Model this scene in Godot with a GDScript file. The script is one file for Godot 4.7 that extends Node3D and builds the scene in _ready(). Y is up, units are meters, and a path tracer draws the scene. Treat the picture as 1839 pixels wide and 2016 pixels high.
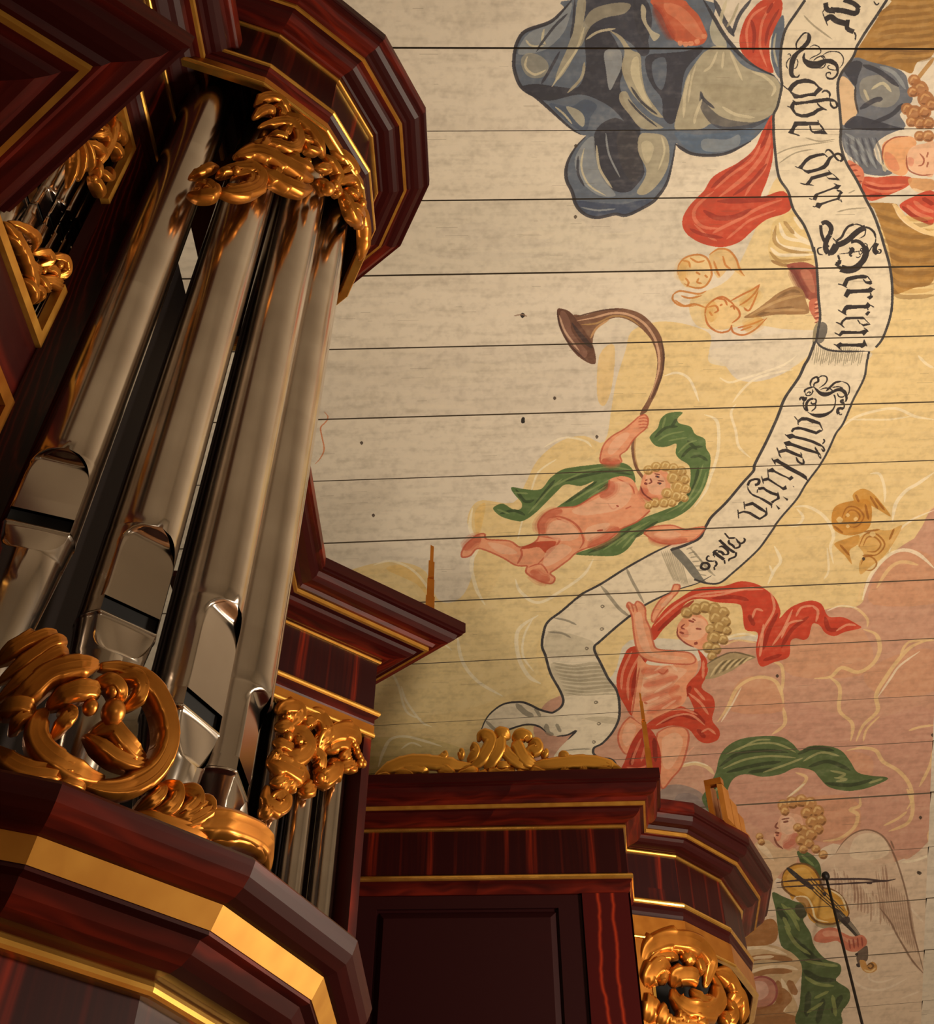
extends Node3D
# An organ front below a painted plank ceiling. The eye of the camera is the origin; the gallery floor lies 1.7 m below it.
var M := {}
var names := {}
const YF := -1.7
const TC := Vector2(-0.907, -1.893)          # axis of the round tower, in plan
const AX := Vector3(0.99001, 0.11132, -0.08652)                    # the boards run along this line
const AWAY := Vector3(-0.08707, 0.00000, -0.99620)                # level, across the boards, away from the camera
const UPB := Vector3(-0.11089, 0.99379, 0.00969)

# ------------------------------------------------------------------ helpers
func numbered(n: String) -> String:
	names[n] = names.get(n, -1) + 1
	return n if names[n] == 0 else "%s_%03d" % [n, names[n]]
func thing(called: String, label: String, category: String, group := "") -> Node3D:
	var o := Node3D.new()
	o.name = numbered(called)
	add_child(o)
	tag(o, label, category, group)
	return o
func tag(o: Node, label: String, category := "", group := "") -> void:
	o.set_meta("label", label)
	if category: o.set_meta("category", category)
	if group: o.set_meta("group", group)
func setting(called: String) -> Node3D:
	var o := Node3D.new()
	o.name = called
	add_child(o)
	o.set_meta("kind", "structure")
	return o
func put(mesh: Mesh, called: String, mat: Material, parent: Node) -> MeshInstance3D:
	var o := MeshInstance3D.new()
	o.mesh = mesh
	o.material_override = mat
	if parent == self:
		o.name = numbered(called)
		add_child(o)
	else:
		o.name = called
		parent.add_child(o, true)
	return o
func begin(smooth := false) -> SurfaceTool:
	var s := SurfaceTool.new()
	s.begin(Mesh.PRIMITIVE_TRIANGLES)
	s.set_smooth_group(0 if smooth else -1)
	return s
func tri(s: SurfaceTool, a: Vector3, b: Vector3, c: Vector3, ua := Vector2.ZERO, ub := Vector2.ZERO, uc := Vector2.ZERO) -> void:
	s.set_uv(ua); s.add_vertex(a)
	s.set_uv(ub); s.add_vertex(b)
	s.set_uv(uc); s.add_vertex(c)
func quad(s: SurfaceTool, a: Vector3, b: Vector3, c: Vector3, d: Vector3, ua := Vector2.ZERO, ub := Vector2.ZERO, uc := Vector2.ZERO, ud := Vector2.ZERO) -> void:
	tri(s, a, b, c, ua, ub, uc)
	tri(s, a, c, d, ua, uc, ud)
func done(s: SurfaceTool) -> ArrayMesh:
	s.index()
	s.generate_normals()
	return s.commit()
# a box between two corners, its edges along the axes ex, ey, ez from o; uv in metres
func slab(s: SurfaceTool, o: Vector3, ex: Vector3, ey: Vector3, ez: Vector3) -> void:
	var lx := ex.length(); var ly := ey.length(); var lz := ez.length()
	for f in [[o, ex, ey, lx, ly], [o + ez, ey, ex, ly, lx], [o, ey, ez, ly, lz], [o + ex, ez, ey, lz, ly], [o, ez, ex, lz, lx], [o + ey, ex, ez, lx, lz]]:
		var a: Vector3 = f[0]
		var e: Vector3 = f[1]
		var g: Vector3 = f[2]
		var swap: bool = f[1] == ey or (f[1] == ez and f[2] == ex)
		var u1 := Vector2(f[3], 0); var u2 := Vector2(f[3], f[4]); var u3 := Vector2(0, f[4])
		if swap: u1 = Vector2(0, f[3]); u2 = Vector2(f[4], f[3]); u3 = Vector2(f[4], 0)
		quad(s, a, a + e, a + e + g, a + g, Vector2.ZERO, u1, u2, u3)
func box(lo: Vector3, hi: Vector3, called: String, mat: Material, parent: Node) -> MeshInstance3D:
	var s := begin()
	slab(s, lo, Vector3(hi.x - lo.x, 0, 0), Vector3(0, hi.y - lo.y, 0), Vector3(0, 0, hi.z - lo.z))
	return put(done(s), called, mat, parent)
func lathe(profile: PackedVector2Array, at: Vector3, turns := 32) -> ArrayMesh:
	var s := begin(true)
	for i in profile.size() - 1:
		for k in turns:
			var a := TAU * k / turns; var b := TAU * (k + 1) / turns
			var p := profile[i]; var q := profile[i + 1]
			quad(s, at + Vector3(p.x * cos(a), p.y, p.x * sin(a)), at + Vector3(p.x * cos(b), p.y, p.x * sin(b)), at + Vector3(q.x * cos(b), q.y, q.x * sin(b)), at + Vector3(q.x * cos(a), q.y, q.x * sin(a)))
	return done(s)

# ------------------------------------------------------------------ mouldings along a plan line (x, z); the outside is on the left of its direction seen from above
func mitre(path: PackedVector2Array, i: int) -> Vector2:
	var n := Vector2.ZERO; var m := Vector2.ZERO
	if i > 0: n = side(path[i] - path[i - 1])
	if i < path.size() - 1: m = side(path[i + 1] - path[i])
	if i == 0: return m
	if i == path.size() - 1: return n
	return (n + m) / (1.0 + n.dot(m))
func side(d: Vector2) -> Vector2:
	return Vector2(-d.y, d.x).normalized()
# one straight length of a moulding: prof is a closed outline of (outward, height)
func run(path: PackedVector2Array, i: int, prof: PackedVector2Array, swap := false) -> ArrayMesh:
	var s := begin()
	var m0 := mitre(path, i); var m1 := mitre(path, i + 1)
	var a: Array[Vector3] = []; var b: Array[Vector3] = []
	for p in prof:
		var q0 := path[i] + m0 * p.x; var q1 := path[i + 1] + m1 * p.x
		a.append(Vector3(q0.x, p.y, q0.y)); b.append(Vector3(q1.x, p.y, q1.y))
	var v := 0.37 * i
	var u0 := 1.31 * i
	var l := path[i].distance_to(path[i + 1])
	for k in prof.size():
		var j := (k + 1) % prof.size()
		var w := prof[k].distance_to(prof[j])
		var q := [Vector2(u0, v), Vector2(u0 + l, v), Vector2(u0 + l, v + w), Vector2(u0, v + w)]
		if swap: q = q.map(func(c): return Vector2(c.y, c.x))
		quad(s, a[k], b[k], b[j], a[j], q[0], q[1], q[2], q[3])
		v += w
	var cap := Geometry2D.triangulate_polygon(prof)
	for k in range(0, cap.size(), 3):
		tri(s, a[cap[k]], a[cap[k + 1]], a[cap[k + 2]])
		tri(s, b[cap[k]], b[cap[k + 2]], b[cap[k + 1]])
	return done(s)
func V(a: Array) -> PackedVector2Array:
	var r := PackedVector2Array()
	for i in range(0, a.size(), 2): r.append(Vector2(a[i], a[i + 1]))
	return r
func bead(o: float, y: float, r: float) -> PackedVector2Array:
	var p := PackedVector2Array()
	for k in 7:
		var t := -PI / 2 + PI * k / 6
		p.append(Vector2(o + r * cos(t), y + r * sin(t)))
	p.append(Vector2(-0.01, y + r)); p.append(Vector2(-0.01, y - r))
	return p
# a full entablature round a plan line: top = height of the outer edge, so / sc scale its overhang and its cornice, fr = height of the frieze
func entablature(t: Node3D, path: PackedVector2Array, top: float, so: float, sc: float, fr: float, from := 0, to := 99) -> void:
	var yb := top - 0.081 * sc           # upper bead
	var yl := yb - fr                    # lower bead
	var corn := V([0.097 * so, top - 0.040 * sc, 0.106 * so, top - 0.039 * sc, 0.112 * so, top - 0.031 * sc, 0.124 * so, top - 0.030 * sc, 0.138 * so, top - 0.027 * sc, 0.150 * so, top - 0.018 * sc, 0.155 * so, top - 0.006 * sc, 0.165 * so, top - 0.005 * sc, 0.165 * so, top + 0.0 * sc, 0.171 * so, top + 0.002 * sc, 0.171 * so, top + 0.028 * sc, 0.0, top + 0.04 * sc, -0.02, top + 0.04 * sc, -0.02, top - 0.02 * sc])
	var fill := V([0.088 * so, top - 0.049 * sc, 0.099 * so, top - 0.049 * sc, 0.099 * so, top - 0.039 * sc, 0.088 * so, top - 0.039 * sc])
	var bed := V([0.006, yb + 0.009, 0.018 * so, yb + 0.010, 0.024 * so, yb + 0.013, 0.044 * so, yb + 0.013 * sc, 0.058 * so, yb + 0.016 * sc, 0.070 * so, yb + 0.023 * sc, 0.076 * so, yb + 0.030 * sc, 0.090 * so, yb + 0.031 * sc, 0.092 * so, top - 0.040 * sc, -0.02, top - 0.038 * sc, -0.02, yb + 0.009])
	var frieze := V([-0.02, yl, 0.0, yl, 0.0, yb + 0.01, -0.02, yb + 0.01])
	var arch := V([-0.02, yl - 0.045, -0.004, yl - 0.045, 0.0, yl - 0.038, 0.004, yl - 0.030, 0.004, yl - 0.018, 0.012, yl - 0.012, 0.012, yl - 0.006, -0.02, yl - 0.006])
	for i in range(from, mini(to, path.size() - 1)):
		put(run(path, i, corn), "cornice", M.wood, t)
		put(run(path, i, fill), "gold_fillet", M.goldflat, t)
		put(run(path, i, bed), "bed_moulding", M.wood, t)
		put(run(path, i, bead(0.004, yb + 0.003, 0.0065)), "gold_bead", M.goldbright, t)
		put(run(path, i, frieze, true), "frieze_panel", M.stripe, t)
		put(run(path, i, bead(0.008, yl, 0.0095)), "gold_bead", M.goldbright, t)
		put(run(path, i, arch), "architrave", M.wood, t)

# ------------------------------------------------------------------ carving: strokes on a plan line's face, given as (along, height) points
func place(path: PackedVector2Array, along: float, y: float, out: float) -> Vector3:
	var s := along
	for i in path.size() - 1:
		var l := path[i].distance_to(path[i + 1])
		if s <= l or i == path.size() - 2:
			var n := side(path[i + 1] - path[i])
			var e := minf(s, l - s)
			if e < 0.03:                       # ease round the corners
				var j := i if s < l * 0.5 else i + 1
				var k := clampf(e / 0.03, 0, 1) * 0.5 + 0.5
				n = (n * k + mitre(path, j).normalized() * (1 - k)).normalized()
			var p := path[i] + (path[i + 1] - path[i]) * (s / l) + n * out
			return Vector3(p.x, y, p.y)
		s -= l
	return Vector3.ZERO
func curve(p: PackedVector2Array, n: int) -> PackedVector2Array:
	var r := PackedVector2Array()
	for i in p.size() - 1:
		var a := p[maxi(i - 1, 0)]; var b := p[i]; var c := p[i + 1]; var d := p[mini(i + 2, p.size() - 1)]
		for k in n: r.append(b.cubic_interpolate(c, a, d, float(k) / n))
	r.append(p[p.size() - 1])
	return r
const ACROSS := [-1.0, -0.8, -0.52, -0.28, 0.0, 0.28, 0.52, 0.8, 1.0]
const RELIEF := [0.0, 0.50, 0.85, 0.40, 1.0, 0.40, 0.85, 0.50, 0.0]
func carve_stroke(path: PackedVector2Array, w: float, pts: PackedVector2Array, base: float, thick: float, relief := 0.55, fine := 5, lobed := 0.35) -> ArrayMesh:
	var c := curve(pts, fine)
	var s := begin(true)
	var rows: Array = []
	var n := c.size()
	var total := 0.0
	for i in n - 1: total += c[i].distance_to(c[i + 1])
	var lobes := roundf(total / (w * 1.0))
	for i in n:
		var t := float(i) / (n - 1)
		var d := (c[mini(i + 1, n - 1)] - c[maxi(i - 1, 0)]).normalized()
		var q := Vector2(-d.y, d.x)
		var k := minf(1.0, minf(0.30 + 3.2 * t, 0.16 + 3.4 * (1 - t)))
		if i == 0 or i == n - 1: k *= 0.3
		var h := w * 0.5 * k
		var row: Array[Vector3] = []
		for j in ACROSS.size():
			var saw := fposmod(t * lobes + (0.35 if ACROSS[j] < 0 else 0.0), 1.0)
			var lobe := 1.0 - lobed * 0.45 + lobed * saw * saw if absf(ACROSS[j]) > 0.7 else 1.0
			var p: Vector2 = c[i] + q * (h * ACROSS[j] * lobe)
			row.append(place(path, p.x, p.y, base + thick * (0.35 + 0.65 * k) + w * relief * k * RELIEF[j] + 0.012 * sin(t * PI)))
		var p0: Vector2 = c[i] + q * h * 0.92; var p1: Vector2 = c[i] - q * h * 0.92
		row.append(place(path, p0.x, p0.y, base)); row.append(place(path, p1.x, p1.y, base))
		rows.append(row)
	for i in n - 1:
		var m: int = rows[i].size()
		for j in m:
			quad(s, rows[i][j], rows[i + 1][j], rows[i + 1][(j + 1) % m], rows[i][(j + 1) % m])
	for e in [0, n - 1]:
		for j in range(1, rows[e].size() - 1):
			if e == 0: tri(s, rows[e][0], rows[e][j], rows[e][j + 1])
			else: tri(s, rows[e][0], rows[e][j + 1], rows[e][j])
	return done(s)
func knob(at: Vector3, r: float) -> ArrayMesh:
	var s := SphereMesh.new()
	s.radius = r; s.height = 2 * r; s.radial_segments = 14; s.rings = 8
	var st := SurfaceTool.new()
	st.append_from(s, 0, Transform3D(Basis(), at))
	return st.commit()
func carving(t: Node3D, path: PackedVector2Array, strokes: Array, knobs: Array, base: float, thick: float, relief := 0.36, mat: Material = null, stem := "acanthus_scroll", fine := 8, lobed := 0.35) -> void:
	for q in strokes:
		var p := PackedVector2Array()
		for i in range(1, q.size(), 2): p.append(Vector2(q[i] * 0.001, q[i + 1] * 0.001))
		put(carve_stroke(path, q[0] * 0.0001, p, base, thick, relief, fine, lobed), stem, mat if mat else M.gold, t)
	for q in knobs:
		put(knob(place(path, q[1] * 0.001, q[2] * 0.001, base + thick + q[0] * 0.00004), q[0] * 0.00005), "carved_bud", mat if mat else M.gold, t)

# ------------------------------------------------------------------ organ pipes
func pipe(label: String, group: String, c: Vector2, r: float, facing: float, ytop: float, yarc: float, ylip: float, yslot: float, ytip: float, rtip: float, seg := 48) -> Node3D:
	var t := thing("organ_pipe", label, "organ pipe", group)
	var al := deg_to_rad(52)
	var nm := seg / 3
	var ring := func(y: float, rad: float, flat: float, half: float) -> Array:
		var row: Array[Vector3] = []
		var hm := maxf(half, 0.03)
		for k in seg + 1:
			var a := lerpf(-hm, hm, float(k) / nm) if k <= nm else lerpf(hm, TAU - hm, float(k - nm) / (seg - nm))
			var x := rad * cos(a); var z := rad * sin(a)
			if half > 0.0 and k <= nm:
				x = lerpf(x, rad * cos(al) + 0.02 * rad, clampf(flat, 0, 1))
			var q := c + Vector2(x, z).rotated(facing)
			row.append(Vector3(q.x, y, q.y))
		return row
	var skin := func(rows: Array, skip: float) -> ArrayMesh:
		var s := begin(true)
		for i in rows.size() - 1:
			for k in seg:
				if skip > 0 and k < nm: continue
				quad(s, rows[i][k], rows[i][k + 1], rows[i + 1][k + 1], rows[i + 1][k])
		return done(s)
	var rows: Array = []
	rows.append(ring.call(ytop, r * 0.93, 0.0, 0.0))
	rows.append(ring.call(ytop, r, 0.0, 0.0))
	for k in 9: rows.append(ring.call(lerpf(ytop, yarc + 0.02, (k + 1) / 9.0), r, 0.0, 0.0))
	var h := yarc - ylip
	for k in 15:                                    # the round head of the upper lip
		var v := float(k) / 14
		rows.append(ring.call(yarc - v * 0.42 * h, r, minf(1.0, 0.10 + 4.0 * v), al * sqrt(maxf(0.0, 1.0 - pow(1.0 - v, 2)))))
	for k in 4: rows.append(ring.call(yarc - (0.42 + 0.58 * (k + 1) / 4) * h, r, 1.0, al))
	put(skin.call(rows, 0.0), "body", M.tin, t)
	# sides of the mouth
	put(skin.call([ring.call(ylip, r, 1.0, al), ring.call(yslot, r, 1.0, al)], 1.0), "mouth_side", M.tin, t)
	var d := Vector2(1, 0).rotated(facing)
	var e := Vector2(0, 1).rotated(facing)
	var s := begin()
	var p := c + d * r * 0.40
	var a3 := Vector3(p.x - e.x * r * 0.80, yslot - 0.002, p.y - e.y * r * 0.80)
	slab(s, a3, Vector3(e.x, 0, e.y) * r * 1.6, Vector3(0, ylip - yslot + 0.004, 0), Vector3(d.x, 0, d.y) * 0.004)
	put(done(s), "windway", M.black, t)
	# foot with the lower lip pressed flat
	rows = []
	var hl := h * 0.42
	rows.append(ring.call(yslot, r * 0.55, 0.0, 0.0))
	rows.append(ring.call(yslot, r * 1.012, 1.0, al))
	rows.append(ring.call(yslot - 0.004, r * 1.012, 1.0, al))
	for k in 12:
		var v := float(k) / 11
		var y := yslot - 0.005 - v * hl
		rows.append(ring.call(y, lerpf(r, rtip, (yslot - y) / (yslot - ytip)), 1.0 - v * 0.55, al * sqrt(maxf(0.0, 1.0 - v * v))))
	for k in 6:
		var y := lerpf(yslot - 0.006 - hl, ytip, (k + 1) / 6.0)
		rows.append(ring.call(y, lerpf(r, rtip, (yslot - y) / (yslot - ytip)), 0.0, 0.0))
	rows.append(ring.call(ytip - 0.003, rtip * 0.5, 0.0, 0.0))
	put(skin.call(rows, 0.0), "foot", M.tin, t)
	return t

# ------------------------------------------------------------------ materials
func grain_image(w: int, h: int, sd: int, dark: Color, light: Color, bands: float, flame: bool) -> Image:
	var n := FastNoiseLite.new(); n.seed = sd; n.frequency = 0.012; n.fractal_octaves = 3
	var f := FastNoiseLite.new(); f.seed = sd + 5; f.frequency = 0.05; f.fractal_octaves = 2
	var im := Image.create(w, h, false, Image.FORMAT_RGB8)
	for y in h:
		for x in w:
			var t := 0.0
			if flame:                       # nested tongues of grain down the middle of a board
				var px := (float(x) / w - 0.5) * 2.0
				var py := float(y) / h
				var q := py * 9.0 + px * px * 3.4 + 0.35 * n.get_noise_2d(x * 1.5, y * 0.8) + 0.10 * f.get_noise_2d(x, y)
				t = pow(absf(fposmod(q, 1.0) - 0.5) * 2.0, 3.0) * 0.9
				t += 0.18 * f.get_noise_2d(x * 3.0, y * 0.4)
			else:                           # broad brushed stripes, wandering a little
				var wob := 9.0 * n.get_noise_2d(x * 0.4 + 900.0, y * 0.5)
				var q := n.get_noise_2d((y + wob) * bands, x * 0.05)
				t = smoothstep(-0.02, 0.42, q) * (0.75 + 0.5 * f.get_noise_2d((y + wob) * 2.2, x * 0.15))
				t += 0.16 * f.get_noise_2d((y + wob) * 1.6, x * 0.04)
			im.set_pixel(x, y, dark.lerp(light, clampf(t, 0, 1)))
	return im
func speckle(w: int, h: int, sd: int, freq: float, a: Color, b: Color) -> Image:
	var n := FastNoiseLite.new(); n.seed = sd; n.frequency = freq; n.fractal_octaves = 4
	var im := Image.create(w, h, false, Image.FORMAT_RGB8)
	for y in h:
		for x in w: im.set_pixel(x, y, a.lerp(b, clampf(0.5 + 0.9 * n.get_noise_2d(x, y), 0, 1)))
	return im
func c8(r: int, g: int, b: int) -> Color: return Color8(r, g, b)
func wood_mat(im: Image, scale: float, rough := 0.42) -> StandardMaterial3D:
	var m := StandardMaterial3D.new()
	m.albedo_texture = ImageTexture.create_from_image(im)
	m.uv1_scale = Vector3(scale, scale, 1)
	m.roughness = rough
	m.metallic_specular = 0.30
	return m
func metal(col: Color, rough: float, im: Image = null, met := 1.0) -> StandardMaterial3D:
	var m := StandardMaterial3D.new()
	m.albedo_color = col; m.metallic = met; m.roughness = rough
	if im:
		m.albedo_texture = ImageTexture.create_from_image(im)
		m.uv1_triplanar = true; m.uv1_scale = Vector3(2, 2, 2)
	return m
func plain(col: Color, rough := 0.8) -> StandardMaterial3D:
	var m := StandardMaterial3D.new()
	m.albedo_color = col; m.roughness = rough
	return m
func materials() -> void:
	M.wood = wood_mat(grain_image(512, 256, 3, c8(44, 6, 6), c8(108, 28, 12), 0.8, false), 1.6)
	M.stripe = wood_mat(grain_image(256, 512, 11, c8(38, 5, 6), c8(112, 29, 11), 0.9, false), 1.7)
	M.flame = wood_mat(grain_image(192, 768, 21, c8(48, 8, 7), c8(116, 31, 12), 1.0, true), 1.0)
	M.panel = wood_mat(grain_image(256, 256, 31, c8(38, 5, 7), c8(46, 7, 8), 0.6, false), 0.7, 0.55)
	var gs := speckle(128, 128, 5, 0.06, c8(255, 246, 230), c8(226, 204, 176))
	M.gold = metal(c8(206, 140, 60), 0.34, gs, 0.8)
	M.goldflat = metal(c8(206, 158, 72), 0.48, gs, 0.7)
	M.goldbright = metal(c8(240, 196, 104), 0.26, gs, 0.9)
	M.golddull = metal(c8(196, 136, 62), 0.5, gs, 0.6)
	M.tin = metal(c8(206, 198, 190), 0.17, speckle(128, 128, 9, 0.02, c8(255, 252, 248), c8(226, 220, 214)))
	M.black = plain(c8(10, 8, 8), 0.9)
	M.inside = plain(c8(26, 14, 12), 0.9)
	M.plaster = plain(c8(206, 196, 176), 0.9)
	M.floor = wood_mat(grain_image(256, 256, 41, c8(96, 66, 42), c8(128, 92, 60), 0.8, false), 0.5, 0.5)
	M.white = plain(c8(226, 220, 208), 0.6)
	M.iron = plain(c8(22, 20, 20), 0.5)
	M.plank_edge = plain(c8(96, 84, 68), 0.9)

# ------------------------------------------------------------------ the painting: shapes in units of 2 mm along the boards and 1/200 of a board across
var paint: Array = []      # [outline, colour, lowest, highest]
func smooth_line(a: Array, from: int, closed: bool, n: int) -> PackedVector2Array:
	var p := PackedVector2Array()
	for i in range(from, a.size(), 2): p.append(Vector2(a[i], a[i + 1]))
	var c := p.size()
	var r := PackedVector2Array()
	for i in (c if closed else c - 1):
		var q0 := p[(i + c - 1) % c] if closed else p[maxi(i - 1, 0)]
		var q3 := p[(i + 2) % c] if closed else p[mini(i + 2, c - 1)]
		for k in n: r.append(p[i].cubic_interpolate(p[(i + 1) % c], q0, q3, float(k) / n))
	if not closed: r.append(p[c - 1])
	return r
func add_paint(o: PackedVector2Array, col: Color) -> void:
	var lo := 1e9; var hi := -1e9
	for q in o:
		lo = minf(lo, q.y); hi = maxf(hi, q.y)
	paint.append([o, col, lo, hi])
# patch: [colour number, opacity in percent, x, y, ...]; brush: [colour number, opacity, width * 10, taper, x, y, ...]
func patches_and_brushes(data: Array) -> void:
	for q in data:
		var col: Color = palette[q[1]]
		col.a = q[2] * 0.01
		if q[0] != 1:
			add_paint(smooth_line(q, 3, true, 4 if q[0] == 0 else 1), col)
			continue
		var c := smooth_line(q, 5, false, 5)
		var n := c.size()
		var left := PackedVector2Array(); var right := PackedVector2Array()
		for i in n:
			var d := (c[mini(i + 1, n - 1)] - c[maxi(i - 1, 0)]).normalized()
			var t := float(i) / (n - 1)
			var k := 1.0
			if q[4] & 1: k = minf(k, 0.25 + 4 * t)
			if q[4] & 2: k = minf(k, 0.25 + 4 * (1 - t))
			var h: Vector2 = Vector2(-d.y, d.x) * (q[3] * 0.05 * k)
			left.append(c[i] + h); right.append(c[i] - h)
		right.reverse()
		left.append_array(right)
		add_paint(left, col)
func fill_shape(im: Image, o: PackedVector2Array, col: Color, y0: float, brush: Image) -> void:
	var rows: Array = []
	rows.resize(200)
	var n := o.size()
	for i in n:
		var a := o[i]; var b := o[(i + 1) % n]
		var w := 1
		if a.y > b.y:
			var tmp := a; a = b; b = tmp; w = -1
		var r0 := maxi(0, ceili(a.y - y0 - 0.5)); var r1 := mini(199, ceili(b.y - y0 - 0.5) - 1)
		if r1 < r0: continue
		var k := (b.x - a.x) / (b.y - a.y)
		for r in range(r0, r1 + 1):
			if rows[r] == null: rows[r] = []
			rows[r].append(Vector2(a.x + (r + 0.5 + y0 - a.y) * k, w))
	if col.a < 0.995: brush.fill(col)
	for r in 200:
		var x = rows[r]
		if x == null: continue
		x.sort()
		var wind := 0
		var start := 0.0
		for q in x:
			if wind == 0: start = q.x
			wind += int(q.y)
			if wind == 0:
				var x0 := maxi(0, roundi(start)); var x1 := mini(im.get_width(), roundi(q.x))
				if x1 <= x0: continue
				if col.a < 0.995: im.blend_rect(brush, Rect2i(0, 0, x1 - x0, 1), Vector2i(x0, r))
				else: im.fill_rect(Rect2i(x0, r, x1 - x0, 1), col)
var grain: Image
var mottle: Image
func make_grain() -> void:
	var n := FastNoiseLite.new(); n.seed = 77; n.frequency = 0.035; n.fractal_octaves = 4
	var a := n.get_image(256, 512, false, false, false); a.resize(2048, 512, Image.INTERPOLATE_CUBIC)
	n.seed = 78; n.frequency = 0.09
	var b := n.get_image(1024, 256, false, false, false); b.resize(2048, 512, Image.INTERPOLATE_CUBIC)
	a.convert(Image.FORMAT_L8); b.convert(Image.FORMAT_L8)
	var da := a.get_data(); var db := b.get_data()
	var out := PackedByteArray(); out.resize(2048 * 512 * 4)
	for i in 2048 * 512:
		var v := (da[i] - 128) * 0.62 + (db[i] - 128) * 0.42
		var j := i * 4
		if v > 0: out[j] = 250; out[j + 1] = 236; out[j + 2] = 208
		else: out[j] = 84; out[j + 1] = 74; out[j + 2] = 58
		out[j + 3] = clampi(int(absf(v) * 0.5), 0, 60)
	grain = Image.create_from_data(2048, 512, false, Image.FORMAT_RGBA8, out)
	n.seed = 91; n.frequency = 0.045; n.fractal_octaves = 5
	var c := n.get_image(1024, 256, false, false, false); c.convert(Image.FORMAT_L8)
	var dc := c.get_data()
	var o2 := PackedByteArray(); o2.resize(1024 * 256 * 4)
	for i in 1024 * 256:
		var v := dc[i] - 128
		var j := i * 4
		if v > 0: o2[j] = 246; o2[j + 1] = 230; o2[j + 2] = 204
		else: o2[j] = 62; o2[j + 1] = 50; o2[j + 2] = 44
		o2[j + 3] = clampi(int(absf(v) * 0.24), 0, 34)
	mottle = Image.create_from_data(1024, 256, false, Image.FORMAT_RGBA8, o2)
	mottle.resize(2048, 512, Image.INTERPOLATE_CUBIC)
func board_picture(k: int, painted: bool, rng: RandomNumberGenerator) -> ImageTexture:
	var w := 2048 if painted else 1024
	var im := Image.create(w, 200, false, Image.FORMAT_RGBA8)
	var tone := rng.randf_range(0.965, 1.02)
	im.fill(Color(226 * tone / 255.0, 216 * tone / 255.0, 197 * tone / 255.0))
	# grey bloom and stains in the paint
	var brush := Image.create(2048, 1, false, Image.FORMAT_RGBA8)
	for i in 26:
		var cx := rng.randf_range(0, w); var cy := rng.randf_range(0, 200)
		var o := PackedVector2Array()
		var rx := rng.randf_range(30, 190); var ry := rng.randf_range(6, 34)
		for j in 14:
			var t := TAU * j / 14
			var q := rng.randf_range(0.6, 1.15)
			o.append(Vector2(cx + rx * q * cos(t), cy + ry * q * sin(t)))
		fill_shape(im, o, Color8(168, 160, 144, 16) if rng.randf() < 0.6 else Color8(244, 234, 212, 22), 0, brush)
	if painted:
		var y0 := k * 200.0
		for s in paint:
			if s[3] < y0 or s[2] > y0 + 200: continue
			fill_shape(im, s[0], s[1], y0, brush)
	im.blend_rect(mottle, Rect2i(0, rng.randi_range(0, 312), w, 200), Vector2i.ZERO)
	im.blend_rect(grain, Rect2i(rng.randi_range(0, 2048 - w), rng.randi_range(0, 312), w, 200), Vector2i.ZERO)
	for i in 34:                                    # short dark checks in the wood
		var x := rng.randf_range(0, w); var y := rng.randi_range(2, 197)
		brush.fill(Color8(92, 78, 60, rng.randi_range(30, 110)))
		im.blend_rect(brush, Rect2i(0, 0, rng.randi_range(6, 60), 1), Vector2i(int(x), y))
	im.convert(Image.FORMAT_RGB8)
	return ImageTexture.create_from_image(im)

# ------------------------------------------------------------------ ceiling
const JOINTS := [Vector2(1.4685, 4.1056), Vector2(1.8585, 3.9739), Vector2(2.2585, 3.8370), Vector2(2.6232, 3.7106), Vector2(2.9419, 3.5989), Vector2(3.2927, 3.4746), Vector2(3.6484, 3.3471), Vector2(3.9996, 3.2199), Vector2(4.3174, 3.1035), Vector2(4.6510, 2.9802), Vector2(4.9969, 2.8509), Vector2(5.3470, 2.7187), Vector2(5.6970, 2.5852), Vector2(5.9888, 2.4728), Vector2(6.3200, 2.3440), Vector2(6.6781, 2.2034), Vector2(7.0251, 2.0657), Vector2(7.3795, 1.9237), Vector2(7.7373, 1.7789), Vector2(8.1273, 1.6194), Vector2(8.5273, 1.4541)]     # (away, up) of every joint between the painted boards
func on_roof(u: float, j: Vector2, lift := 0.0) -> Vector3:
	return AX * u + AWAY * j.x + UPB * (j.y + lift)
func board(parent: Node, a: Vector2, b: Vector2, u0: float, u1a: float, u1b: float, mat: Material, lift: float) -> void:
	var s := begin()
	var p := [on_roof(u0, a, lift), on_roof(u1a, a, lift), on_roof(u1b, b, lift), on_roof(u0, b, lift)]
	var up := UPB * 0.028
	var full := 2048.0 / 500.0
	var ux := (u1a + 0.45) / full; var uy := (u1b + 0.45) / full; var uz := (u0 + 0.45) / full
	quad(s, p[0], p[1], p[2], p[3], Vector2(uz, 0.004), Vector2(ux, 0.004), Vector2(uy, 0.996), Vector2(uz, 0.996))
	put(done(s), "board", mat, parent)
	var e := begin()
	for k in 4:
		var q: Vector3 = p[k]; var r: Vector3 = p[(k + 1) % 4]
		quad(e, q, q + up, r + up, r)
	quad(e, p[0] + up, p[3] + up, p[2] + up, p[1] + up)
	var m: ArrayMesh = parent.get_child(parent.get_child_count() - 1).mesh
	e.index(); e.generate_normals()
	e.commit(m)
	var o: MeshInstance3D = parent.get_child(parent.get_child_count() - 1)
	o.material_override = null
	o.set_surface_override_material(0, mat)
	o.set_surface_override_material(1, M.plank_edge)
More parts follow.
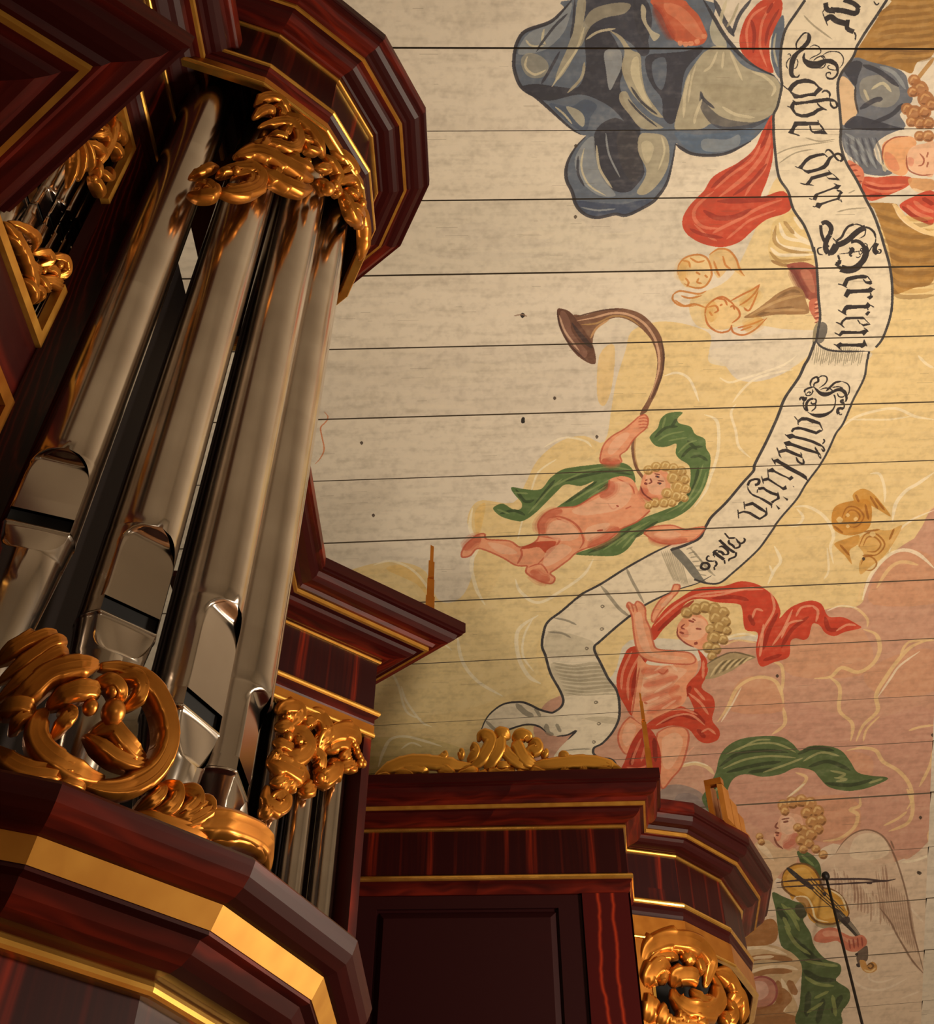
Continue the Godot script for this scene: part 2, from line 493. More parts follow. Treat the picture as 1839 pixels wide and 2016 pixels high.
func ceiling() -> void:
	var c := setting("ceiling")
	var rng := RandomNumberGenerator.new(); rng.seed = 4711
	var bare: Array = []
	for i in 3:
		var m := StandardMaterial3D.new(); m.albedo_texture = board_picture(0, false, rng); m.roughness = 0.75; m.uv1_scale = Vector3(1.6, 1, 1)
		bare.append(m)
	var n := JOINTS.size()
	for k in n - 1:
		var gap := rng.randf_range(0.0022, 0.0040)
		var d: Vector2 = (JOINTS[k + 1] - JOINTS[k]).normalized()
		var a: Vector2 = JOINTS[k] + d * gap; var b: Vector2 = JOINTS[k + 1] - d * gap
		var m := StandardMaterial3D.new()
		m.albedo_texture = board_picture(k, true, rng)
		m.roughness = 0.72
		var lift := rng.randf_range(-0.0025, 0.0025)
		var ea := 3.30 + (a.x - 5.8) * 0.098; var eb := 3.30 + (b.x - 5.8) * 0.098
		board(c, a, b, -0.44, ea, eb, m, lift)
		board(c, a, b, -2.3, -0.443, -0.443, bare[k % 3], lift)
		board(c, a, b, ea + 0.009, 9.0, 9.0, bare[(k + 1) % 3], lift + 0.004)
	# bare boards up to the ridge and down the other slope
	var prev: Vector2 = JOINTS[0]
	for k in 10:
		var next := Vector2(prev.x - 0.37, 0)
		next.y = -0.0057 * next.x * next.x - 0.3189 * next.x + 4.586
		board(c, next + Vector2(0.003, 0), prev - Vector2(0.003, 0), -2.3, 9.0, 9.0, bare[k % 3], 0.0)
		prev = next
	var foot := Vector2(-9.5, 1.9)
	var s := begin()
	slab(s, on_roof(-2.3, prev), AX * 11.3, AWAY * (foot.x - prev.x) + UPB * (foot.y - prev.y), UPB * 0.03)
	put(done(s), "board", bare[0], c)
	# roof above the boards: keeps the joints dark
	var r := begin()
	var line: Array = [prev]
	for k in 3: line.append(Vector2(prev.x + (JOINTS[0].x - prev.x) * (k + 1) / 4.0, 0))
	for k in range(1, 4): line[k].y = -0.0057 * line[k].x * line[k].x - 0.3189 * line[k].x + 4.586
	for k in range(0, n, 4): line.append(JOINTS[k])
	line.append(JOINTS[n - 1])
	for k in line.size() - 1:
		slab(r, on_roof(-2.4, line[k], 0.06), AX * 11.6, AWAY * (line[k + 1].x - line[k].x) + UPB * (line[k + 1].y - line[k].y), UPB * 0.04)
	slab(r, on_roof(-2.4, prev, 0.06), AX * 11.6, AWAY * (foot.x - prev.x) + UPB * (foot.y - prev.y), UPB * 0.04)
	put(done(r), "roof_deck", M.inside, c)

# ------------------------------------------------------------------ lamps and room
func pendant(at: Vector3, label: String, energy: float, col: Color) -> void:
	var t := thing("pendant_lamp", label, "lamp", "globe lamps over the nave")
	var glow := StandardMaterial3D.new()
	glow.albedo_color = Color8(250, 236, 210); glow.emission_enabled = true; glow.emission = col; glow.emission_energy_multiplier = 6.0
	put(knob(at, 0.2), "globe", glow, t)
	put(lathe(V([0.0, 0.22, 0.05, 0.22, 0.07, 0.15, 0.0, 0.14]), at, 20), "cap", M.iron, t)
	var top := -0.3189 * (-at.z) + 4.586 + 0.11 * at.x if -at.z > -1.5 else 4.586 + 0.4 - 0.3 * (at.z - 1.5) + 0.1 * at.x
	put(lathe(V([0.0, 0.2, 0.008, 0.2, 0.008, top - at.y, 0.0, top - at.y]), at, 8), "rod", M.iron, t)
	var l := OmniLight3D.new()
	l.name = "globe_light"
	l.position = at
	l.light_energy = energy; l.light_color = col; l.light_size = 0.2; l.omni_range = 40; l.omni_attenuation = 2; l.shadow_enabled = true
	t.add_child(l)
func lamps() -> void:
	var warm := Color(1.0, 0.93, 0.83)
	pendant(Vector3(2.4, 0.6, -2.2), "white globe lamp hanging in front of the organ", 12.0, warm)
	pendant(Vector3(3.2, -0.6, -3.8), "white globe lamp hanging low beside the far tower", 4.5, warm)
	pendant(Vector3(2.8, 0.2, 2.0), "white globe lamp hanging behind the viewer", 1.3, warm)
func room() -> void:
	var f := setting("floor")
	box(Vector3(-2.5, YF - 0.1, -9.0), Vector3(9.4, YF, 9.6), "floor_boards", M.floor, f)
	for w in [["wall_west", Vector3(-2.5, YF, -9.0), Vector3(-2.3, 5.2, 9.6)], ["wall_east", Vector3(9.2, YF, -9.0), Vector3(9.4, 6.2, 9.6)], ["wall_north", Vector3(-2.5, YF, -9.2), Vector3(9.4, 3.2, -9.0)], ["wall_south", Vector3(-2.5, YF, 9.4), Vector3(9.4, 3.6, 9.6)]]:
		var n := setting(w[0])
		box(w[1], w[2], "plaster_face", M.plaster, n)

# ------------------------------------------------------------------ organ
func t1path(a: float) -> PackedVector2Array:
	var p := PackedVector2Array()
	for j in 10:
		var t := deg_to_rad(101.25 - 22.5 * j)
		p.append(TC + Vector2(cos(t), sin(t)) * (a / cos(deg_to_rad(11.25))))
	return p
func lid(path: PackedVector2Array, y: float, h: float, called: String, mat: Material, t: Node3D) -> void:
	var s := begin()
	var tr := Geometry2D.triangulate_polygon(path)
	for k in range(0, tr.size(), 3):
		var a := path[tr[k]]; var b := path[tr[k + 1]]; var c := path[tr[k + 2]]
		tri(s, Vector3(a.x, y, a.y), Vector3(b.x, y, b.y), Vector3(c.x, y, c.y))
		tri(s, Vector3(a.x, y + h, a.y), Vector3(c.x, y + h, c.y), Vector3(b.x, y + h, b.y))
	for i in path.size():
		var a := path[i]; var b := path[(i + 1) % path.size()]
		quad(s, Vector3(a.x, y, a.y), Vector3(a.x, y + h, a.y), Vector3(b.x, y + h, b.y), Vector3(b.x, y, b.y))
	put(done(s), called, mat, t)
# a board on a face of the plan line, between along s0..s1 and heights y0..y1, its grain upright and fitted to its width
func face_board(path: PackedVector2Array, s0: float, s1: float, y0: float, y1: float, out: float, thick: float, called: String, mat: Material, t: Node3D, bevel := 0.0, reps := 1.0) -> MeshInstance3D:
	var s := begin()
	var f: Array[Vector3] = []; var b: Array[Vector3] = []
	for q in [[s0, y0, 1, 1], [s1, y0, -1, 1], [s1, y1, -1, -1], [s0, y1, 1, -1]]:
		f.append(place(path, q[0] + bevel * q[2], q[1] + bevel * q[3], out + thick)); b.append(place(path, q[0], q[1], out))
	var h := (y1 - y0) * reps
	quad(s, f[0], f[1], f[2], f[3], Vector2(0, h), Vector2(1, h), Vector2(1, 0), Vector2(0, 0))
	for k in 4: quad(s, b[k], b[(k + 1) % 4], f[(k + 1) % 4], f[k], Vector2(0.1, 0), Vector2(0.1, 0.2), Vector2(0.12, 0.2), Vector2(0.12, 0))
	quad(s, b[3], b[2], b[1], b[0])
	return put(done(s), called, mat, t)
func round_tower() -> void:
	var t := thing("organ_tower", "tall many-sided organ tower with a wide stepped cornice around the large pipes", "organ case", "towers of the organ case")
	var body := t1path(0.555)
	entablature(t, body, 2.6, 1.0, 1.0, 0.176)
	var n := body.size() - 1
	var top := V([0.106, 0.476, 0.122, 0.478, 0.134, 0.482, 0.146, 0.490, 0.154, 0.500, 0.158, 0.510, 0.160, 0.516, 0.154, 0.521, 0.0, 0.526, -0.02, 0.526, -0.02, 0.47])
	var band := V([0.094, 0.455, 0.102, 0.453, 0.116, 0.477, 0.094, 0.479])
	var cove := V([0.018, 0.415, 0.030, 0.418, 0.044, 0.419, 0.062, 0.424, 0.076, 0.433, 0.086, 0.446, 0.100, 0.449, 0.100, 0.456, -0.02, 0.47, -0.02, 0.41])
	var wall := V([-0.03, YF, 0.0, YF, 0.0, 0.404, -0.03, 0.404])
	for i in n:
		put(run(body, i, top), "base_moulding", M.wood, t)
		put(run(body, i, band), "gold_band", M.goldflat, t)
		put(run(body, i, cove), "base_cove", M.wood, t)
		put(run(body, i, bead(0.013, 0.409, 0.009)), "gold_bead", M.goldbright, t)
		put(run(body, i, wall, true), "wall_panel", M.stripe, t)
	lid(t1path(0.54), 0.526, 0.018, "toe_board", M.wood, t)
	lid(t1path(0.56), 2.62, 0.02, "tower_lid", M.wood, t)
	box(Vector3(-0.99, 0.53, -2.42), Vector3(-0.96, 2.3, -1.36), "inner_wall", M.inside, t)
	# gilt crest standing on the cornice
	var c := thing("tower_crest", "narrow gilded crest peeping over the round tower's cornice", "ornament", "gilt crests on the organ cornices")
	var cp := t1path(0.665)
	face_board(cp, 0.735, 0.93, 2.62, 2.70, -0.02, 0.025, "crest_board", M.golddull, c)
	face_board(cp, 0.735, 0.80, 2.70, 2.725, -0.02, 0.025, "crest_tip", M.golddull, c)
	# pierced shade under the architrave
	var s := thing("carved_pipe_shade", "gilded pierced acanthus shade hanging over the tops of the large pipes", "carving", "gilded carvings of the organ")
	var fp := t1path(0.545)
	for i in n:
		put(run(fp, i, V([-0.012, 2.262, 0.010, 2.262, 0.010, 2.298, -0.012, 2.298])), "shade_frame", M.gold, s)
		put(run(fp, i, bead(0.010, 2.264, 0.007)), "gold_bead", M.goldbright, s)
	carving(s, fp, SHADE, SHADE_BUDS, -0.012, 0.012)
	# carved scrolls on the base
	var b := thing("carved_scroll_rail", "large gilded acanthus scroll standing on the round tower's base at lower left", "carving", "gilded carvings of the organ")
	carving(b, t1path(0.64), RAIL, RAIL_BUDS, -0.012, 0.014, 0.42, null, "acanthus_scroll", 8, 0.10)
	# pipes
	var lab := ["tin organ pipe nearest to the dark grained board", "tin organ pipe second from the dark grained board, with a raised round lip", "tin organ pipe with the lowest fully visible mouth, left of the rightmost large pipe", "rightmost large tin organ pipe, its foot lifted on a white peg", "large tin organ pipe hidden behind the rightmost one", "large tin organ pipe farthest round the tower"]
	var hh := [[1.085, 0.975, 0.952], [1.005, 0.875, 0.851], [0.965, 0.805, 0.779], [0.905, 0.780, 0.760], [0.97, 0.85, 0.83], [1.06, 0.95, 0.93]]
	for i in 6:
		var a := deg_to_rad(69.0 - 22.5 * i)
		var p := TC + Vector2(cos(a), sin(a)) * 0.44
		pipe(lab[i], "large pipes of the round tower", p, [0.066, 0.066, 0.067, 0.069, 0.066, 0.066][i], a, 2.40, hh[i][0], hh[i][1], hh[i][2], 0.70 if i == 3 else 0.546, 0.034 if i == 3 else 0.02, 56)
	var a4 := deg_to_rad(1.5)
	var q := TC + Vector2(cos(a4), sin(a4)) * 0.44
	var ring := TorusMesh.new(); ring.inner_radius = 0.030; ring.outer_radius = 0.042
	var peg := thing("white_peg", "small white peg under the foot of the rightmost large pipe", "peg")
	put(lathe(V([0.0, 0.544, 0.014, 0.544, 0.014, 0.66, 0.010, 0.675, 0.010, 0.699, 0.0, 0.699]), Vector3(q.x, 0, q.y), 20), "shaft", M.white, peg)
	var wire := thing("wire_loop", "thin dark wire beside the white peg", "wire")
	var ws := V([0.0, 0.0, 0.012, -0.03, 0.016, -0.07, 0.004, -0.11, -0.006, -0.15])
	var st := begin(true)
	for k in ws.size() - 1:
		for j in 6:
			var u := TAU * j / 6; var v := TAU * (j + 1) / 6
			var o := Vector3(q.x + 0.035, 0.694, q.y - 0.01)
			var e := func(w: Vector2, x: float) -> Vector3: return o + Vector3(w.x + 0.004 * cos(x), w.y, 0.004 * sin(x) + 0.02)
			quad(st, e.call(ws[k], u), e.call(ws[k], v), e.call(ws[k + 1], v), e.call(ws[k + 1], u))
	put(done(st), "strand", M.iron, wire)
func pipe_field() -> void:
	var t := thing("organ_flat", "dark flame-grained board and frieze of the pipe field left of the round tower", "organ case", "flat fields of the organ case")
	var path := V([-0.85, 0.9, -0.85, -1.60])
	entablature(t, V([-0.85, 0.9, -0.85, -1.70]), 2.385, 1.0, 1.9, 0.20)
	face_board(path, 2.295, 2.515, 0.1, 1.985, -0.03, 0.03, "stile", M.flame, t, 0.0, 0.62)
	face_board(path, 0.0, 2.295, 1.933, 1.985, -0.03, 0.028, "top_rail", M.wood, t)
	face_board(path, 0.0, 2.295, 1.163, 1.290, -0.03, 0.028, "middle_rail", M.wood, t)
	face_board(path, 0.0, 2.295, 0.1, 0.35, -0.03, 0.028, "bottom_rail", M.wood, t)
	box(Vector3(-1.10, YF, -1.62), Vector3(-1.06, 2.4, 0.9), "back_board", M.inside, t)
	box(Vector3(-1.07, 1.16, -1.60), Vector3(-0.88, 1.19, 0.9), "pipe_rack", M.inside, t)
	box(Vector3(-0.95, YF, -1.6), Vector3(-0.88, 0.1, 0.9), "lower_wall", M.wood, t)
	var k := thing("carved_corner_shade", "gilded leaf bracket in the upper corner of the small pipe field", "carving", "gilded carvings of the organ")
	face_board(path, 1.2, 2.294, 1.915, 1.932, -0.012, 0.02, "frame_strip", M.goldflat, k)
	face_board(path, 2.278, 2.294, 1.72, 1.915, -0.012, 0.02, "frame_strip", M.goldflat, k)
	carving(k, path, CORNER, [CORNER_BUDS[2]], -0.014, 0.012)
	var l := thing("carved_corner_shade", "gilded leaf bracket in the lower corner of the small pipe field", "carving", "gilded carvings of the organ")
	face_board(path, 1.2, 2.294, 1.291, 1.312, -0.012, 0.02, "frame_strip", M.goldflat, l)
	face_board(path, 2.272, 2.294, 1.312, 1.44, -0.012, 0.02, "frame_strip", M.goldflat, l)
	carving(l, path, CORNER_LOW, [CORNER_BUDS[0], CORNER_BUDS[1]], -0.014, 0.012)
	var m := thing("carved_corner_shade", "corner of a gilded frame at the left edge, below the small pipe field", "carving", "gilded carvings of the organ")
	face_board(path, 1.2, 2.294, 1.135, 1.162, -0.012, 0.02, "frame_strip", M.gold, m)
	face_board(path, 2.27, 2.294, 1.02, 1.135, -0.012, 0.02, "frame_strip", M.gold, m)
	carving(m, path, [[180, 2150, 1125, 2200, 1110, 2240, 1080, 2262, 1040], [140, 2180, 1120, 2190, 1085, 2225, 1065]], [], -0.014, 0.012)
	var zs := [-1.565, -1.522, -1.477, -1.429, -1.379, -1.323, -1.246, -1.160, -1.066, -0.965, -0.86]
	for i in zs.size():
		var y: float = 1.70 + 0.033 * (2 - i) if i < 7 else 1.54 - 0.03 * (i - 6)
		var r: float = 0.020 + 0.0022 * i
		pipe("small tin pipe behind the gilded corner brackets, number %s counted from the grained board" % ["one", "two", "three", "four", "five", "six", "seven", "eight", "nine", "ten", "eleven"][i], "small pipes of the left field", Vector2(-0.96, zs[i]), r, 0.0, 2.06, y + 0.045 + 0.004 * i, y + 0.008, y, 1.19, 0.008, 20)
func pointed_tower(label: String, path: PackedVector2Array, top: float, so: float, sc: float, fr: float, low: float) -> Node3D:
	var t := thing("organ_tower", label, "organ case", "towers of the organ case")
	entablature(t, path, top, so, sc, fr)
	for i in path.size() - 1:
		put(run(path, i, V([-0.03, YF, 0.0, YF, 0.0, low, -0.03, low]), true), "wall_panel", M.stripe, t)
		put(run(path, i, V([-0.03, low, 0.05, low, 0.09, low + 0.03, 0.12, low + 0.06, 0.12, low + 0.09, -0.03, low + 0.1])), "base_moulding", M.wood, t)
	return t
func pier() -> void:
	var path := V([-0.755, -2.45, -0.755, -3.19, -0.39, -3.50, -0.74, -3.87])
	var t := pointed_tower("pointed organ tower beyond the large pipes, its cornice ending in a sharp corner", path, 1.9, 1.225, 1.25, 0.166, 0.55)
	lid(V([-0.755, -3.19, -0.39, -3.50, -0.74, -3.87, -1.1, -3.87, -1.1, -3.19]), 1.92, 0.02, "tower_lid", M.wood, t)
	lid(V([-0.755, -3.19, -0.39, -3.50, -0.74, -3.87, -1.1, -3.87, -1.1, -3.19]), 0.64, 0.02, "toe_board", M.wood, t)
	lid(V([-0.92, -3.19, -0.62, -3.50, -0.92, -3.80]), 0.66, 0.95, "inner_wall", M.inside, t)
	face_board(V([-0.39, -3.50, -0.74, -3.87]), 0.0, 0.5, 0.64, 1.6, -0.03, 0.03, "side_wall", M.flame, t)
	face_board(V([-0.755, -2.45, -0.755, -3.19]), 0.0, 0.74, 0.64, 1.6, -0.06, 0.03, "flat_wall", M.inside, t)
	var s := thing("carved_pipe_shade", "gilded pierced scroll shade with berries under the pointed tower's cornice", "carving", "gilded carvings of the organ")
	var fp := V([-0.755, -3.19, -0.39, -3.50])
	put(run(fp, 0, V([-0.01, 1.560, 0.012, 1.560, 0.012, 1.592, -0.01, 1.592])), "shade_frame", M.gold, s)
	put(run(fp, 0, bead(0.012, 1.562, 0.008)), "gold_bead", M.goldbright, s)
	carving(s, fp, PIER_SHADE, PIER_BUDS, -0.010, 0.012, 0.34)
	var d := Vector2(0.365, -0.31).normalized()
	for i in 4:
		var p := Vector2(-0.795, -3.235) + d * (0.385 - 0.108 * i)
		pipe(["slim tin pipe at the outer corner of the pointed tower", "slim tin pipe second from the outer corner of the pointed tower", "slim tin pipe third from the outer corner of the pointed tower", "slim tin pipe deepest in the pointed tower, behind the large pipes"][i], "slim pipes of the pointed tower", p, 0.040, atan2(0.365, 0.31) , 1.63, 0.90, 0.83, 0.818, 0.665, 0.014, 32)
	var f := thing("tower_finial", "slender gilded finial standing on the pointed tower's cornice, seen edge on", "ornament", "gilt crests on the organ cornices")
	var fl := V([-0.214, -3.47, -0.232, -3.76])
	for q in [[0.0, 0.13, 1.935, 2.03, 0.032], [0.008, 0.12, 2.03, 2.10, 0.026], [0.0, 0.11, 2.10, 2.165, 0.022], [0.012, 0.08, 2.165, 2.235, 0.013]]:
		face_board(fl, q[0], q[1], q[2], q[3], -q[4] * 0.5, q[4], "finial_board", M.gold, f, 0.004)
func near_tower() -> void:
	var a := Vector2(-0.765, -0.75)
	var path := PackedVector2Array([a + Vector2(-0.755, 0.656) * 0.5, a, a + Vector2(-0.757, -0.653) * 0.25])
	var t := pointed_tower("dark cornice corner of the nearest organ tower at the upper left", path, 1.3, 1.225, 1.25, 0.15, 0.2)
	lid(PackedVector2Array([path[0], a, path[2], Vector2(-1.15, -0.9), Vector2(-1.2, -0.4)]), 1.32, 0.02, "tower_lid", M.wood, t)
	lid(PackedVector2Array([path[0], a, path[2], Vector2(-1.15, -0.9), Vector2(-1.2, -0.4)]), 1.0, 0.02, "soffit", M.wood, t)
func side_case() -> void:
	var all := V([-0.621, -3.860, -0.621, -4.346, 0.474, -4.227, 0.493, -4.432, 0.682, -4.476, 0.872, -4.686, 0.993, -4.982, 1.016, -5.275, 0.920, -5.553, 0.725, -5.777, 0.435, -5.925])
	var t := thing("organ_side_case", "dark red panelled organ side case with a framed field, right of the slim pipes", "organ case", "flat fields of the organ case")
	entablature(t, all, 1.7, 0.877, 1.2, 0.151, 0, 3)
	var face := PackedVector2Array([all[1], all[2]])
	var low := 0.3
	put(run(all, 0, V([-0.03, YF, 0.0, YF, 0.0, 1.41, -0.03, 1.41]), true), "wall_panel", M.stripe, t)
	put(run(all, 2, V([-0.03, YF, 0.0, YF, 0.0, 1.41, -0.03, 1.41]), true), "wall_panel", M.stripe, t)
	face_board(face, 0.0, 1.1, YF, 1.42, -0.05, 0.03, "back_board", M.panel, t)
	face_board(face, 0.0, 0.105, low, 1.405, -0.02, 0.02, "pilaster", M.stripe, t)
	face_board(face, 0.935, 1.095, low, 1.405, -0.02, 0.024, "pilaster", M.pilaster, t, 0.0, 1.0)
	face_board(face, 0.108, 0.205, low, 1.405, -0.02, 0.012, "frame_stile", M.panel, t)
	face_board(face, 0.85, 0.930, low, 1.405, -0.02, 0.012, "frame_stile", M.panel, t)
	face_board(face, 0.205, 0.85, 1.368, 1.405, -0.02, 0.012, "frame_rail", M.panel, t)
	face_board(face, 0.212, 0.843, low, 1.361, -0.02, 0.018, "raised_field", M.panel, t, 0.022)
	face_board(face, 0.0, 1.1, YF, low, -0.02, 0.02, "plinth", M.wood, t)
	lid(PackedVector2Array([all[1], all[2], all[3], Vector2(0.3, -5.0), Vector2(-0.7, -5.0)]), 1.72, 0.02, "case_lid", M.wood, t)
	# T2
	var w := thing("organ_tower", "far many-sided organ tower at the lower right with a carved gilded window", "organ case", "towers of the organ case")
	entablature(w, all, 1.7, 0.877, 1.2, 0.151, 3, 99)
	var tw := all.slice(3)
	for i in tw.size() - 1:
		put(run(tw, i, V([-0.03, YF, 0.0, YF, 0.0, 0.55, -0.03, 0.55]), true), "wall_panel", M.stripe, w)
	lid(tw, 1.72, 0.02, "tower_lid", M.wood, w)
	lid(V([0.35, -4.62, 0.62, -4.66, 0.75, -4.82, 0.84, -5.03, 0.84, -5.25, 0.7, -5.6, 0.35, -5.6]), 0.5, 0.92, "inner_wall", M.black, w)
	var s := thing("carved_pipe_shade", "gilded frame and acanthus scrolls in the far tower's opening", "carving", "gilded carvings of the organ")
	for i in 5:
		put(run(tw, i, V([-0.012, 1.345, 0.006, 1.345, 0.006, 1.408, -0.012, 1.408])), "shade_frame", M.gold, s)
		put(run(tw, i, bead(0.006, 1.346, 0.006)), "gold_bead", M.goldbright, s)
	face_board(tw, 0.0, 0.052, 0.55, 1.345, -0.012, 0.018, "shade_frame", M.gold, s)
	face_board(tw, 0.046, 0.056, 0.55, 1.345, 0.0, 0.010, "gold_bead", M.goldbright, s)
	carving(s, tw, FAR_SHADE, [], -0.012, 0.014, 0.36)
	# crest on the side case
	var c := thing("cornice_crest", "gilded fretwork crest of scrolls lying along the side case's cornice", "carving", "gilt crests on the organ cornices")
	var cl := V([-0.526, -4.240, 0.559, -4.122])
	carving(c, cl, CREST, [], -0.012, 0.014, 0.16, M.goldcrest, "fret_scroll", 8, 0.12)
	face_board(cl, 0.03, 1.03, 1.728, 1.740, -0.012, 0.014, "fret_foot", M.goldcrest, c)
	var k := thing("cornice_finial", "thin upright gilded board at the right end of the side case's cornice", "ornament", "gilt crests on the organ cornices")
	var kl := V([0.586, -4.13, 0.612, -4.33])
	for q in [[0.0, 0.19, 1.73, 1.83, 0.022], [0.01, 0.15, 1.83, 1.93, 0.018], [0.0, 0.10, 1.93, 2.00, 0.013], [0.01, 0.06, 2.00, 2.035, 0.007]]:
		face_board(kl, q[0], q[1], q[2], q[3], -q[4] * 0.5, q[4], "finial_board", M.gold, k, 0.003)
	var h := thing("tower_crest", "thick gilded crest board standing on the far tower's cornice", "ornament", "gilt crests on the organ cornices")
	var hl := V([0.905, -4.46, 1.03, -4.69])
	for q in [[0.0, 0.075, 1.73, 1.865, 0.0], [0.075, 0.15, 1.73, 1.84, 0.0], [0.15, 0.21, 1.73, 1.815, 0.0], [0.21, 0.25, 1.73, 1.77, 0.0]]:
		face_board(hl, q[0], q[1], q[2], q[3], -0.07, 0.02, "crest_board", M.gold, h, 0.003)
		face_board(hl, q[0], q[1], q[2], q[3] - 0.01, -0.02, 0.02, "crest_board", M.golddull, h, 0.003)
	face_board(hl, 0.0, 0.03, 1.855, 1.875, -0.07, 0.07, "crest_cap", M.gold, h)
func rod() -> void:
	var t := thing("hanging_rod", "thin black rod hanging from the painted ceiling at the lower right", "rod")
	var p := Vector3(1.92088, 2.44952, -6.99776)
	put(lathe(V([0.0, -3.2, 0.008, -3.2, 0.008, -0.02, 0.0, -0.02]), p, 10), "shaft", M.iron, t)
	put(knob(p + Vector3(0, -0.01, 0), 0.022), "ceiling_hook", M.iron, t)
func organ() -> void:
	var pl := grain_image(96, 512, 51, c8(66, 11, 10), c8(170, 56, 22), 1.0, false)
	pl = Image.create(64, 512, false, Image.FORMAT_RGB8)
	var nz := FastNoiseLite.new(); nz.seed = 8; nz.frequency = 0.008
	for y in 512:
		for x in 64:
			var q := 0.0
			for c in [20.0, 42.0]: q = maxf(q, 1.0 - absf(x - c - 7.0 * nz.get_noise_2d(c * 40.0, y)) / 3.6)
			pl.set_pixel(x, y, c8(62, 10, 10).lerp(c8(156, 48, 20), clampf(q, 0, 1)))
	M.pilaster = wood_mat(pl, 1.0)
	M.goldcrest = metal(c8(206, 146, 56), 0.42, null, 0.7)
	round_tower()
	pipe_field()
	near_tower()
	pier()
	side_case()
	rod()

func _ready() -> void:
	# camera: shifted lens, looking up along the organ front
	var cam := Camera3D.new()
	cam.name = "camera"
	cam.projection = Camera3D.PROJECTION_FRUSTUM
	cam.near = 0.05
	cam.far = 60
	cam.size = 0.05 * 2016.0 / 1965.89
	cam.frustum_offset = Vector2(81.97, -800.00) * 0.05 / 1965.89
	cam.transform = Transform3D(Basis(Vector3(0.99825, 0.04073, -0.04295), Vector3(0.01328, 0.55289, 0.83315), Vector3(0.05768, -0.83226, 0.55138)), Vector3.ZERO)
	add_child(cam)
	var env := Environment.new()
	env.background_mode = Environment.BG_COLOR
	env.background_color = Color8(6, 5, 5)
	env.tonemap_mode = Environment.TONE_MAPPER_LINEAR
	env.tonemap_exposure = 0.86
	env.sdfgi_enabled = true; env.ssao_enabled = true; env.ssil_enabled = true
	var we := WorldEnvironment.new()
	we.name = "environment"
	we.environment = env
	add_child(we)
	materials()
	lamps()
	room()
	make_grain()
	painting()
	ceiling()
	organ()

# ------------------------------------------------------------------ traced shapes of the carvings (tenths of a millimetre, then millimetres) and of the painting
const SHADE := [
	[312,433,2176,447,2218,483,2250,513,2246,546,2232],
	[268,440,2124,454,2164,477,2188,497,2182],
	[233,479,2224,505,2217,516,2187],
	[431,518,2224,566,2226,609,2208,642,2187,686,2188],
	[235,553,2192,567,2220,598,2217],
	[379,464,2040,502,2071,554,2090,576,2124,567,2173,535,2187,494,2153,462,2107],
	[227,496,2102,525,2118,552,2126],
	[230,521,2160,540,2160,537,2130],
	[551,424,1940,459,1984,499,2004,538,2011,586,2022,625,2037,654,2063],
	[474,496,1975,516,1947,548,1944,586,1955,626,1982,658,2030],
	[254,537,1954,541,1975,528,1993],
	[258,612,1982,603,2008,625,2016],
	[339,550,2067,579,2058,615,2070,648,2093],
	[225,564,2087,580,2077,589,2055],
	[227,609,2099,622,2080],
	[356,676,2195,711,2186,747,2178,758,2134],
	[271,657,2114,690,2142,701,2130],
	[382,668,2077,694,2066,717,2069],
	[312,710,2097,745,2119,778,2120],
	[452,710,2257,765,2279,816,2287,844,2281],
	[244,752,2262,785,2269,771,2219],
	[326,765,2174,810,2237,845,2236,868,2211],
	[244,803,2193,836,2199,859,2213],
	[402,794,2158,816,2134,853,2120,946,2192],
	[507,900,2231,966,2240,1021,2216,1080,2190],
	[293,958,2269,913,2178,974,2212],
	[233,595,2175,611,2144,638,2157,652,2190],
	[272,573,2166,597,2169,622,2194],
	[197,612,2218,634,2206,647,2211],
	[453,399,1812,435,1803,476,1839,500,1882,496,1917,472,1927,439,1907,400,1886],
	[244,428,1836,459,1843,480,1875,476,1904,455,1894,433,1861],
	[209,397,1854,415,1868,431,1886],
	[222,484,2011,488,2051,495,2083],
	[185,504,2042,520,2033],
	[338,349,1767,374,1761,398,1772,404,1790,379,1808,361,1788],
	[205,359,1809,375,1800,388,1817],
	[242,339,1821,361,1842,376,1866,398,1893],
	[324,785,2168,814,2132,862,2124,1000,2252],
	[289,840,2162,904,2197,968,2244],
]
const SHADE_BUDS := [
	[406,697,2057],
	[304,730,2114],
	[250,755,2112],
	[248,434,1880],
	[320,870,2201],
]
const RAIL := [
	[312,530,692,555,698,584,696,612,687,633,670,647,649,652,626,644,598,624,576,598,562,568,557,542,558],
	[349,529,694,504,679,486,669,465,655,445,626,423,601],
	[206,476,712,458,698,436,673,407,641],
	[186,460,720,438,701,416,681,399,663],
	[205,483,698,466,685,441,654,415,621],
	[166,432,713,421,694,395,672],
	[230,550,685,577,693,591,682,591,666,579,651],
	[207,528,669,549,674,565,664,563,648],
	[266,477,625,498,642,522,653,544,659],
	[182,493,626,507,619,502,605,495,591],
	[303,480,623,474,607,478,584,496,568,521,560,556,563,585,572],
	[186,539,609,562,598,588,592,620,596,642,611],
	[269,547,612,565,622,585,613,609,606,634,612],
	[165,576,618,582,607,598,604],
	[243,420,609,447,615,468,616],
	[162,468,616,452,601,444,587],
	[260,433,570,455,553,483,546,510,550,541,556],
	[161,510,550,525,561,548,561],
	[187,654,589,658,576,650,563,634,547],
	[230,665,592,681,582,677,563,653,548],
	[253,686,591,710,586,707,569,677,546],
	[274,712,586,732,579,710,559,681,543],
	[372,695,544,732,561,768,570,827,580,870,579,905,565],
	[242,746,548,791,566,846,574,891,569],
	[209,634,547,666,543,714,546,763,547],
	[181,512,550,533,548,561,551],
]
const RAIL_BUDS := [
	[327,560,637],
	[211,529,634],
	[181,552,664],
]
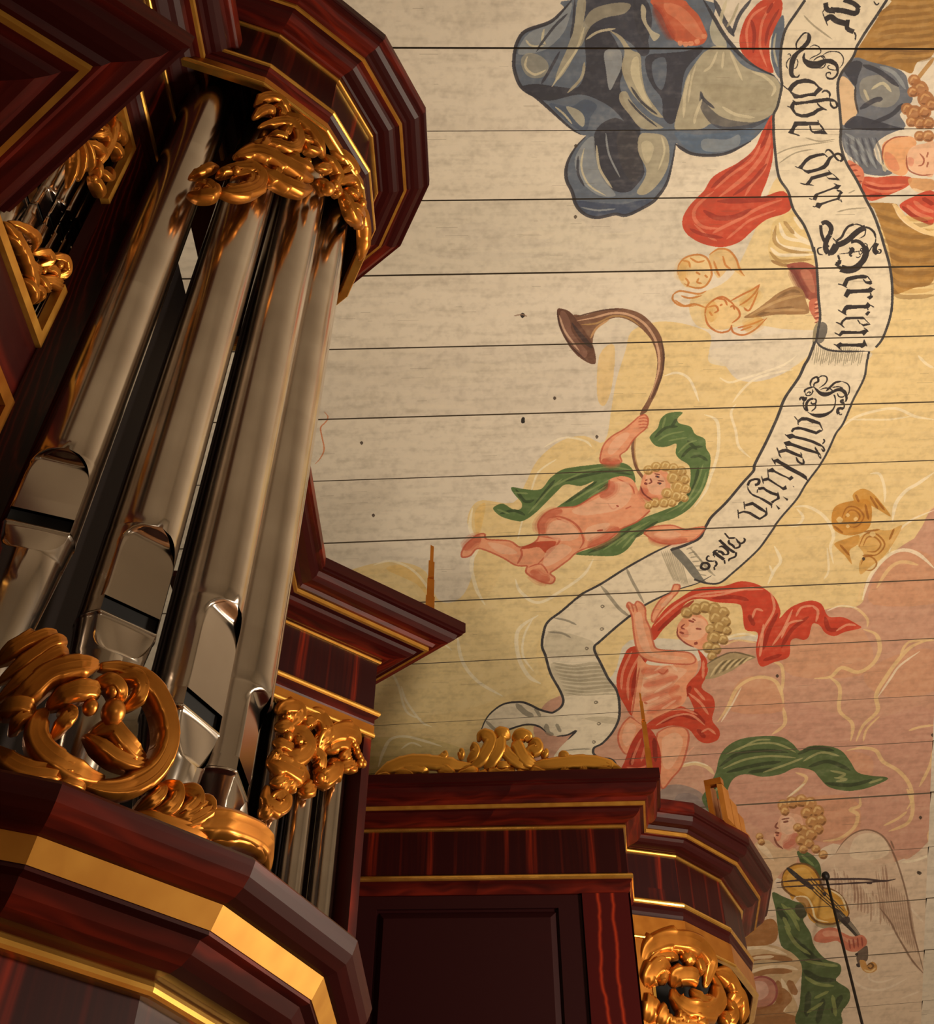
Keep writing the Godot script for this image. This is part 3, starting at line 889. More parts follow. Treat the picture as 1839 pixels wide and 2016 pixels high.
const PIER_SHADE := [
	[509,121,1522,132,1538,177,1553,193,1541,179,1514,162,1492],
	[356,139,1528,154,1521,153,1502],
	[566,195,1534,245,1552,280,1546,301,1519,283,1492,247,1479],
	[359,207,1519,239,1529,255,1516],
	[608,157,1482,198,1489,229,1475,236,1448,214,1423,175,1411,128,1416],
	[353,121,1442,161,1437,198,1439],
	[356,182,1475,207,1465,211,1444],
	[677,289,1457,293,1491,327,1523,374,1542,414,1541,440,1530],
	[468,306,1469,341,1496,378,1509,404,1499],
	[409,244,1442,271,1450,292,1437,291,1412,278,1404],
	[616,341,1462,346,1428,322,1396,282,1378],
	[364,358,1438,400,1456,412,1476],
	[365,365,1458,382,1478,405,1488],
	[654,111,1387,162,1381,209,1377,268,1381],
	[404,186,1400,221,1388,245,1381],
	[401,133,1369,183,1370,223,1371],
	[350,134,1331,165,1345,197,1364],
	[350,163,1311,183,1341,207,1360],
	[352,192,1320,207,1348,225,1365],
	[455,234,1337,260,1348,279,1370],
	[459,283,1402,304,1391,295,1371],
	[446,127,1324,124,1293,139,1273,166,1269,185,1287,177,1305,152,1296,155,1281],
	[394,116,1240,130,1256,130,1276],
	[350,118,1375,135,1404,121,1407],
	[405,120,1481,156,1489,173,1472],
	[313,386,1450,410,1450,418,1466],
	[351,174,1392,159,1401,137,1394],
]
const PIER_BUDS := [
	[251,413,1509],
	[251,428,1488],
	[251,436,1479],
	[251,447,1471],
	[251,419,1498],
	[251,405,1514],
	[251,433,1467],
	[251,396,1522],
	[335,161,1461],
	[300,293,1386],
]
const CREST := [
	[488,68,1729,107,1761,167,1787,228,1797,297,1792,359,1785,413,1779,474,1786],
	[306,75,1732,122,1746,143,1727],
	[366,153,1736,176,1754,210,1750,218,1732,191,1732],
	[366,164,1781,202,1774,264,1767,285,1755],
	[275,297,1800,331,1803,350,1817,331,1824],
	[274,406,1803,413,1822,403,1822],
	[365,434,1796,468,1820,464,1839,444,1836],
	[487,441,1772,481,1792,509,1822,529,1859,516,1879,488,1883,475,1866],
	[486,501,1767,535,1797,560,1833,561,1871,543,1872],
	[427,540,1878,571,1889,602,1876],
	[424,577,1852,590,1814,629,1783,682,1763],
	[485,612,1863,631,1838,656,1794,709,1772],
	[426,608,1867,640,1880,667,1874,669,1857],
	[424,668,1840,699,1848,708,1830,678,1818,683,1793],
	[272,717,1802,734,1814,726,1823],
	[272,781,1809,810,1802,809,1787],
	[482,636,1776,709,1770,788,1774,855,1779,933,1772,996,1749,1035,1722],
	[301,960,1778,971,1762,945,1757],
	[360,906,1728,943,1745,969,1739,967,1724],
	[331,845,1744,873,1756,860,1765],
	[425,318,1775,360,1759,384,1734],
	[301,825,1772,804,1754,798,1731],
	[362,528,1779,535,1755,568,1741,601,1753,605,1777],
	[272,481,1741,498,1745,511,1731],
	[271,627,1737,644,1741,657,1729],
	[242,542,1780,572,1775,602,1780],
	[362,474,1732,521,1749],
	[361,654,1728,615,1750],
	[363,387,1734,441,1751,481,1768],
	[361,746,1729,707,1745,668,1763],
]
const FAR_SHADE := [
	[758,21,1271,46,1311,107,1340,168,1346,250,1346,303,1325,301,1286,276,1243],
	[631,24,1203,39,1238,83,1272,127,1261],
	[403,25,1237,65,1285,122,1306,160,1299],
	[406,164,1320,187,1302,196,1277],
	[578,120,1219,137,1245,192,1254,230,1248],
	[642,123,1216,130,1183,174,1161,253,1173,319,1211,345,1256,331,1295],
	[466,185,1219,218,1194,271,1196,297,1225],
	[569,10,1112,30,1160,45,1193],
	[513,50,1106,75,1141,96,1152],
	[514,94,1105,113,1139],
	[516,128,1117,150,1154],
	[519,191,1113,211,1154],
	[661,356,1304,418,1292,442,1252,399,1208],
	[544,404,1284,474,1254,478,1185],
	[478,401,1243,405,1195,361,1161],
	[410,231,1321,244,1293,257,1266],
	[406,90,1318,152,1329,190,1317],
	[459,58,1235,91,1243,110,1235],
	[474,337,1185,370,1159],
	[517,56,1102,115,1116,179,1117,257,1135],
]
const CORNER := [
	[262,2203,1730,2188,1761,2182,1807,2170,1857,2159,1887],
	[192,2125,1727,2168,1755,2203,1771],
	[195,2118,1781,2161,1800,2192,1799],
	[202,2175,1854,2217,1879,2255,1886],
	[201,2197,1828,2238,1841,2262,1835],
	[165,2120,1830,2137,1860,2167,1881],
	[225,2197,1696,2231,1700,2269,1713],
	[197,2213,1743,2249,1758,2249,1801],
	[124,2084,1691,2111,1677,2135,1664,2172,1645],
	[122,2081,1666,2097,1638,2118,1618,2149,1590],
	[126,2095,1711,2128,1706,2162,1701,2189,1701],
	[192,2186,1743,2194,1717,2224,1715],
	[168,2195,1905,2196,1860,2222,1864],
	[194,2150,1829,2147,1790,2133,1760],
]
const CORNER_LOW := [
	[222,2025,1341,2069,1343,2121,1347,2181,1347,2220,1342],
	[195,2039,1358,2086,1386,2118,1399,2146,1394],
	[164,2047,1332,2081,1341,2109,1342],
	[172,2144,1388,2166,1417,2192,1422,2184,1397],
	[169,2119,1342,2158,1364,2187,1380],
	[208,2207,1450,2234,1472,2260,1462,2246,1431],
	[235,2202,1384,2246,1415,2269,1431],
	[173,2183,1376,2215,1375,2244,1393],
	[169,2153,1332,2190,1334,2220,1327],
	[142,2173,1339,2211,1356,2235,1346],
	[176,2197,1411,2223,1423,2250,1420],
]
const CORNER_BUDS := [
	[174,2228,1448],
	[127,2191,1392],
	[152,2198,1690],
]
var palette := [Color8(232,207,150),Color8(238,216,164),Color8(226,215,192),Color8(196,178,110),Color8(188,172,104),Color8(205,158,134),Color8(200,150,132),Color8(150,134,128),Color8(122,112,116),Color8(222,202,178),Color8(222,158,112),Color8(236,196,116),Color8(248,238,210),Color8(238,208,150),Color8(236,214,160),Color8(232,172,146),Color8(236,222,200),Color8(92,104,122),Color8(46,48,62),Color8(150,158,164),Color8(176,168,142),Color8(208,200,170),Color8(164,156,130),Color8(84,104,132),Color8(58,56,62),Color8(60,72,98),Color8(70,84,108),Color8(42,42,54),Color8(196,92,58),Color8(222,140,104),Color8(150,52,30),Color8(226,150,112),Color8(196,68,40),Color8(224,128,98),Color8(150,40,24),Color8(168,124,60),Color8(196,156,90),Color8(132,96,48),Color8(90,56,36),Color8(178,132,70),Color8(104,110,122),Color8(222,190,150),Color8(150,150,140),Color8(40,36,40),Color8(232,172,122),Color8(236,190,156),Color8(214,120,90),Color8(220,120,96),Color8(150,70,50),Color8(170,112,66),Color8(222,176,118),Color8(118,72,44),Color8(200,84,56),Color8(214,158,104),Color8(244,216,176),Color8(222,132,100),Color8(160,66,48),Color8(204,76,52),Color8(196,152,82),Color8(240,216,178),Color8(236,206,150),Color8(226,200,140),Color8(244,234,212),Color8(170,136,80),Color8(150,112,66),Color8(158,84,66),Color8(206,138,110),Color8(110,48,40),Color8(196,108,82),Color8(236,176,144),Color8(122,46,36),Color8(160,122,78),Color8(200,164,112),Color8(120,88,54),Color8(196,160,110),Color8(236,204,142),Color8(226,184,112),Color8(196,120,50),Color8(238,206,146),Color8(190,104,44),Color8(208,152,64),Color8(196,132,44),Color8(200,140,52),Color8(200,140,56),Color8(214,164,84),Color8(150,88,26),Color8(236,208,150),Color8(142,82,22),Color8(232,220,194),Color8(176,166,140),Color8(212,204,180),Color8(150,142,118),Color8(140,132,110),Color8(104,100,90),Color8(116,116,108),Color8(130,124,106),Color8(108,104,98),Color8(150,140,112),Color8(142,134,112),Color8(128,120,98),Color8(58,56,58),Color8(110,100,84),Color8(38,32,34),Color8(122,84,62),Color8(96,60,44),Color8(140,100,84),Color8(60,40,38),Color8(214,172,140),Color8(178,138,84),Color8(196,150,100),Color8(84,54,42),Color8(206,170,144),Color8(70,44,36),Color8(190,150,100),Color8(88,116,66),Color8(52,72,42),Color8(134,156,98),Color8(232,160,122),Color8(192,92,66),Color8(240,196,164),Color8(180,60,34),Color8(160,60,44),Color8(170,70,50),Color8(212,112,88),Color8(196,158,92),Color8(232,208,148),Color8(150,110,58),Color8(120,48,40),Color8(60,60,70),Color8(200,66,42),Color8(236,168,136),Color8(196,66,40),Color8(232,150,118),Color8(236,160,128),Color8(180,56,36),Color8(126,34,22),Color8(224,136,106),Color8(206,96,66),Color8(248,214,184),Color8(214,110,84),Color8(132,52,42),Color8(176,142,84),Color8(222,196,136),Color8(128,96,54),Color8(168,152,112),Color8(224,206,160),Color8(106,92,62),Color8(96,84,60),Color8(84,104,62),Color8(50,62,38),Color8(170,170,118),Color8(214,190,164),Color8(240,228,200),Color8(228,212,188),Color8(150,116,96),Color8(150,120,100),Color8(120,92,74),Color8(204,176,136),Color8(150,98,54),Color8(244,228,198),Color8(196,136,116),Color8(228,190,172),Color8(150,70,70),Color8(150,96,50),Color8(158,104,52),Color8(216,186,150),Color8(236,216,186),Color8(78,100,60),Color8(80,100,60),Color8(50,62,40),Color8(146,158,96),Color8(60,54,44),Color8(226,178,148),Color8(240,206,178),Color8(214,120,96),Color8(184,96,76),Color8(120,64,52),Color8(188,138,82),Color8(228,190,130),Color8(130,86,50),Color8(206,152,60),Color8(226,180,92),Color8(170,116,44),Color8(150,140,110),Color8(110,74,36),Color8(246,230,190),Color8(52,46,46),Color8(60,54,50),Color8(60,46,40),Color8(170,160,140),Color8(50,40,40),Color8(60,44,46),Color8(202,120,94),Color8(230,172,144),Color8(150,70,58),Color8(104,88,76),Color8(200,150,84),Color8(110,76,42),Color8(52,44,44),Color8(60,48,40),Color8(34,28,26),Color8(28,24,22),Color8(150,120,98),Color8(206,116,70)]
func painting() -> void:
	patches_and_brushes([
		[0,0,100,882,1500,895,1384,902,1310,920,1221,930,1171,970,1147,1027,1143,1092,1160,1133,1186,1134,1242,1172,1267,1209,1313,1263,1324,1333,1300,1387,1249,1448,1203,1456,1046,1482,932,1565,876,1702,921,1855,2069,1434,2148,1321,2159,1182,2168,986,2156,944,2273,830,2352,751,2462,730,2702,39,2645,50,1955,179,1913,243,1887,308,1868,373,1868,436,1902,469,1994,526,1994,557,1916,559,1803,540,1752,549,1703,577,1679,655,1691,686,1627,715,1552,771,1492,829,1478],
		[0,1,50,179,1945,308,1903,386,1915,454,2026,586,2017,708,1710,845,1550,962,1520,1173,1698,1051,1892,853,1982,738,2142,730,2277,527,2367,324,2353,177,2242],
		[0,0,85,1211,913,1230,844,1258,742,1300,788,1347,873,1382,959,1430,1045,1444,1162,1340,1174,1234,1156,1158,1169,1092,1153,1073,1081,1146,1040,1181,998],
		[0,2,90,1137,1227,1187,1214,1289,1187,1393,1182,1399,1234,1351,1285,1275,1313,1223,1316,1193,1281,1137,1264],
		[0,3,40,69,2466,257,2451,420,2455,530,2506,615,2577,646,2695,66,2647],
		[0,4,35,68,2528,338,2531,503,2567,575,2689,66,2647],
		[0,5,100,1823,1821,1742,1859,1684,1907,1648,1956,1621,2006,1624,2057,1598,2081,1540,2078,1458,2107,1405,2147,1352,2181,1252,2172,1207,2221,1077,2282,967,2301,801,2333,751,2382,737,2460,753,2546,688,2698,750,2852,1424,3056,1584,3147,1717,3101,1849,3035,1970,3006],
		[0,6,40,1228,2417,1457,2394,1671,2495,1874,2469,1962,2949,1725,3024,1505,2950,1250,2744],
		[0,7,90,1104,2732,1146,2707,1206,2731,1253,2783,1303,2860,1327,2972,1113,2881],
		[0,8,50,1149,2755,1199,2749,1256,2820,1276,2895,1170,2850],
		[0,9,100,1399,3131,1515,3064,1627,2960,1758,3046,1865,3036,1969,3003,2059,3733,1380,3668,1352,3300],
		[0,10,40,1718,1892,1807,1930,1855,2069,1654,2075,1644,1990,1672,1923],
		[0,10,35,1434,2148,1544,2112,1619,2142,1674,2249,1638,2317,1449,2305,1412,2216],
		[0,10,40,1293,2321,1348,2299,1409,2338,1431,2433,1286,2421],
		[0,10,30,1653,2318,1733,2253,1847,2242,1865,2385,1720,2393],
		[0,10,30,1474,2608,1653,2621,1717,2665,1694,2741,1540,2690],
		[0,10,35,1491,2802,1670,2798,1699,2928,1627,2960,1532,2915],
		[0,11,60,334,1888,386,1878,432,1926,446,1993,413,1941],
		[0,11,60,558,1720,584,1688,579,1754,567,1803],
		[0,11,60,855,1234,891,1206,892,1324,876,1384,856,1353],
		[1,12,75,72,3,302,1874,347,1863,399,1892,436,1943,464,2010],
		[1,12,75,100,3,552,1703,547,1769,568,1827,553,1883,569,1966,593,2017],
		[1,12,75,89,3,670,1939,685,1981,733,2017,799,1979,851,1932,873,1883],
		[1,12,75,108,3,735,2058,683,2105,686,2189,716,2259,751,2287],
		[1,12,75,61,3,722,2066,700,2123,699,2190,729,2243],
		[1,12,75,43,3,683,1742,672,1808],
		[1,12,75,55,3,761,1554,717,1595,700,1660],
		[1,12,75,68,3,729,1511,777,1482,830,1494,850,1516],
		[1,12,75,44,3,178,2011,256,2080],
		[1,12,75,63,3,377,2271,391,2323,432,2395,460,2417],
		[1,12,75,63,3,350,2219,370,2271,391,2357,432,2386],
		[1,12,75,60,3,467,2027,455,2092,509,2162],
		[1,12,75,93,3,522,2112,537,2197,579,2267,649,2323],
		[1,12,75,97,3,318,2572,331,2510,351,2459,392,2452,447,2478,489,2502],
		[1,12,75,65,3,379,2503,406,2479,434,2498],
		[1,12,80,68,3,1022,1300,1054,1291,1084,1306,1103,1340,1118,1379],
		[1,12,75,85,3,1134,1419,1160,1431,1174,1458,1180,1534,1175,1588,1166,1630,1157,1676,1131,1728],
		[1,12,70,69,3,1359,1248,1328,1276,1273,1298,1224,1315,1192,1324,1166,1309],
		[1,12,70,70,3,1355,1291,1306,1299,1258,1316,1227,1349,1206,1386],
		[1,12,70,71,3,1215,1391,1204,1417,1221,1476,1234,1531,1267,1570],
		[1,12,70,90,3,1497,1481,1532,1445,1581,1425,1640,1417,1695,1446,1748,1459],
		[1,12,60,60,3,1515,1450,1575,1452,1627,1454,1686,1445],
		[1,12,70,74,3,1679,1257,1703,1282,1726,1297],
		[1,12,70,93,3,1398,1740,1432,1739,1474,1765,1504,1804,1517,1842,1512,1878,1526,1932],
		[1,12,70,76,3,1407,1746,1427,1774,1416,1800,1386,1799],
		[1,12,75,93,3,1357,1865,1379,1914,1365,1945,1351,1992],
		[1,12,70,62,3,1350,1928,1362,1960],
		[1,12,70,77,3,1595,1637,1621,1639,1640,1687,1646,1736],
		[1,12,80,110,3,1675,1802,1677,1743,1699,1700,1731,1675,1770,1640],
		[1,12,60,63,3,1505,1984,1515,1952,1503,1878],
		[1,13,80,128,3,1677,1891,1697,1834,1736,1794,1785,1758],
		[1,12,80,64,3,1678,1902,1685,1850,1720,1804,1786,1769],
		[1,12,85,114,3,1620,2057,1634,1980,1671,1918,1713,1896,1760,1912,1811,1962],
		[1,13,70,115,3,1656,2019,1685,1956,1718,1936,1765,1949],
		[1,12,75,77,3,1229,2189,1262,2160,1302,2153,1333,2164],
		[1,13,75,65,3,1245,2190,1284,2174,1335,2186],
		[1,13,75,94,3,1392,2254,1414,2268,1423,2312,1423,2369],
		[1,13,75,108,3,1250,2463,1272,2412,1297,2336,1346,2304,1398,2317,1423,2363,1432,2402],
		[1,12,75,54,3,1260,2464,1282,2405,1307,2336],
		[1,13,75,110,3,1433,2417,1443,2487,1410,2530],
		[1,13,75,122,3,1512,2318,1558,2315,1586,2285,1635,2304,1674,2278,1689,2229,1673,2178,1634,2157],
		[1,13,75,112,3,1553,2314,1588,2354,1597,2445,1639,2503,1641,2580],
		[1,13,75,79,3,1498,2079,1537,2066,1600,2081,1640,2120,1644,2151],
		[1,12,75,52,3,1524,2089,1563,2073,1611,2085],
		[1,13,75,65,3,1612,2009,1608,2063,1604,2069],
		[1,13,75,126,3,1842,2200,1782,2222,1746,2270,1716,2331,1697,2387,1708,2454,1672,2513,1657,2582],
		[1,12,75,70,3,1805,2242,1753,2289,1732,2332,1703,2394],
		[1,13,75,83,3,1843,2207,1770,2208,1750,2257],
		[1,13,75,72,3,1678,2584,1684,2530,1716,2478],
		[1,13,75,119,3,1633,2617,1675,2609,1719,2623,1745,2667,1793,2705,1831,2757,1848,2814,1836,2853],
		[1,13,75,102,3,1881,2530,1839,2535,1808,2548],
		[1,13,75,105,3,1891,2629,1888,2692,1865,2774],
		[1,13,75,101,3,1473,2785,1508,2752,1525,2712,1491,2689],
		[1,12,75,73,3,1478,2782,1522,2733],
		[1,14,75,125,3,1158,2642,1193,2631,1231,2647,1254,2677],
		[1,12,75,55,3,1162,2632,1198,2626,1236,2644],
		[1,15,75,55,3,1167,2622,1175,2587,1189,2565],
		[1,13,75,123,3,1790,2929,1847,2900,1851,2834,1828,2779],
		[1,13,75,92,3,1772,2907,1813,2884,1837,2860],
		[1,13,75,121,3,1689,2796,1692,2829,1666,2840,1690,2861,1684,2907,1645,2943,1596,2949],
		[1,12,75,96,3,1843,3048,1887,3045,1939,3022],
		[1,13,75,94,3,1925,2906,1914,2952,1924,2986],
		[1,16,75,68,3,1793,3414,1789,3484,1826,3508,1881,3493],
		[1,16,75,86,3,1732,3478,1776,3525,1841,3538,1911,3503],
		[1,16,75,66,3,1884,3220,1937,3287],
		[1,16,75,70,3,1902,3580,1957,3557],
		[1,16,75,50,3,1817,3325,1851,3321],
		[0,17,100,737,296,721,316,691,344,636,364,618,389,612,418,614,451,631,492,664,515,698,545,747,591,777,612,788,617,764,652,748,696,748,741,763,778,776,817,800,842,830,850,870,841,897,845,933,827,965,803,989,758,999,694,1003,640,1019,654,1046,670,1091,675,1135,666,1185,633,1212,597,1231,564,1246,531,1244,493,1224,466,1189,447,1150,424,1101,378,1068,334,1039,294],
		[0,18,100,773,362,819,359,850,396,868,440,860,492,891,561,915,596,909,617,854,553,808,523,764,511,697,526,649,511,631,492,666,485,720,492,763,492,778,440],
		[0,18,85,769,296,836,295,878,295,901,315,912,362,923,406,906,417,878,389,819,362,780,355,768,335],
		[0,19,75,738,302,718,322,688,349,643,369,620,407,638,414,690,399,721,369,733,339],
		[0,20,55,628,425,645,410,674,418,692,440,683,466,655,470,636,455],
		[0,20,80,751,296,747,336,739,382,717,440,709,477,729,458,758,396,768,335,769,296],
		[0,20,70,788,315,836,302,872,305,859,325,814,335,783,355,765,396,757,386,768,342],
		[0,19,90,819,406,854,402,861,440,849,477,836,500,825,451],
		[0,18,90,878,295,907,295,924,335,920,375,915,395,891,362],
		[0,21,80,897,305,908,315,911,341,927,362,945,372,932,385,916,362,899,335],
		[0,20,90,827,362,856,375,880,402,902,414,909,458,923,508,956,554,968,569,942,561,902,523,879,492,861,447,865,406,849,379],
		[0,21,80,885,425,899,421,905,462,920,508,940,542,921,530,897,492,883,458],
		[0,20,85,861,508,876,504,892,530,927,565,962,588,967,596,919,596,887,561,863,530],
		[0,18,95,917,417,959,410,1002,406,1049,398,1013,447,1006,493,1007,546,991,585,968,569,961,523,937,492,920,458],
		[0,17,90,932,432,960,421,967,462,959,500,939,477],
		[0,20,95,1053,406,1034,432,1015,470,1008,515,996,592,1019,600,1063,597,1084,585,1122,593,1181,585,1227,562,1245,524,1242,493,1221,466,1167,451,1136,432,1111,402,1081,395],
		[0,22,70,1058,500,1082,485,1142,493,1194,497,1233,508,1228,539,1186,558,1126,554,1086,527],
		[0,21,70,1049,294,1064,327,1060,361,1074,392,1104,398,1089,361,1067,327],
		[0,18,60,1051,508,1072,539,1112,570,1180,582,1224,570,1182,597,1123,601,1084,585,1055,546],
		[0,23,90,1000,605,1057,614,1130,605,1186,597,1185,628,1134,655,1083,668,1045,663,1018,640],
		[0,19,60,1069,627,1125,628,1154,614,1156,646,1113,664,1071,659],
		[0,18,100,813,595,855,569,900,596,916,617,917,653,929,698,933,730,914,766,897,782,867,779,839,751,818,697,808,648],
		[0,24,80,864,608,908,604,915,662,930,712,910,752,886,725,868,671],
		[0,19,75,785,634,806,617,812,652,826,715,851,761,868,793,830,792,792,760,771,719,766,679],
		[0,20,90,916,613,945,609,975,618,989,654,989,708,970,757,942,789,919,784,935,743,937,712,915,662],
		[0,21,60,921,640,939,631,952,653,943,694,932,689],
		[0,25,90,775,805,824,809,884,814,921,806,958,803,933,827,897,844,856,841,826,849,796,838],
		[0,26,90,697,534,748,541,779,523,809,538,796,568,787,603,754,587],
		[0,21,70,737,541,766,549,782,568,780,591,761,576],
		[1,21,85,46,3,637,383,651,396,680,396],
		[1,21,85,58,3,678,359,675,382,683,393],
		[1,21,85,58,3,642,418,639,444,661,462,686,451],
		[1,20,85,70,3,774,432,769,470,739,507],
		[1,21,85,58,3,702,492,728,447,758,396,769,355],
		[1,21,85,58,3,775,382,802,365,841,358],
		[1,18,85,58,3,744,296,744,342,739,379],
		[1,18,85,58,3,729,326,699,356,662,407],
		[1,18,85,70,3,716,406,693,455,677,485],
		[1,18,85,60,3,886,492,914,530,953,561],
		[1,18,85,48,3,881,523,912,557,955,592],
		[1,21,85,73,3,1022,462,1015,508,1016,569],
		[1,21,85,48,3,1034,440,1027,477,1024,531],
		[1,21,85,61,3,1097,406,1097,447],
		[1,21,85,61,3,1112,406,1129,439,1148,477],
		[1,21,85,61,3,1082,406,1071,440,1054,455],
		[1,21,85,75,3,1168,455,1198,466,1227,493,1222,516],
		[1,21,85,75,3,1106,542,1141,562,1187,570],
		[1,18,85,73,3,1051,504,1060,523,1088,546],
		[1,18,85,97,3,996,508,996,554],
		[1,21,85,73,3,1056,523,1045,562,1043,585],
		[1,21,85,60,3,815,643,826,711,859,770],
		[1,21,85,48,3,786,652,782,706,803,760,845,792],
		[1,18,85,60,3,773,674,775,724,792,764],
		[1,21,85,49,3,968,618,978,662,967,716],
		[1,19,85,48,3,835,608,846,670,876,738],
		[1,21,85,47,3,754,584,734,560,712,541],
		[1,19,85,49,3,787,821,825,830,870,827],
		[1,18,85,109,3,1064,294,1090,337,1119,374],
		[1,21,85,85,3,1093,294,1085,327,1084,351],
		[1,20,85,61,3,1122,300,1111,334,1099,354],
		[1,18,85,85,3,1150,293,1125,330,1115,371],
		[1,27,90,81,3,737,296,721,316,691,344,636,364,618,389,612,418,614,451,631,492,664,515,698,545,747,591,777,612],
		[1,27,90,85,3,788,617,764,652,748,696,748,741,763,778,776,817,800,842,830,850,870,841,897,845,933,827,965,803,989,758,999,694,1003,640],
		[1,27,90,87,3,1003,640,1019,654,1046,670,1091,675,1135,666,1185,633],
		[1,27,90,86,3,1039,294,1068,334,1101,378,1150,424,1189,447,1224,466],
		[0,28,100,917,295,945,328,962,361,982,385,1012,395,1045,392,1056,375,1049,358,1031,328,1008,308,989,294],
		[0,29,60,950,301,986,308,1017,331,1038,358,1050,375,1036,381,1013,365,982,338,955,321],
		[1,30,21,266,3,925,305,954,351,979,382],
		[1,30,30,191,3,925,305,954,351,979,382],
		[1,30,48,116,3,925,305,954,351,979,382],
		[0,31,80,988,385,996,384,1000,390,996,396,989,393],
		[0,31,80,1000,388,1009,386,1013,392,1009,398,1002,396],
		[0,31,80,1013,386,1022,385,1026,391,1021,396,1014,394],
		[0,31,80,1027,382,1036,380,1040,387,1035,392,1029,390],
		[0,31,80,1042,370,1051,369,1055,375,1050,380,1044,378],
		[0,32,100,1179,293,1153,317,1138,344,1132,381,1141,409,1165,432,1189,447,1220,458,1209,424,1204,384,1215,354,1224,333,1221,293],
		[1,33,85,62,3,1205,297,1184,334,1180,367,1184,402,1203,443],
		[1,33,85,61,3,1188,307,1158,327,1147,361,1155,402],
		[1,34,85,74,3,1218,313,1198,357,1195,395],
		[1,34,85,86,3,1155,337,1166,368,1167,409],
		[1,34,85,74,3,1202,300,1190,323],
		[0,17,100,1212,357,1208,388,1212,424,1228,462,1241,466,1239,395,1230,327],
		[1,21,70,50,3,1217,367,1216,402,1229,443],
		[0,32,100,1231,566,1212,597,1195,655,1160,696,1103,736,1081,782,1053,816,1037,850,1038,879,1056,905,1092,927,1139,937,1181,924,1209,895,1244,861,1288,845,1302,824,1278,784,1238,797,1223,800,1236,742,1242,674],
		[1,33,75,114,3,1228,610,1225,655,1199,710,1165,755,1120,800],
		[1,33,75,80,3,1209,642,1190,691,1141,736,1107,777],
		[1,33,75,80,3,1236,655,1223,719,1197,765,1184,797],
		[1,33,75,91,3,1107,782,1068,821,1064,854,1089,880,1131,885],
		[1,33,75,93,3,1277,807,1225,827,1175,860,1131,885,1113,898],
		[1,33,75,70,3,1264,836,1205,861,1170,894,1149,915],
		[1,33,75,58,3,1065,871,1102,906,1126,919],
		[1,34,75,102,3,1189,673,1133,732,1099,773],
		[1,34,75,92,3,1229,701,1196,755,1154,796],
		[1,34,75,138,3,1117,809,1170,809,1223,806,1261,802],
		[1,34,75,138,3,1085,834,1121,855,1166,852,1203,831],
		[1,34,75,92,3,1055,884,1090,901,1141,911],
		[1,34,75,91,3,1225,578,1222,619,1210,655],
		[0,35,100,1467,292,1456,329,1442,355,1423,390,1415,403,1410,420,1460,435,1525,449,1555,459,1565,431,1603,406,1584,291],
		[1,36,40,104,3,1442,311,1489,298,1537,301,1584,294],
		[1,37,40,104,3,1454,319,1490,308,1539,309,1586,302],
		[1,36,40,104,3,1466,327,1492,318,1540,317,1587,310],
		[1,37,40,104,3,1446,335,1493,329,1541,325,1588,319],
		[1,36,40,104,3,1458,343,1495,339,1543,333,1590,327],
		[1,37,40,105,3,1469,351,1495,340,1544,342,1591,335],
		[1,36,40,104,3,1450,360,1497,351,1545,350,1592,343],
		[1,37,40,105,3,1461,368,1498,361,1546,358,1594,352],
		[1,36,40,105,3,1473,376,1500,372,1548,366,1595,360],
		[1,37,40,105,3,1453,385,1500,373,1549,375,1597,368],
		[1,36,40,105,3,1465,393,1502,383,1550,383,1598,377],
		[1,37,40,105,3,1477,401,1503,394,1552,391,1599,385],
		[1,36,40,105,3,1457,411,1505,405,1553,400,1601,393],
		[1,37,40,105,3,1469,420,1505,406,1554,409,1602,402],
		[1,36,40,105,3,1480,429,1507,418,1556,418,1603,411],
		[1,37,40,105,3,1461,438,1508,429,1557,427,1605,420],
		[1,38,30,65,3,1411,401,1484,401,1554,403,1602,403],
		[1,39,90,107,3,1605,420,1582,456,1565,484],
		[0,40,100,1413,420,1453,431,1511,445,1541,463,1552,492,1567,524,1553,549,1541,564,1559,593,1533,609,1513,621,1494,642,1491,676,1521,715,1544,732,1520,740,1472,731,1451,697,1419,667,1405,625,1396,585,1425,564,1427,527,1419,491,1381,470,1389,445],
		[0,41,100,1388,466,1415,488,1427,527,1435,560,1413,585,1401,585,1389,534,1380,491],
		[0,18,80,1389,449,1411,428,1432,435,1426,466,1422,491,1402,470],
		[0,18,85,1407,593,1429,567,1472,575,1531,593,1561,601,1504,605,1440,600],
		[0,42,70,1434,477,1471,463,1515,477,1534,513,1517,542,1475,542,1440,520],
		[1,18,80,117,3,1433,438,1477,456,1528,492],
		[1,19,80,92,3,1475,442,1513,459,1546,499],
		[1,18,80,131,3,1440,549,1473,527,1493,524],
		[1,18,80,119,3,1544,535,1520,564,1473,586],
		[1,21,80,79,3,1462,499,1488,484,1512,506],
		[1,21,80,65,3,1444,499,1459,527],
		[1,19,80,79,3,1413,612,1443,634,1477,676,1503,719],
		[1,19,80,66,3,1419,638,1455,676,1481,714],
		[1,21,80,94,3,1514,693,1526,728],
		[1,43,80,52,3,1422,491,1426,524,1438,560],
		[1,19,50,53,3,1412,625,1424,667,1441,705],
		[1,18,50,53,3,1421,625,1433,667,1449,706],
		[1,19,50,53,3,1429,625,1443,667,1458,706],
		[1,18,50,53,3,1438,625,1452,667,1466,706],
		[1,19,50,53,3,1446,625,1461,667,1475,706],
		[1,18,50,53,3,1455,625,1470,668,1484,706],
		[1,19,50,53,3,1463,625,1480,668,1492,706],
		[1,18,50,53,3,1472,625,1489,668,1501,706],
		[1,19,50,53,3,1481,625,1498,668,1509,706],
		[1,18,50,53,3,1489,625,1508,668,1518,706],
		[0,44,100,1509,647,1535,626,1577,622,1594,643,1583,668,1575,694,1583,724,1570,741,1540,728,1519,698],
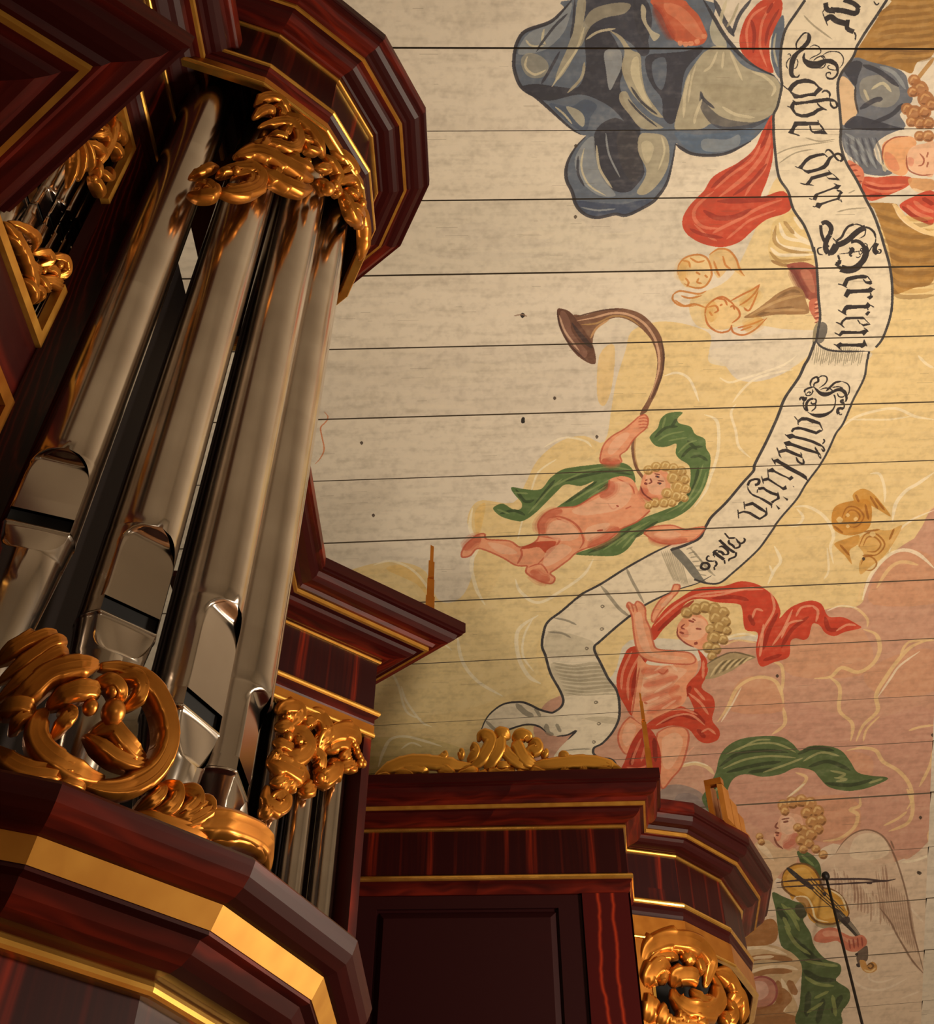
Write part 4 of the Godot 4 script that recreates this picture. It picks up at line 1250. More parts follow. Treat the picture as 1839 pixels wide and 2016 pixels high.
		[0,45,100,1588,651,1616,643,1637,639,1649,737,1621,739,1590,724,1576,698,1576,668],
		[0,46,50,1519,668,1542,681,1561,719,1543,724,1522,698],
		[0,47,45,1578,685,1593,690,1592,711,1581,707],
		[1,48,80,40,3,1514,693,1513,651,1535,626,1570,622],
		[1,48,80,41,3,1573,677,1582,720,1614,739,1646,737],
		[1,48,80,41,3,1605,673,1618,690,1617,707,1606,711],
		[1,48,80,41,3,1626,669,1625,686],
		[1,48,80,41,3,1630,699,1629,716],
		[0,49,90,1548,477,1553,464,1568,463,1580,477,1574,490,1558,490],
		[1,50,70,53,3,1555,480,1560,469,1571,472],
		[1,51,70,53,3,1557,485,1570,487,1576,479],
		[0,49,90,1560,499,1566,482,1587,479,1603,499,1595,516,1573,516],
		[1,50,70,53,3,1569,503,1576,488,1591,492],
		[1,51,70,53,3,1572,510,1590,512,1597,501],
		[0,49,90,1551,506,1555,494,1569,493,1579,506,1574,518,1559,518],
		[1,50,70,53,3,1557,509,1561,499,1571,502],
		[1,51,70,53,3,1559,513,1570,515,1575,507],
		[0,49,90,1578,524,1584,507,1605,505,1621,524,1613,542,1591,542],
		[1,50,70,54,3,1587,528,1593,513,1609,518],
		[1,51,70,54,3,1590,535,1608,537,1615,526],
		[0,49,90,1541,549,1545,536,1561,535,1573,549,1567,563,1551,563],
		[1,50,70,53,3,1548,553,1553,541,1564,545],
		[1,51,70,53,3,1550,558,1563,559,1568,551],
		[0,49,90,1555,560,1561,543,1582,541,1598,560,1589,578,1568,578],
		[1,50,70,54,3,1564,565,1570,549,1586,554],
		[1,51,70,54,3,1567,571,1584,574,1591,563],
		[0,49,90,1583,557,1588,542,1605,540,1618,557,1612,572,1594,571],
		[1,50,70,54,3,1590,560,1596,548,1609,551],
		[1,51,70,54,3,1593,566,1607,568,1613,559],
		[0,49,90,1600,539,1604,526,1620,524,1632,539,1626,552,1610,552],
		[1,50,70,54,3,1607,542,1611,531,1623,534],
		[1,51,70,54,3,1609,547,1622,549,1627,540],
		[0,49,90,1558,582,1562,571,1576,569,1586,582,1581,594,1567,594],
		[1,50,70,54,3,1564,585,1568,575,1579,578],
		[1,51,70,54,3,1566,590,1578,591,1582,584],
		[0,49,90,1578,586,1583,573,1598,571,1610,586,1604,599,1588,599],
		[1,50,70,54,3,1585,589,1590,578,1601,581],
		[1,51,70,54,3,1587,594,1600,596,1606,588],
		[0,49,90,1599,586,1604,573,1620,571,1632,586,1626,599,1609,599],
		[1,50,70,54,3,1606,589,1611,578,1623,581],
		[1,51,70,54,3,1609,594,1622,596,1627,588],
		[0,49,90,1585,622,1589,608,1603,607,1613,622,1608,636,1593,635],
		[1,50,70,54,3,1591,625,1595,614,1605,617],
		[1,51,70,54,3,1593,630,1604,632,1609,624],
		[0,49,90,1604,622,1609,607,1625,605,1637,622,1630,637,1614,637],
		[1,50,70,54,3,1611,626,1616,613,1628,616],
		[1,51,70,54,3,1614,632,1627,634,1632,624],
		[0,52,100,1474,744,1506,745,1549,741,1593,746,1589,771,1555,793,1527,805,1496,812,1474,783],
		[1,33,80,81,3,1479,757,1523,771,1581,767],
		[1,33,80,81,3,1484,774,1525,788,1568,784],
		[1,34,80,81,3,1476,766,1521,779,1575,776],
		[1,34,80,81,3,1491,800,1526,797],
		[0,53,90,1586,750,1622,750,1651,755,1655,785,1605,785],
		[1,54,90,83,3,1601,780,1627,791,1656,792],
		[0,55,100,1429,693,1447,701,1467,718,1475,744,1469,766,1452,774,1437,757,1425,727],
		[1,56,85,53,3,1426,718,1438,708,1451,706],
		[1,56,85,53,3,1428,733,1442,724,1457,723],
		[1,56,85,53,3,1435,748,1450,741,1466,740],
		[1,56,85,53,3,1444,765,1457,758,1472,757],
		[0,57,100,1574,825,1607,802,1656,790,1668,878,1631,870,1595,849],
		[1,33,80,111,3,1592,825,1621,850,1666,866],
		[1,33,80,111,3,1608,814,1633,834,1664,846],
		[1,34,80,111,3,1581,829,1614,857,1653,874],
		[1,34,80,111,3,1629,806,1661,826],
		[0,35,100,1494,819,1511,836,1542,902,1565,957,1580,1021,1590,1076,1640,1060,1690,1038,1673,911,1625,891,1590,862,1571,828,1554,820],
		[1,58,45,124,3,1511,836,1574,857,1621,866,1666,863],
		[1,37,45,124,3,1517,852,1577,874,1623,883,1668,879],
		[1,58,45,125,3,1522,869,1579,891,1626,899,1671,896],
		[1,37,45,125,3,1528,886,1581,908,1628,916,1673,913],
		[1,58,45,125,3,1533,902,1583,926,1630,933,1675,930],
		[1,37,45,126,3,1539,919,1586,943,1633,950,1678,946],
		[1,58,45,126,3,1544,936,1588,960,1635,967,1680,963],
		[1,37,45,126,3,1550,953,1590,978,1637,984,1682,980],
		[1,58,45,127,3,1556,970,1592,995,1639,1001,1685,997],
		[1,37,45,127,3,1561,987,1595,1012,1642,1018,1687,1014],
		[1,58,45,127,3,1567,1004,1597,1029,1644,1035,1690,1031],
		[1,37,45,128,3,1572,1021,1599,1047,1646,1052,1692,1048],
		[1,58,45,128,3,1578,1038,1602,1064,1649,1069,1694,1065],
		[1,37,45,128,3,1584,1054,1604,1082,1651,1086,1697,1082],
		[1,59,100,125,3,1561,828,1591,866,1633,895,1673,911],
		[0,60,90,1555,824,1571,828,1606,870,1648,896,1671,900,1673,915,1633,900,1591,870],
		[0,61,100,1303,841,1268,861,1257,882,1258,915,1255,939,1264,973,1281,990,1312,1003,1349,996,1378,983,1368,933,1349,891,1322,850],
		[1,62,80,93,3,1276,870,1295,911,1341,924,1369,937],
		[1,62,80,93,3,1295,874,1324,907,1356,924],
		[1,62,80,93,3,1263,890,1282,932,1328,945,1370,950],
		[1,62,80,93,3,1261,940,1285,961,1330,962,1372,962],
		[1,62,80,92,3,1311,854,1338,891],
		[1,63,80,93,3,1269,878,1270,923,1306,949,1360,958],
		[1,63,80,92,3,1287,866,1317,903],
		[1,63,80,93,3,1260,952,1287,978,1324,978,1369,975],
		[1,64,80,93,3,1266,977,1296,990,1326,991],
		[0,65,100,1307,991,1348,983,1379,996,1389,1013,1391,1051,1398,1084,1374,1088,1351,1054,1328,1016],
		[0,66,60,1343,1008,1365,1004,1380,1034,1387,1067,1371,1059],
		[1,67,21,303,3,1319,995,1342,1037,1370,1084],
		[1,67,30,217,3,1319,995,1342,1037,1370,1084],
		[1,67,48,132,3,1319,995,1342,1037,1370,1084],
		[0,68,100,1378,1088,1400,1084,1424,1093,1432,1111,1428,1127,1437,1140,1431,1153,1404,1152,1386,1131,1376,1109],
		[1,69,80,83,3,1390,1097,1409,1093,1428,1098],
		[1,70,85,41,3,1389,1102,1410,1099,1429,1103],
		[1,69,80,83,3,1392,1110,1410,1106,1429,1111],
		[1,70,85,41,3,1390,1114,1411,1111,1431,1116],
		[1,69,80,83,3,1393,1123,1412,1119,1431,1124],
		[1,70,85,41,3,1392,1127,1412,1124,1432,1129],
		[1,69,80,83,3,1395,1138,1414,1134,1433,1139],
		[1,70,85,42,3,1393,1142,1414,1139,1434,1144],
		[1,69,80,83,3,1396,1151,1415,1147,1434,1151],
		[1,70,85,42,3,1395,1155,1416,1152,1435,1157],
		[0,71,100,1212,1135,1240,1115,1268,1090,1296,1065,1332,1049,1356,1062,1367,1092,1378,1126,1340,1130,1294,1129,1246,1136],
		[1,72,70,81,3,1226,1131,1269,1103,1313,1083,1357,1075],
		[1,73,70,81,3,1242,1132,1286,1116,1338,1108],
		[1,73,70,81,3,1290,1082,1326,1062,1349,1067],
		[1,74,70,82,3,1263,1119,1316,1116,1370,1118],
		[0,75,80,1035,994,1051,965,1084,959,1112,979,1121,1008,1113,1041,1091,1049,1057,1044,1039,1019],
		[0,76,70,1110,958,1131,942,1157,946,1178,971,1201,1018,1165,996,1148,1013,1137,1021,1120,995],
		[1,77,85,52,3,1036,1010,1036,986,1051,965,1080,957,1103,966,1116,991,1120,1016,1109,1041,1091,1049,1069,1044,1053,1035],
		[1,77,85,51,3,1044,973,1060,978,1065,994],
		[1,77,85,52,3,1062,965,1082,978,1100,974],
		[1,77,85,52,3,1055,1019,1064,1032,1061,1044],
		[1,77,85,52,3,1080,1003,1092,1011],
		[1,77,85,52,3,1089,1020,1086,1032,1098,1036],
		[1,77,85,52,3,1103,1012,1111,1020],
		[1,77,85,52,3,1110,958,1131,942,1157,946,1178,971,1188,997,1204,1018],
		[1,77,85,52,3,1122,975,1132,1000,1141,1017],
		[1,77,85,52,3,1144,962,1153,988,1169,1001],
		[1,77,85,52,3,1026,1068,1043,1056,1070,1061,1093,1065,1111,1057],
		[1,77,85,52,3,1034,1081,1058,1098,1084,1094,1115,1106],
		[1,77,85,52,3,1048,1069,1071,1077,1100,1070],
		[1,77,85,52,3,1029,1064,1029,1081,1050,1098,1088,1099],
		[0,78,80,1115,1112,1121,1091,1146,1077,1169,1084,1193,1101,1203,1127,1190,1147,1169,1168,1146,1168,1122,1146],
		[1,79,85,53,3,1113,1129,1115,1103,1132,1083,1153,1075,1173,1088,1186,1101],
		[1,79,85,53,3,1118,1104,1137,1100,1145,1113,1135,1121],
		[1,79,85,53,3,1123,1116,1132,1129],
		[1,79,85,53,3,1112,1120,1123,1154,1151,1176,1177,1173,1183,1156],
		[1,79,85,53,3,1148,1100,1155,1096],
		[1,79,85,53,3,1175,1105,1182,1101,1187,1113],
		[1,79,85,53,3,1186,1101,1199,1118,1200,1135,1183,1151],
		[1,79,85,53,3,1173,1088,1205,1068,1227,1056,1244,1041],
		[1,79,85,53,3,1197,1101,1218,1085,1235,1064,1244,1041],
		[1,79,85,53,3,1209,1106,1225,1114,1242,1060],
		[1,79,85,54,3,1183,1156,1189,1177,1216,1186,1245,1170,1272,1137],
		[1,79,85,54,3,1199,1165,1229,1157,1265,1141],
		[1,79,85,54,3,1207,1173,1237,1161],
		[1,79,85,53,3,1135,1079,1158,1083,1167,1100],
		[1,80,14,519,3,1215,1169,1236,1157,1261,1141],
		[1,80,20,373,3,1215,1169,1236,1157,1261,1141],
		[1,80,32,227,3,1215,1169,1236,1157,1261,1141],
		[1,80,10,512,3,1201,1101,1222,1081,1238,1052],
		[1,80,15,368,3,1201,1101,1222,1081,1238,1052],
		[1,80,24,224,3,1201,1101,1222,1081,1238,1052],
		[1,80,10,423,3,1132,1087,1123,1112,1133,1146],
		[1,80,15,304,3,1132,1087,1123,1112,1133,1146],
		[1,80,24,185,3,1132,1087,1123,1112,1133,1146],
		[1,80,10,412,3,1059,973,1046,994,1049,1027],
		[1,80,15,296,3,1059,973,1046,994,1049,1027],
		[1,80,24,180,3,1059,973,1046,994,1049,1027],
		[0,81,85,1505,1772,1515,1740,1557,1726,1596,1723,1613,1756,1614,1810,1591,1835,1547,1838,1514,1815],
		[0,82,85,1555,1710,1575,1687,1602,1696,1632,1730,1669,1785,1626,1756,1598,1739,1582,1754],
		[0,83,80,1523,1863,1557,1849,1587,1840,1586,1871,1566,1891,1578,1937,1555,1907,1529,1879],
		[0,84,75,1592,1845,1625,1826,1670,1828,1703,1814,1684,1876,1662,1917,1630,1948,1606,1973,1598,1935,1607,1904,1586,1871],
		[1,85,70,47,3,1533,1786,1544,1749,1572,1751,1594,1782,1578,1811,1551,1810],
		[1,85,70,47,3,1543,1784,1551,1760,1569,1761,1583,1781,1573,1800,1555,1799],
		[1,85,70,48,3,1591,1880,1604,1838,1636,1840,1662,1875,1644,1908,1612,1906],
		[1,85,70,48,3,1602,1878,1611,1849,1633,1850,1651,1874,1639,1897,1616,1896],
		[1,85,70,48,3,1603,1941,1611,1915,1631,1916,1647,1938,1636,1959,1616,1958],
		[0,86,80,1519,1789,1527,1778,1538,1790,1530,1801],
		[0,86,80,1543,1774,1548,1767,1555,1775,1550,1782],
		[0,86,80,1566,1789,1572,1781,1579,1789,1573,1797],
		[0,86,80,1547,1809,1552,1803,1558,1810,1553,1816],
		[0,86,80,1615,1838,1623,1828,1633,1839,1626,1849],
		[1,87,70,62,3,1563,1705,1575,1732],
		[1,87,70,62,3,1603,1712,1630,1757],
		[1,87,70,63,3,1617,1718,1649,1763],
		[1,87,70,63,3,1537,1869,1568,1907],
		[1,87,70,63,3,1599,1830,1643,1824],
		[1,87,70,64,3,1682,1823,1673,1860],
		[1,87,70,64,3,1604,1909,1635,1911],
		[1,87,70,62,3,1513,1805,1542,1832],
		[1,87,70,62,3,1593,1739,1608,1793],
		[0,88,100,1142,1839,1123,1834,1096,1837,1063,1854,1026,1875,960,1919,897,1967,842,2002,798,2047,761,2082,751,2119,749,2162,760,2196,776,2255,802,2310,814,2345,810,2369,793,2385,781,2388,750,2375,725,2358,698,2346,655,2349,625,2371,606,2399,595,2440,585,2492,620,2495,635,2472,654,2456,693,2436,724,2430,752,2441,772,2466,801,2486,832,2483,855,2467,833,2504,807,2547,804,2589,917,2615,970,2619,957,2596,924,2587,907,2568,908,2544,930,2527,956,2482,971,2429,970,2375,960,2325,933,2279,911,2229,893,2190,891,2170,903,2157,940,2116,980,2076,1021,2040,1073,2010,1115,1993,1157,1979,1194,1955],
		[0,88,100,1403,1208,1392,1256,1383,1278,1371,1317,1342,1375,1328,1431,1324,1448,1305,1517,1281,1593,1279,1614,1253,1654,1215,1716,1180,1762,1169,1788,1162,1804,1147,1834,1077,1865,1148,1965,1184,1980,1219,1980,1251,1949,1291,1904,1318,1869,1337,1833,1366,1776,1404,1714,1425,1662,1457,1600,1474,1551,1488,1497,1504,1463,1521,1394,1544,1323,1546,1274,1548,1241],
		[0,88,100,1277,293,1260,321,1240,355,1234,384,1233,421,1240,470,1244,491,1239,541,1232,563,1236,599,1248,674,1263,742,1289,785,1308,834,1338,877,1360,922,1372,954,1370,941,1383,992,1393,1051,1398,1084,1408,1136,1407,1178,1406,1208,1424,1226,1460,1238,1546,1241,1564,1230,1580,1200,1591,1135,1587,1071,1573,1004,1546,932,1537,908,1512,852,1484,804,1457,753,1422,693,1405,642,1401,600,1391,549,1379,491,1384,459,1406,421,1414,396,1430,364,1452,326,1473,288],
		[0,89,35,770,2111,817,2123,880,2151,891,2175,898,2205,766,2196,756,2153],
		[0,89,50,774,2221,845,2235,916,2239,938,2289,955,2320,888,2320,822,2335,801,2305],
		[0,89,50,877,2419,909,2412,965,2423,966,2447,926,2440],
		[1,90,50,50,3,776,2211,829,2221,883,2221,911,2220],
		[1,91,50,50,3,778,2216,831,2230,886,2225,913,2230],
		[1,91,50,50,3,779,2220,833,2234,888,2230,915,2234],
		[1,90,50,50,3,781,2225,834,2238,890,2234,917,2238],
		[1,91,50,50,3,783,2229,836,2242,892,2239,920,2242],
		[1,91,50,50,3,785,2234,838,2246,894,2243,922,2246],
		[1,90,50,50,3,786,2238,840,2250,896,2248,924,2250],
		[1,91,50,50,3,788,2243,841,2254,899,2252,926,2254],
		[1,91,50,50,3,790,2247,843,2258,901,2257,928,2258],
		[1,90,50,51,3,792,2251,845,2262,903,2261,931,2262],
		[1,91,50,51,3,793,2256,847,2270,905,2266,933,2266],
		[1,91,50,51,3,795,2260,848,2274,907,2270,935,2270],
		[1,90,50,51,3,797,2265,850,2278,910,2275,937,2274],
		[1,91,50,51,3,799,2269,852,2282,912,2279,940,2284],
		[1,91,50,51,3,800,2274,854,2286,914,2284,942,2288],
		[1,90,50,51,3,802,2278,855,2290,916,2288,944,2292],
		[1,91,50,51,3,804,2283,857,2294,918,2293,946,2296],
		[1,91,50,51,3,806,2287,859,2298,921,2297,948,2300],
		[1,90,50,51,3,807,2292,861,2302,923,2302,951,2304],
		[1,91,50,51,3,809,2296,863,2310,925,2306,953,2308],
		[1,91,50,51,3,811,2301,865,2314,927,2311,955,2312],
		[1,90,50,51,3,813,2305,866,2318,929,2316,957,2316],
		[1,91,50,51,3,815,2310,868,2322,932,2320,959,2320],
		[1,91,50,51,3,816,2314,870,2326,934,2325,962,2324],
		[1,90,50,51,3,818,2319,872,2330,936,2329,964,2328],
		[1,91,50,51,3,820,2323,873,2334,938,2334,966,2338],
		[1,92,50,36,3,1052,1867,1071,1915,1094,1968],
		[1,92,50,36,3,1058,1867,1075,1915,1098,1970],
		[1,92,50,36,3,1063,1866,1080,1916,1103,1972],
		[1,92,50,36,3,1068,1865,1085,1916,1107,1973],
		[1,92,50,36,3,1074,1865,1089,1916,1111,1975],
		[1,92,50,36,3,1079,1864,1094,1916,1116,1977],
		[1,92,50,36,3,1084,1863,1099,1917,1120,1978],
		[1,92,50,36,3,1090,1863,1103,1917,1125,1980],
		[1,92,50,36,3,1095,1862,1108,1917,1129,1982],
		[1,92,50,36,3,1100,1861,1113,1917,1133,1983],
		[1,93,55,91,3,897,1972,922,2007,952,2050,980,2076],
		[1,93,55,75,3,963,1919,981,1962,1017,2035],
		[1,93,55,160,3,686,2351,711,2382,735,2398],
		[1,93,55,96,3,738,2369,754,2400],
		[1,93,55,97,3,606,2405,626,2436,642,2455],
		[1,93,55,147,3,771,2431,776,2467,793,2480],
		[1,93,55,98,3,799,2433,812,2470],
		[1,93,55,61,3,776,2069,811,2080,838,2096],
		[1,93,55,61,3,762,2115,801,2122,825,2138],
		[1,93,55,50,3,827,2549,867,2546,899,2549],
		[0,94,100,1077,1865,1098,1860,1140,1912,1174,1967,1184,1980,1153,1968,1115,1916],
		[1,95,60,45,3,1119,1864,1136,1857],
		[1,95,60,45,3,1126,1878,1143,1873],
		[1,95,60,45,3,1132,1892,1150,1889],
		[1,95,60,45,3,1138,1906,1158,1905],
		[1,95,60,45,3,1144,1920,1165,1921],
		[1,95,60,46,3,1150,1934,1172,1937],
		[1,95,60,46,3,1157,1948,1180,1954],
		[1,95,50,45,3,1128,1859,1151,1886],
		[1,95,50,45,3,1134,1869,1158,1895],
		[1,95,50,45,3,1141,1879,1164,1904],
		[1,95,50,45,3,1148,1888,1171,1913],
		[1,95,50,45,3,1155,1898,1178,1921],
		[1,95,50,46,3,1161,1908,1185,1930],
		[1,95,50,46,3,1168,1918,1191,1939],
		[1,95,50,46,3,1175,1928,1198,1948],
		[1,95,50,46,3,1182,1937,1205,1957],
		[0,96,100,1406,1161,1416,1153,1428,1162,1431,1183,1424,1209,1411,1213,1404,1200,1406,1178],
		[0,97,100,1395,1174,1404,1152,1407,1174,1404,1204,1397,1213],
		[1,98,65,31,3,1403,1215,1403,1243,1401,1265],
		[1,98,65,31,3,1409,1217,1409,1249,1408,1278],
		[1,98,65,31,3,1414,1219,1414,1246,1413,1274],
		[1,98,65,31,3,1420,1221,1420,1252,1418,1269],
		[1,98,65,31,3,1426,1223,1426,1249,1424,1282],
		[1,98,65,31,3,1431,1224,1431,1246,1429,1277],
		[1,98,65,31,3,1437,1226,1437,1252,1434,1272],
		[1,98,65,31,3,1443,1228,1442,1249,1439,1268],
		[1,98,65,31,3,1448,1230,1447,1246,1446,1281],
		[1,98,65,31,3,1454,1232,1453,1252,1451,1276],
		[1,98,65,31,3,1460,1234,1458,1249,1456,1271],
		[1,98,65,31,3,1465,1236,1463,1246,1463,1284],
		[1,98,65,31,3,1468,1217,1469,1252,1468,1280],
		[1,98,65,31,3,1474,1219,1475,1249,1473,1275],
		[1,98,65,31,3,1480,1220,1480,1246,1478,1270],
		[1,98,65,31,3,1485,1222,1486,1252,1485,1283],
		[1,98,65,31,3,1491,1224,1491,1249,1490,1278],
		[1,98,65,31,3,1497,1226,1496,1246,1494,1274],
		[1,98,65,31,3,1502,1228,1502,1252,1499,1269],
		[1,98,65,31,3,1508,1230,1507,1249,1506,1282],
		[1,98,65,31,3,1514,1232,1512,1246,1511,1277],
		[1,98,65,31,3,1519,1234,1519,1252,1516,1273],
		[1,98,65,32,3,1525,1236,1524,1249,1523,1286],
		[1,98,65,32,3,1531,1238,1530,1255,1528,1281],
		[1,99,60,39,3,1316,624,1352,635,1390,629],
		[1,99,60,39,3,1248,674,1290,653,1387,635],
		[1,99,60,39,3,1259,700,1295,670,1340,658],
		[1,99,60,40,3,1417,843,1448,835,1491,832],
		[1,99,60,38,3,1278,327,1304,349,1353,380],
		[1,99,60,40,3,1456,783,1440,793],
		[1,100,100,65,0,1277,293,1260,321,1240,355,1234,384,1233,421,1240,470,1244,491,1239,541,1232,563,1236,599,1248,674,1263,742,1289,785,1308,834,1338,877,1360,922,1372,954,1370,941,1383,992,1393,1051,1398,1084,1408,1136,1407,1178,1406,1208],
		[1,100,100,67,0,1473,288,1452,326,1430,364,1414,396,1406,421,1384,459,1379,491,1391,549,1401,600,1405,642,1422,693,1457,753,1484,804,1512,852,1537,908,1546,932,1573,1004,1587,1071,1591,1135,1580,1200,1564,1230],
		[1,100,100,80,0,1403,1208,1392,1256,1383,1278,1371,1317,1342,1375,1328,1431,1324,1448,1305,1517,1281,1593,1279,1614,1253,1654,1215,1716,1180,1762,1169,1788,1162,1804,1147,1834,1077,1865],
		[1,100,100,60,0,1548,1241,1546,1274,1544,1323,1521,1394,1504,1463,1488,1497,1474,1551,1457,1600,1425,1662,1404,1714,1366,1776,1337,1833,1318,1869,1291,1904,1251,1949,1219,1980,1184,1980,1148,1965],
		[1,100,100,70,3,1142,1839,1123,1834,1096,1837,1063,1854,1026,1875,960,1919,897,1967,842,2002,798,2047,761,2082,751,2119,749,2162,760,2196,776,2255,802,2310,814,2345,810,2369,793,2385,781,2388,750,2375,725,2358,698,2346,655,2349,625,2371,606,2399,595,2440,585,2492],
		[1,100,100,73,3,620,2495,635,2472,654,2456,693,2436,724,2430,752,2441,772,2466],
		[1,100,100,66,3,801,2486,832,2483,855,2467,833,2504],
		[1,100,100,72,3,804,2589,917,2615,970,2619,957,2596,924,2587,907,2568,908,2544,930,2527,956,2482,971,2429,970,2375,960,2325,933,2279,911,2229,893,2190,891,2170,903,2157,940,2116,980,2076,1021,2040,1073,2010,1115,1993,1157,1979,1194,1955],
		[1,100,100,57,3,1406,1208,1424,1226,1460,1238,1546,1241],
		[1,100,100,60,3,1077,1865,1131,1844,1121,1833],
		[1,100,100,52,3,1077,1865,1114,1853,1151,1832],
		[1,101,80,38,3,900,2038,905,2035,909,2039,905,2043,900,2038],
		[1,101,80,38,3,902,2114,907,2110,912,2114,907,2118,902,2114],
		[1,101,80,39,3,865,2176,869,2173,874,2177,870,2181,865,2176],
		[1,101,80,40,3,899,2360,904,2357,909,2361,904,2365,899,2360],
		[1,101,80,41,3,911,2442,916,2438,921,2443,916,2448,911,2442],
		[1,101,80,42,3,901,2519,905,2514,910,2520,906,2525,901,2519],
		[1,102,100,113,0,1326,299,1332,314,1351,317],
		[1,102,100,114,0,1340,314,1368,316,1400,322,1405,311],
		[1,102,100,102,0,1368,292,1393,300,1408,311],
		[1,102,100,25,3,1326,299,1326,311,1321,321],
		[1,102,100,126,0,1330,336,1343,330,1358,339,1386,346],
		[1,102,100,25,3,1322,321,1330,336,1338,350],
		[1,102,100,102,0,1384,336,1385,355,1402,363],
		[1,102,100,38,3,1402,363,1408,371,1408,382],
		[1,102,100,32,3,1440,295,1448,303,1454,298],
		[0,102,100,1292,365,1300,371,1302,380,1298,392,1288,402,1277,410,1271,423,1268,439,1268,455,1271,464,1276,468,1266,470,1259,462,1256,448,1256,430,1261,414,1271,404,1284,392,1292,380],
		[1,102,100,38,3,1293,366,1283,367,1274,378,1268,390,1271,404],
		[1,102,100,38,3,1272,468,1280,468,1283,462],
		[1,102,100,25,3,1258,418,1254,411,1249,413],
		[1,102,100,25,3,1258,419,1251,428,1249,439,1254,448],
		[1,102,100,25,3,1272,423,1276,432,1274,444,1268,448],
		[1,102,100,25,3,1301,398,1311,393,1323,397,1328,406,1322,413,1308,420,1303,425],
		[1,102,100,25,3,1332,416,1342,408,1357,405,1373,408,1384,421,1384,436,1377,447],
		[1,102,100,32,3,1313,428,1321,420,1334,416,1341,423],
		[1,102,100,26,3,1355,439,1349,442,1353,448,1367,451,1376,448],
		[1,102,100,51,3,1376,448,1373,464,1365,472,1355,472,1348,467],
		[1,102,100,32,3,1348,467,1348,459,1356,457,1358,462],
		[1,102,100,25,3,1327,415,1337,423,1343,432,1339,444,1326,447],
		[0,102,100,1290,408,1292,421,1302,427,1320,429,1337,424,1353,423,1367,430,1375,441,1376,453,1372,455,1367,442,1356,436,1343,434,1331,445,1317,447,1304,445,1293,437,1286,425,1286,414],
		[2,102,100,1258,499,1266,485,1278,476,1296,472,1295,483,1282,486,1273,496,1269,505],
		[2,102,100,1294,472,1307,473,1321,479,1334,492,1344,498,1332,495,1321,486,1308,483,1295,483],
		[2,102,100,1344,498,1332,510,1328,517,1319,513,1324,505,1332,493],
		[2,102,100,1269,505,1278,510,1289,513,1305,510,1322,507,1328,516,1310,516,1295,521,1277,522,1271,513,1260,500],
		[1,102,100,25,3,1244,487,1254,495,1261,500],
		[2,102,100,1274,525,1282,530,1304,529,1331,523,1358,520,1372,523,1377,530,1354,529,1332,533,1305,535,1283,539,1276,536],
		[2,102,100,1274,529,1280,536,1280,548,1285,557,1299,562,1315,560,1316,570,1300,570,1286,565,1277,555,1268,543],
		[2,102,100,1313,560,1326,555,1336,547,1345,544,1353,550,1341,555,1331,564,1314,570],
		[1,102,100,51,3,1362,521,1362,510,1354,503,1347,503,1342,508],
		[1,102,100,52,3,1372,524,1381,533,1383,542,1377,546,1369,540,1365,529],
		[1,102,100,38,3,1334,533,1341,541,1352,548,1361,552],
		[1,102,100,25,3,1262,541,1270,544],
		[2,102,100,1284,580,1342,581,1349,588,1343,590,1293,591,1288,597,1287,610,1276,610,1273,608,1280,594],
		[2,102,100,1342,581,1352,590,1370,614,1363,610,1348,592],
		[2,102,100,1326,602,1336,605,1354,601,1370,614,1337,613],
		[1,102,100,39,3,1323,590,1326,599,1334,610],
		[1,102,100,38,3,1273,609,1289,613,1303,619],
		[1,102,100,26,3,1341,577,1343,582],
		[2,102,100,1305,714,1313,704,1321,689,1331,678,1346,673,1364,670,1370,677,1352,681,1337,688,1327,697,1319,713,1319,720],
		[2,102,100,1317,717,1328,721,1340,720,1356,715,1369,706,1374,696,1379,683,1388,677,1392,681,1386,690,1382,707,1374,718,1353,726,1334,732,1324,726],
		[2,102,100,1362,670,1367,671,1377,681,1376,684],
		[1,102,100,52,3,1370,669,1373,662,1379,661,1387,669,1394,680,1404,692,1411,694],
		[1,102,100,66,0,1392,680,1398,673,1407,674,1414,683,1414,692,1409,695],
		[1,102,100,26,3,1299,709,1307,714],
		[2,102,100,1329,764,1338,750,1341,741,1358,735,1379,728,1388,726,1394,734,1380,739,1359,746,1347,750,1342,761,1341,767],
		[2,102,100,1386,726,1401,737,1415,753,1408,747,1394,734],
		[2,102,100,1379,740,1386,745,1399,745,1408,744,1415,753,1399,752,1386,749],
		[1,102,100,39,3,1316,759,1328,764,1339,765,1352,768],
		[1,102,100,26,3,1383,722,1388,729],
		[2,102,100,1352,807,1356,795,1360,792,1381,783,1402,773,1408,765,1420,768,1413,780,1402,779,1381,789,1366,796,1364,803,1362,810],
		[2,102,100,1410,781,1419,783,1427,790,1422,797,1421,807,1414,801,1417,793,1418,787],
		[2,102,100,1364,816,1375,817,1395,810,1412,804,1415,801,1426,815,1421,811,1415,809,1395,815,1378,823,1373,833,1361,827],
		[1,102,100,26,3,1400,762,1410,767],
		[1,102,100,26,3,1343,804,1352,807],
		[1,102,100,26,3,1355,826,1362,828],
		[1,102,100,40,3,1410,782,1418,787],
		[1,102,100,27,3,1423,807,1427,816],
		[1,102,100,163,0,1495,887,1482,894,1469,906,1457,920,1441,932,1425,935],
		[1,102,100,135,0,1425,933,1420,946,1416,956,1408,961],
		[1,102,100,67,0,1426,924,1438,913,1443,898,1451,884,1464,878],
		[1,102,100,34,3,1464,878,1474,878,1489,885,1496,896,1495,910,1483,918],
		[1,102,100,55,3,1490,885,1506,890,1519,902,1525,918],
		[1,102,100,30,3,1525,918,1525,930,1516,947,1510,964],
		[1,102,100,124,0,1530,932,1526,943,1527,954,1535,962],
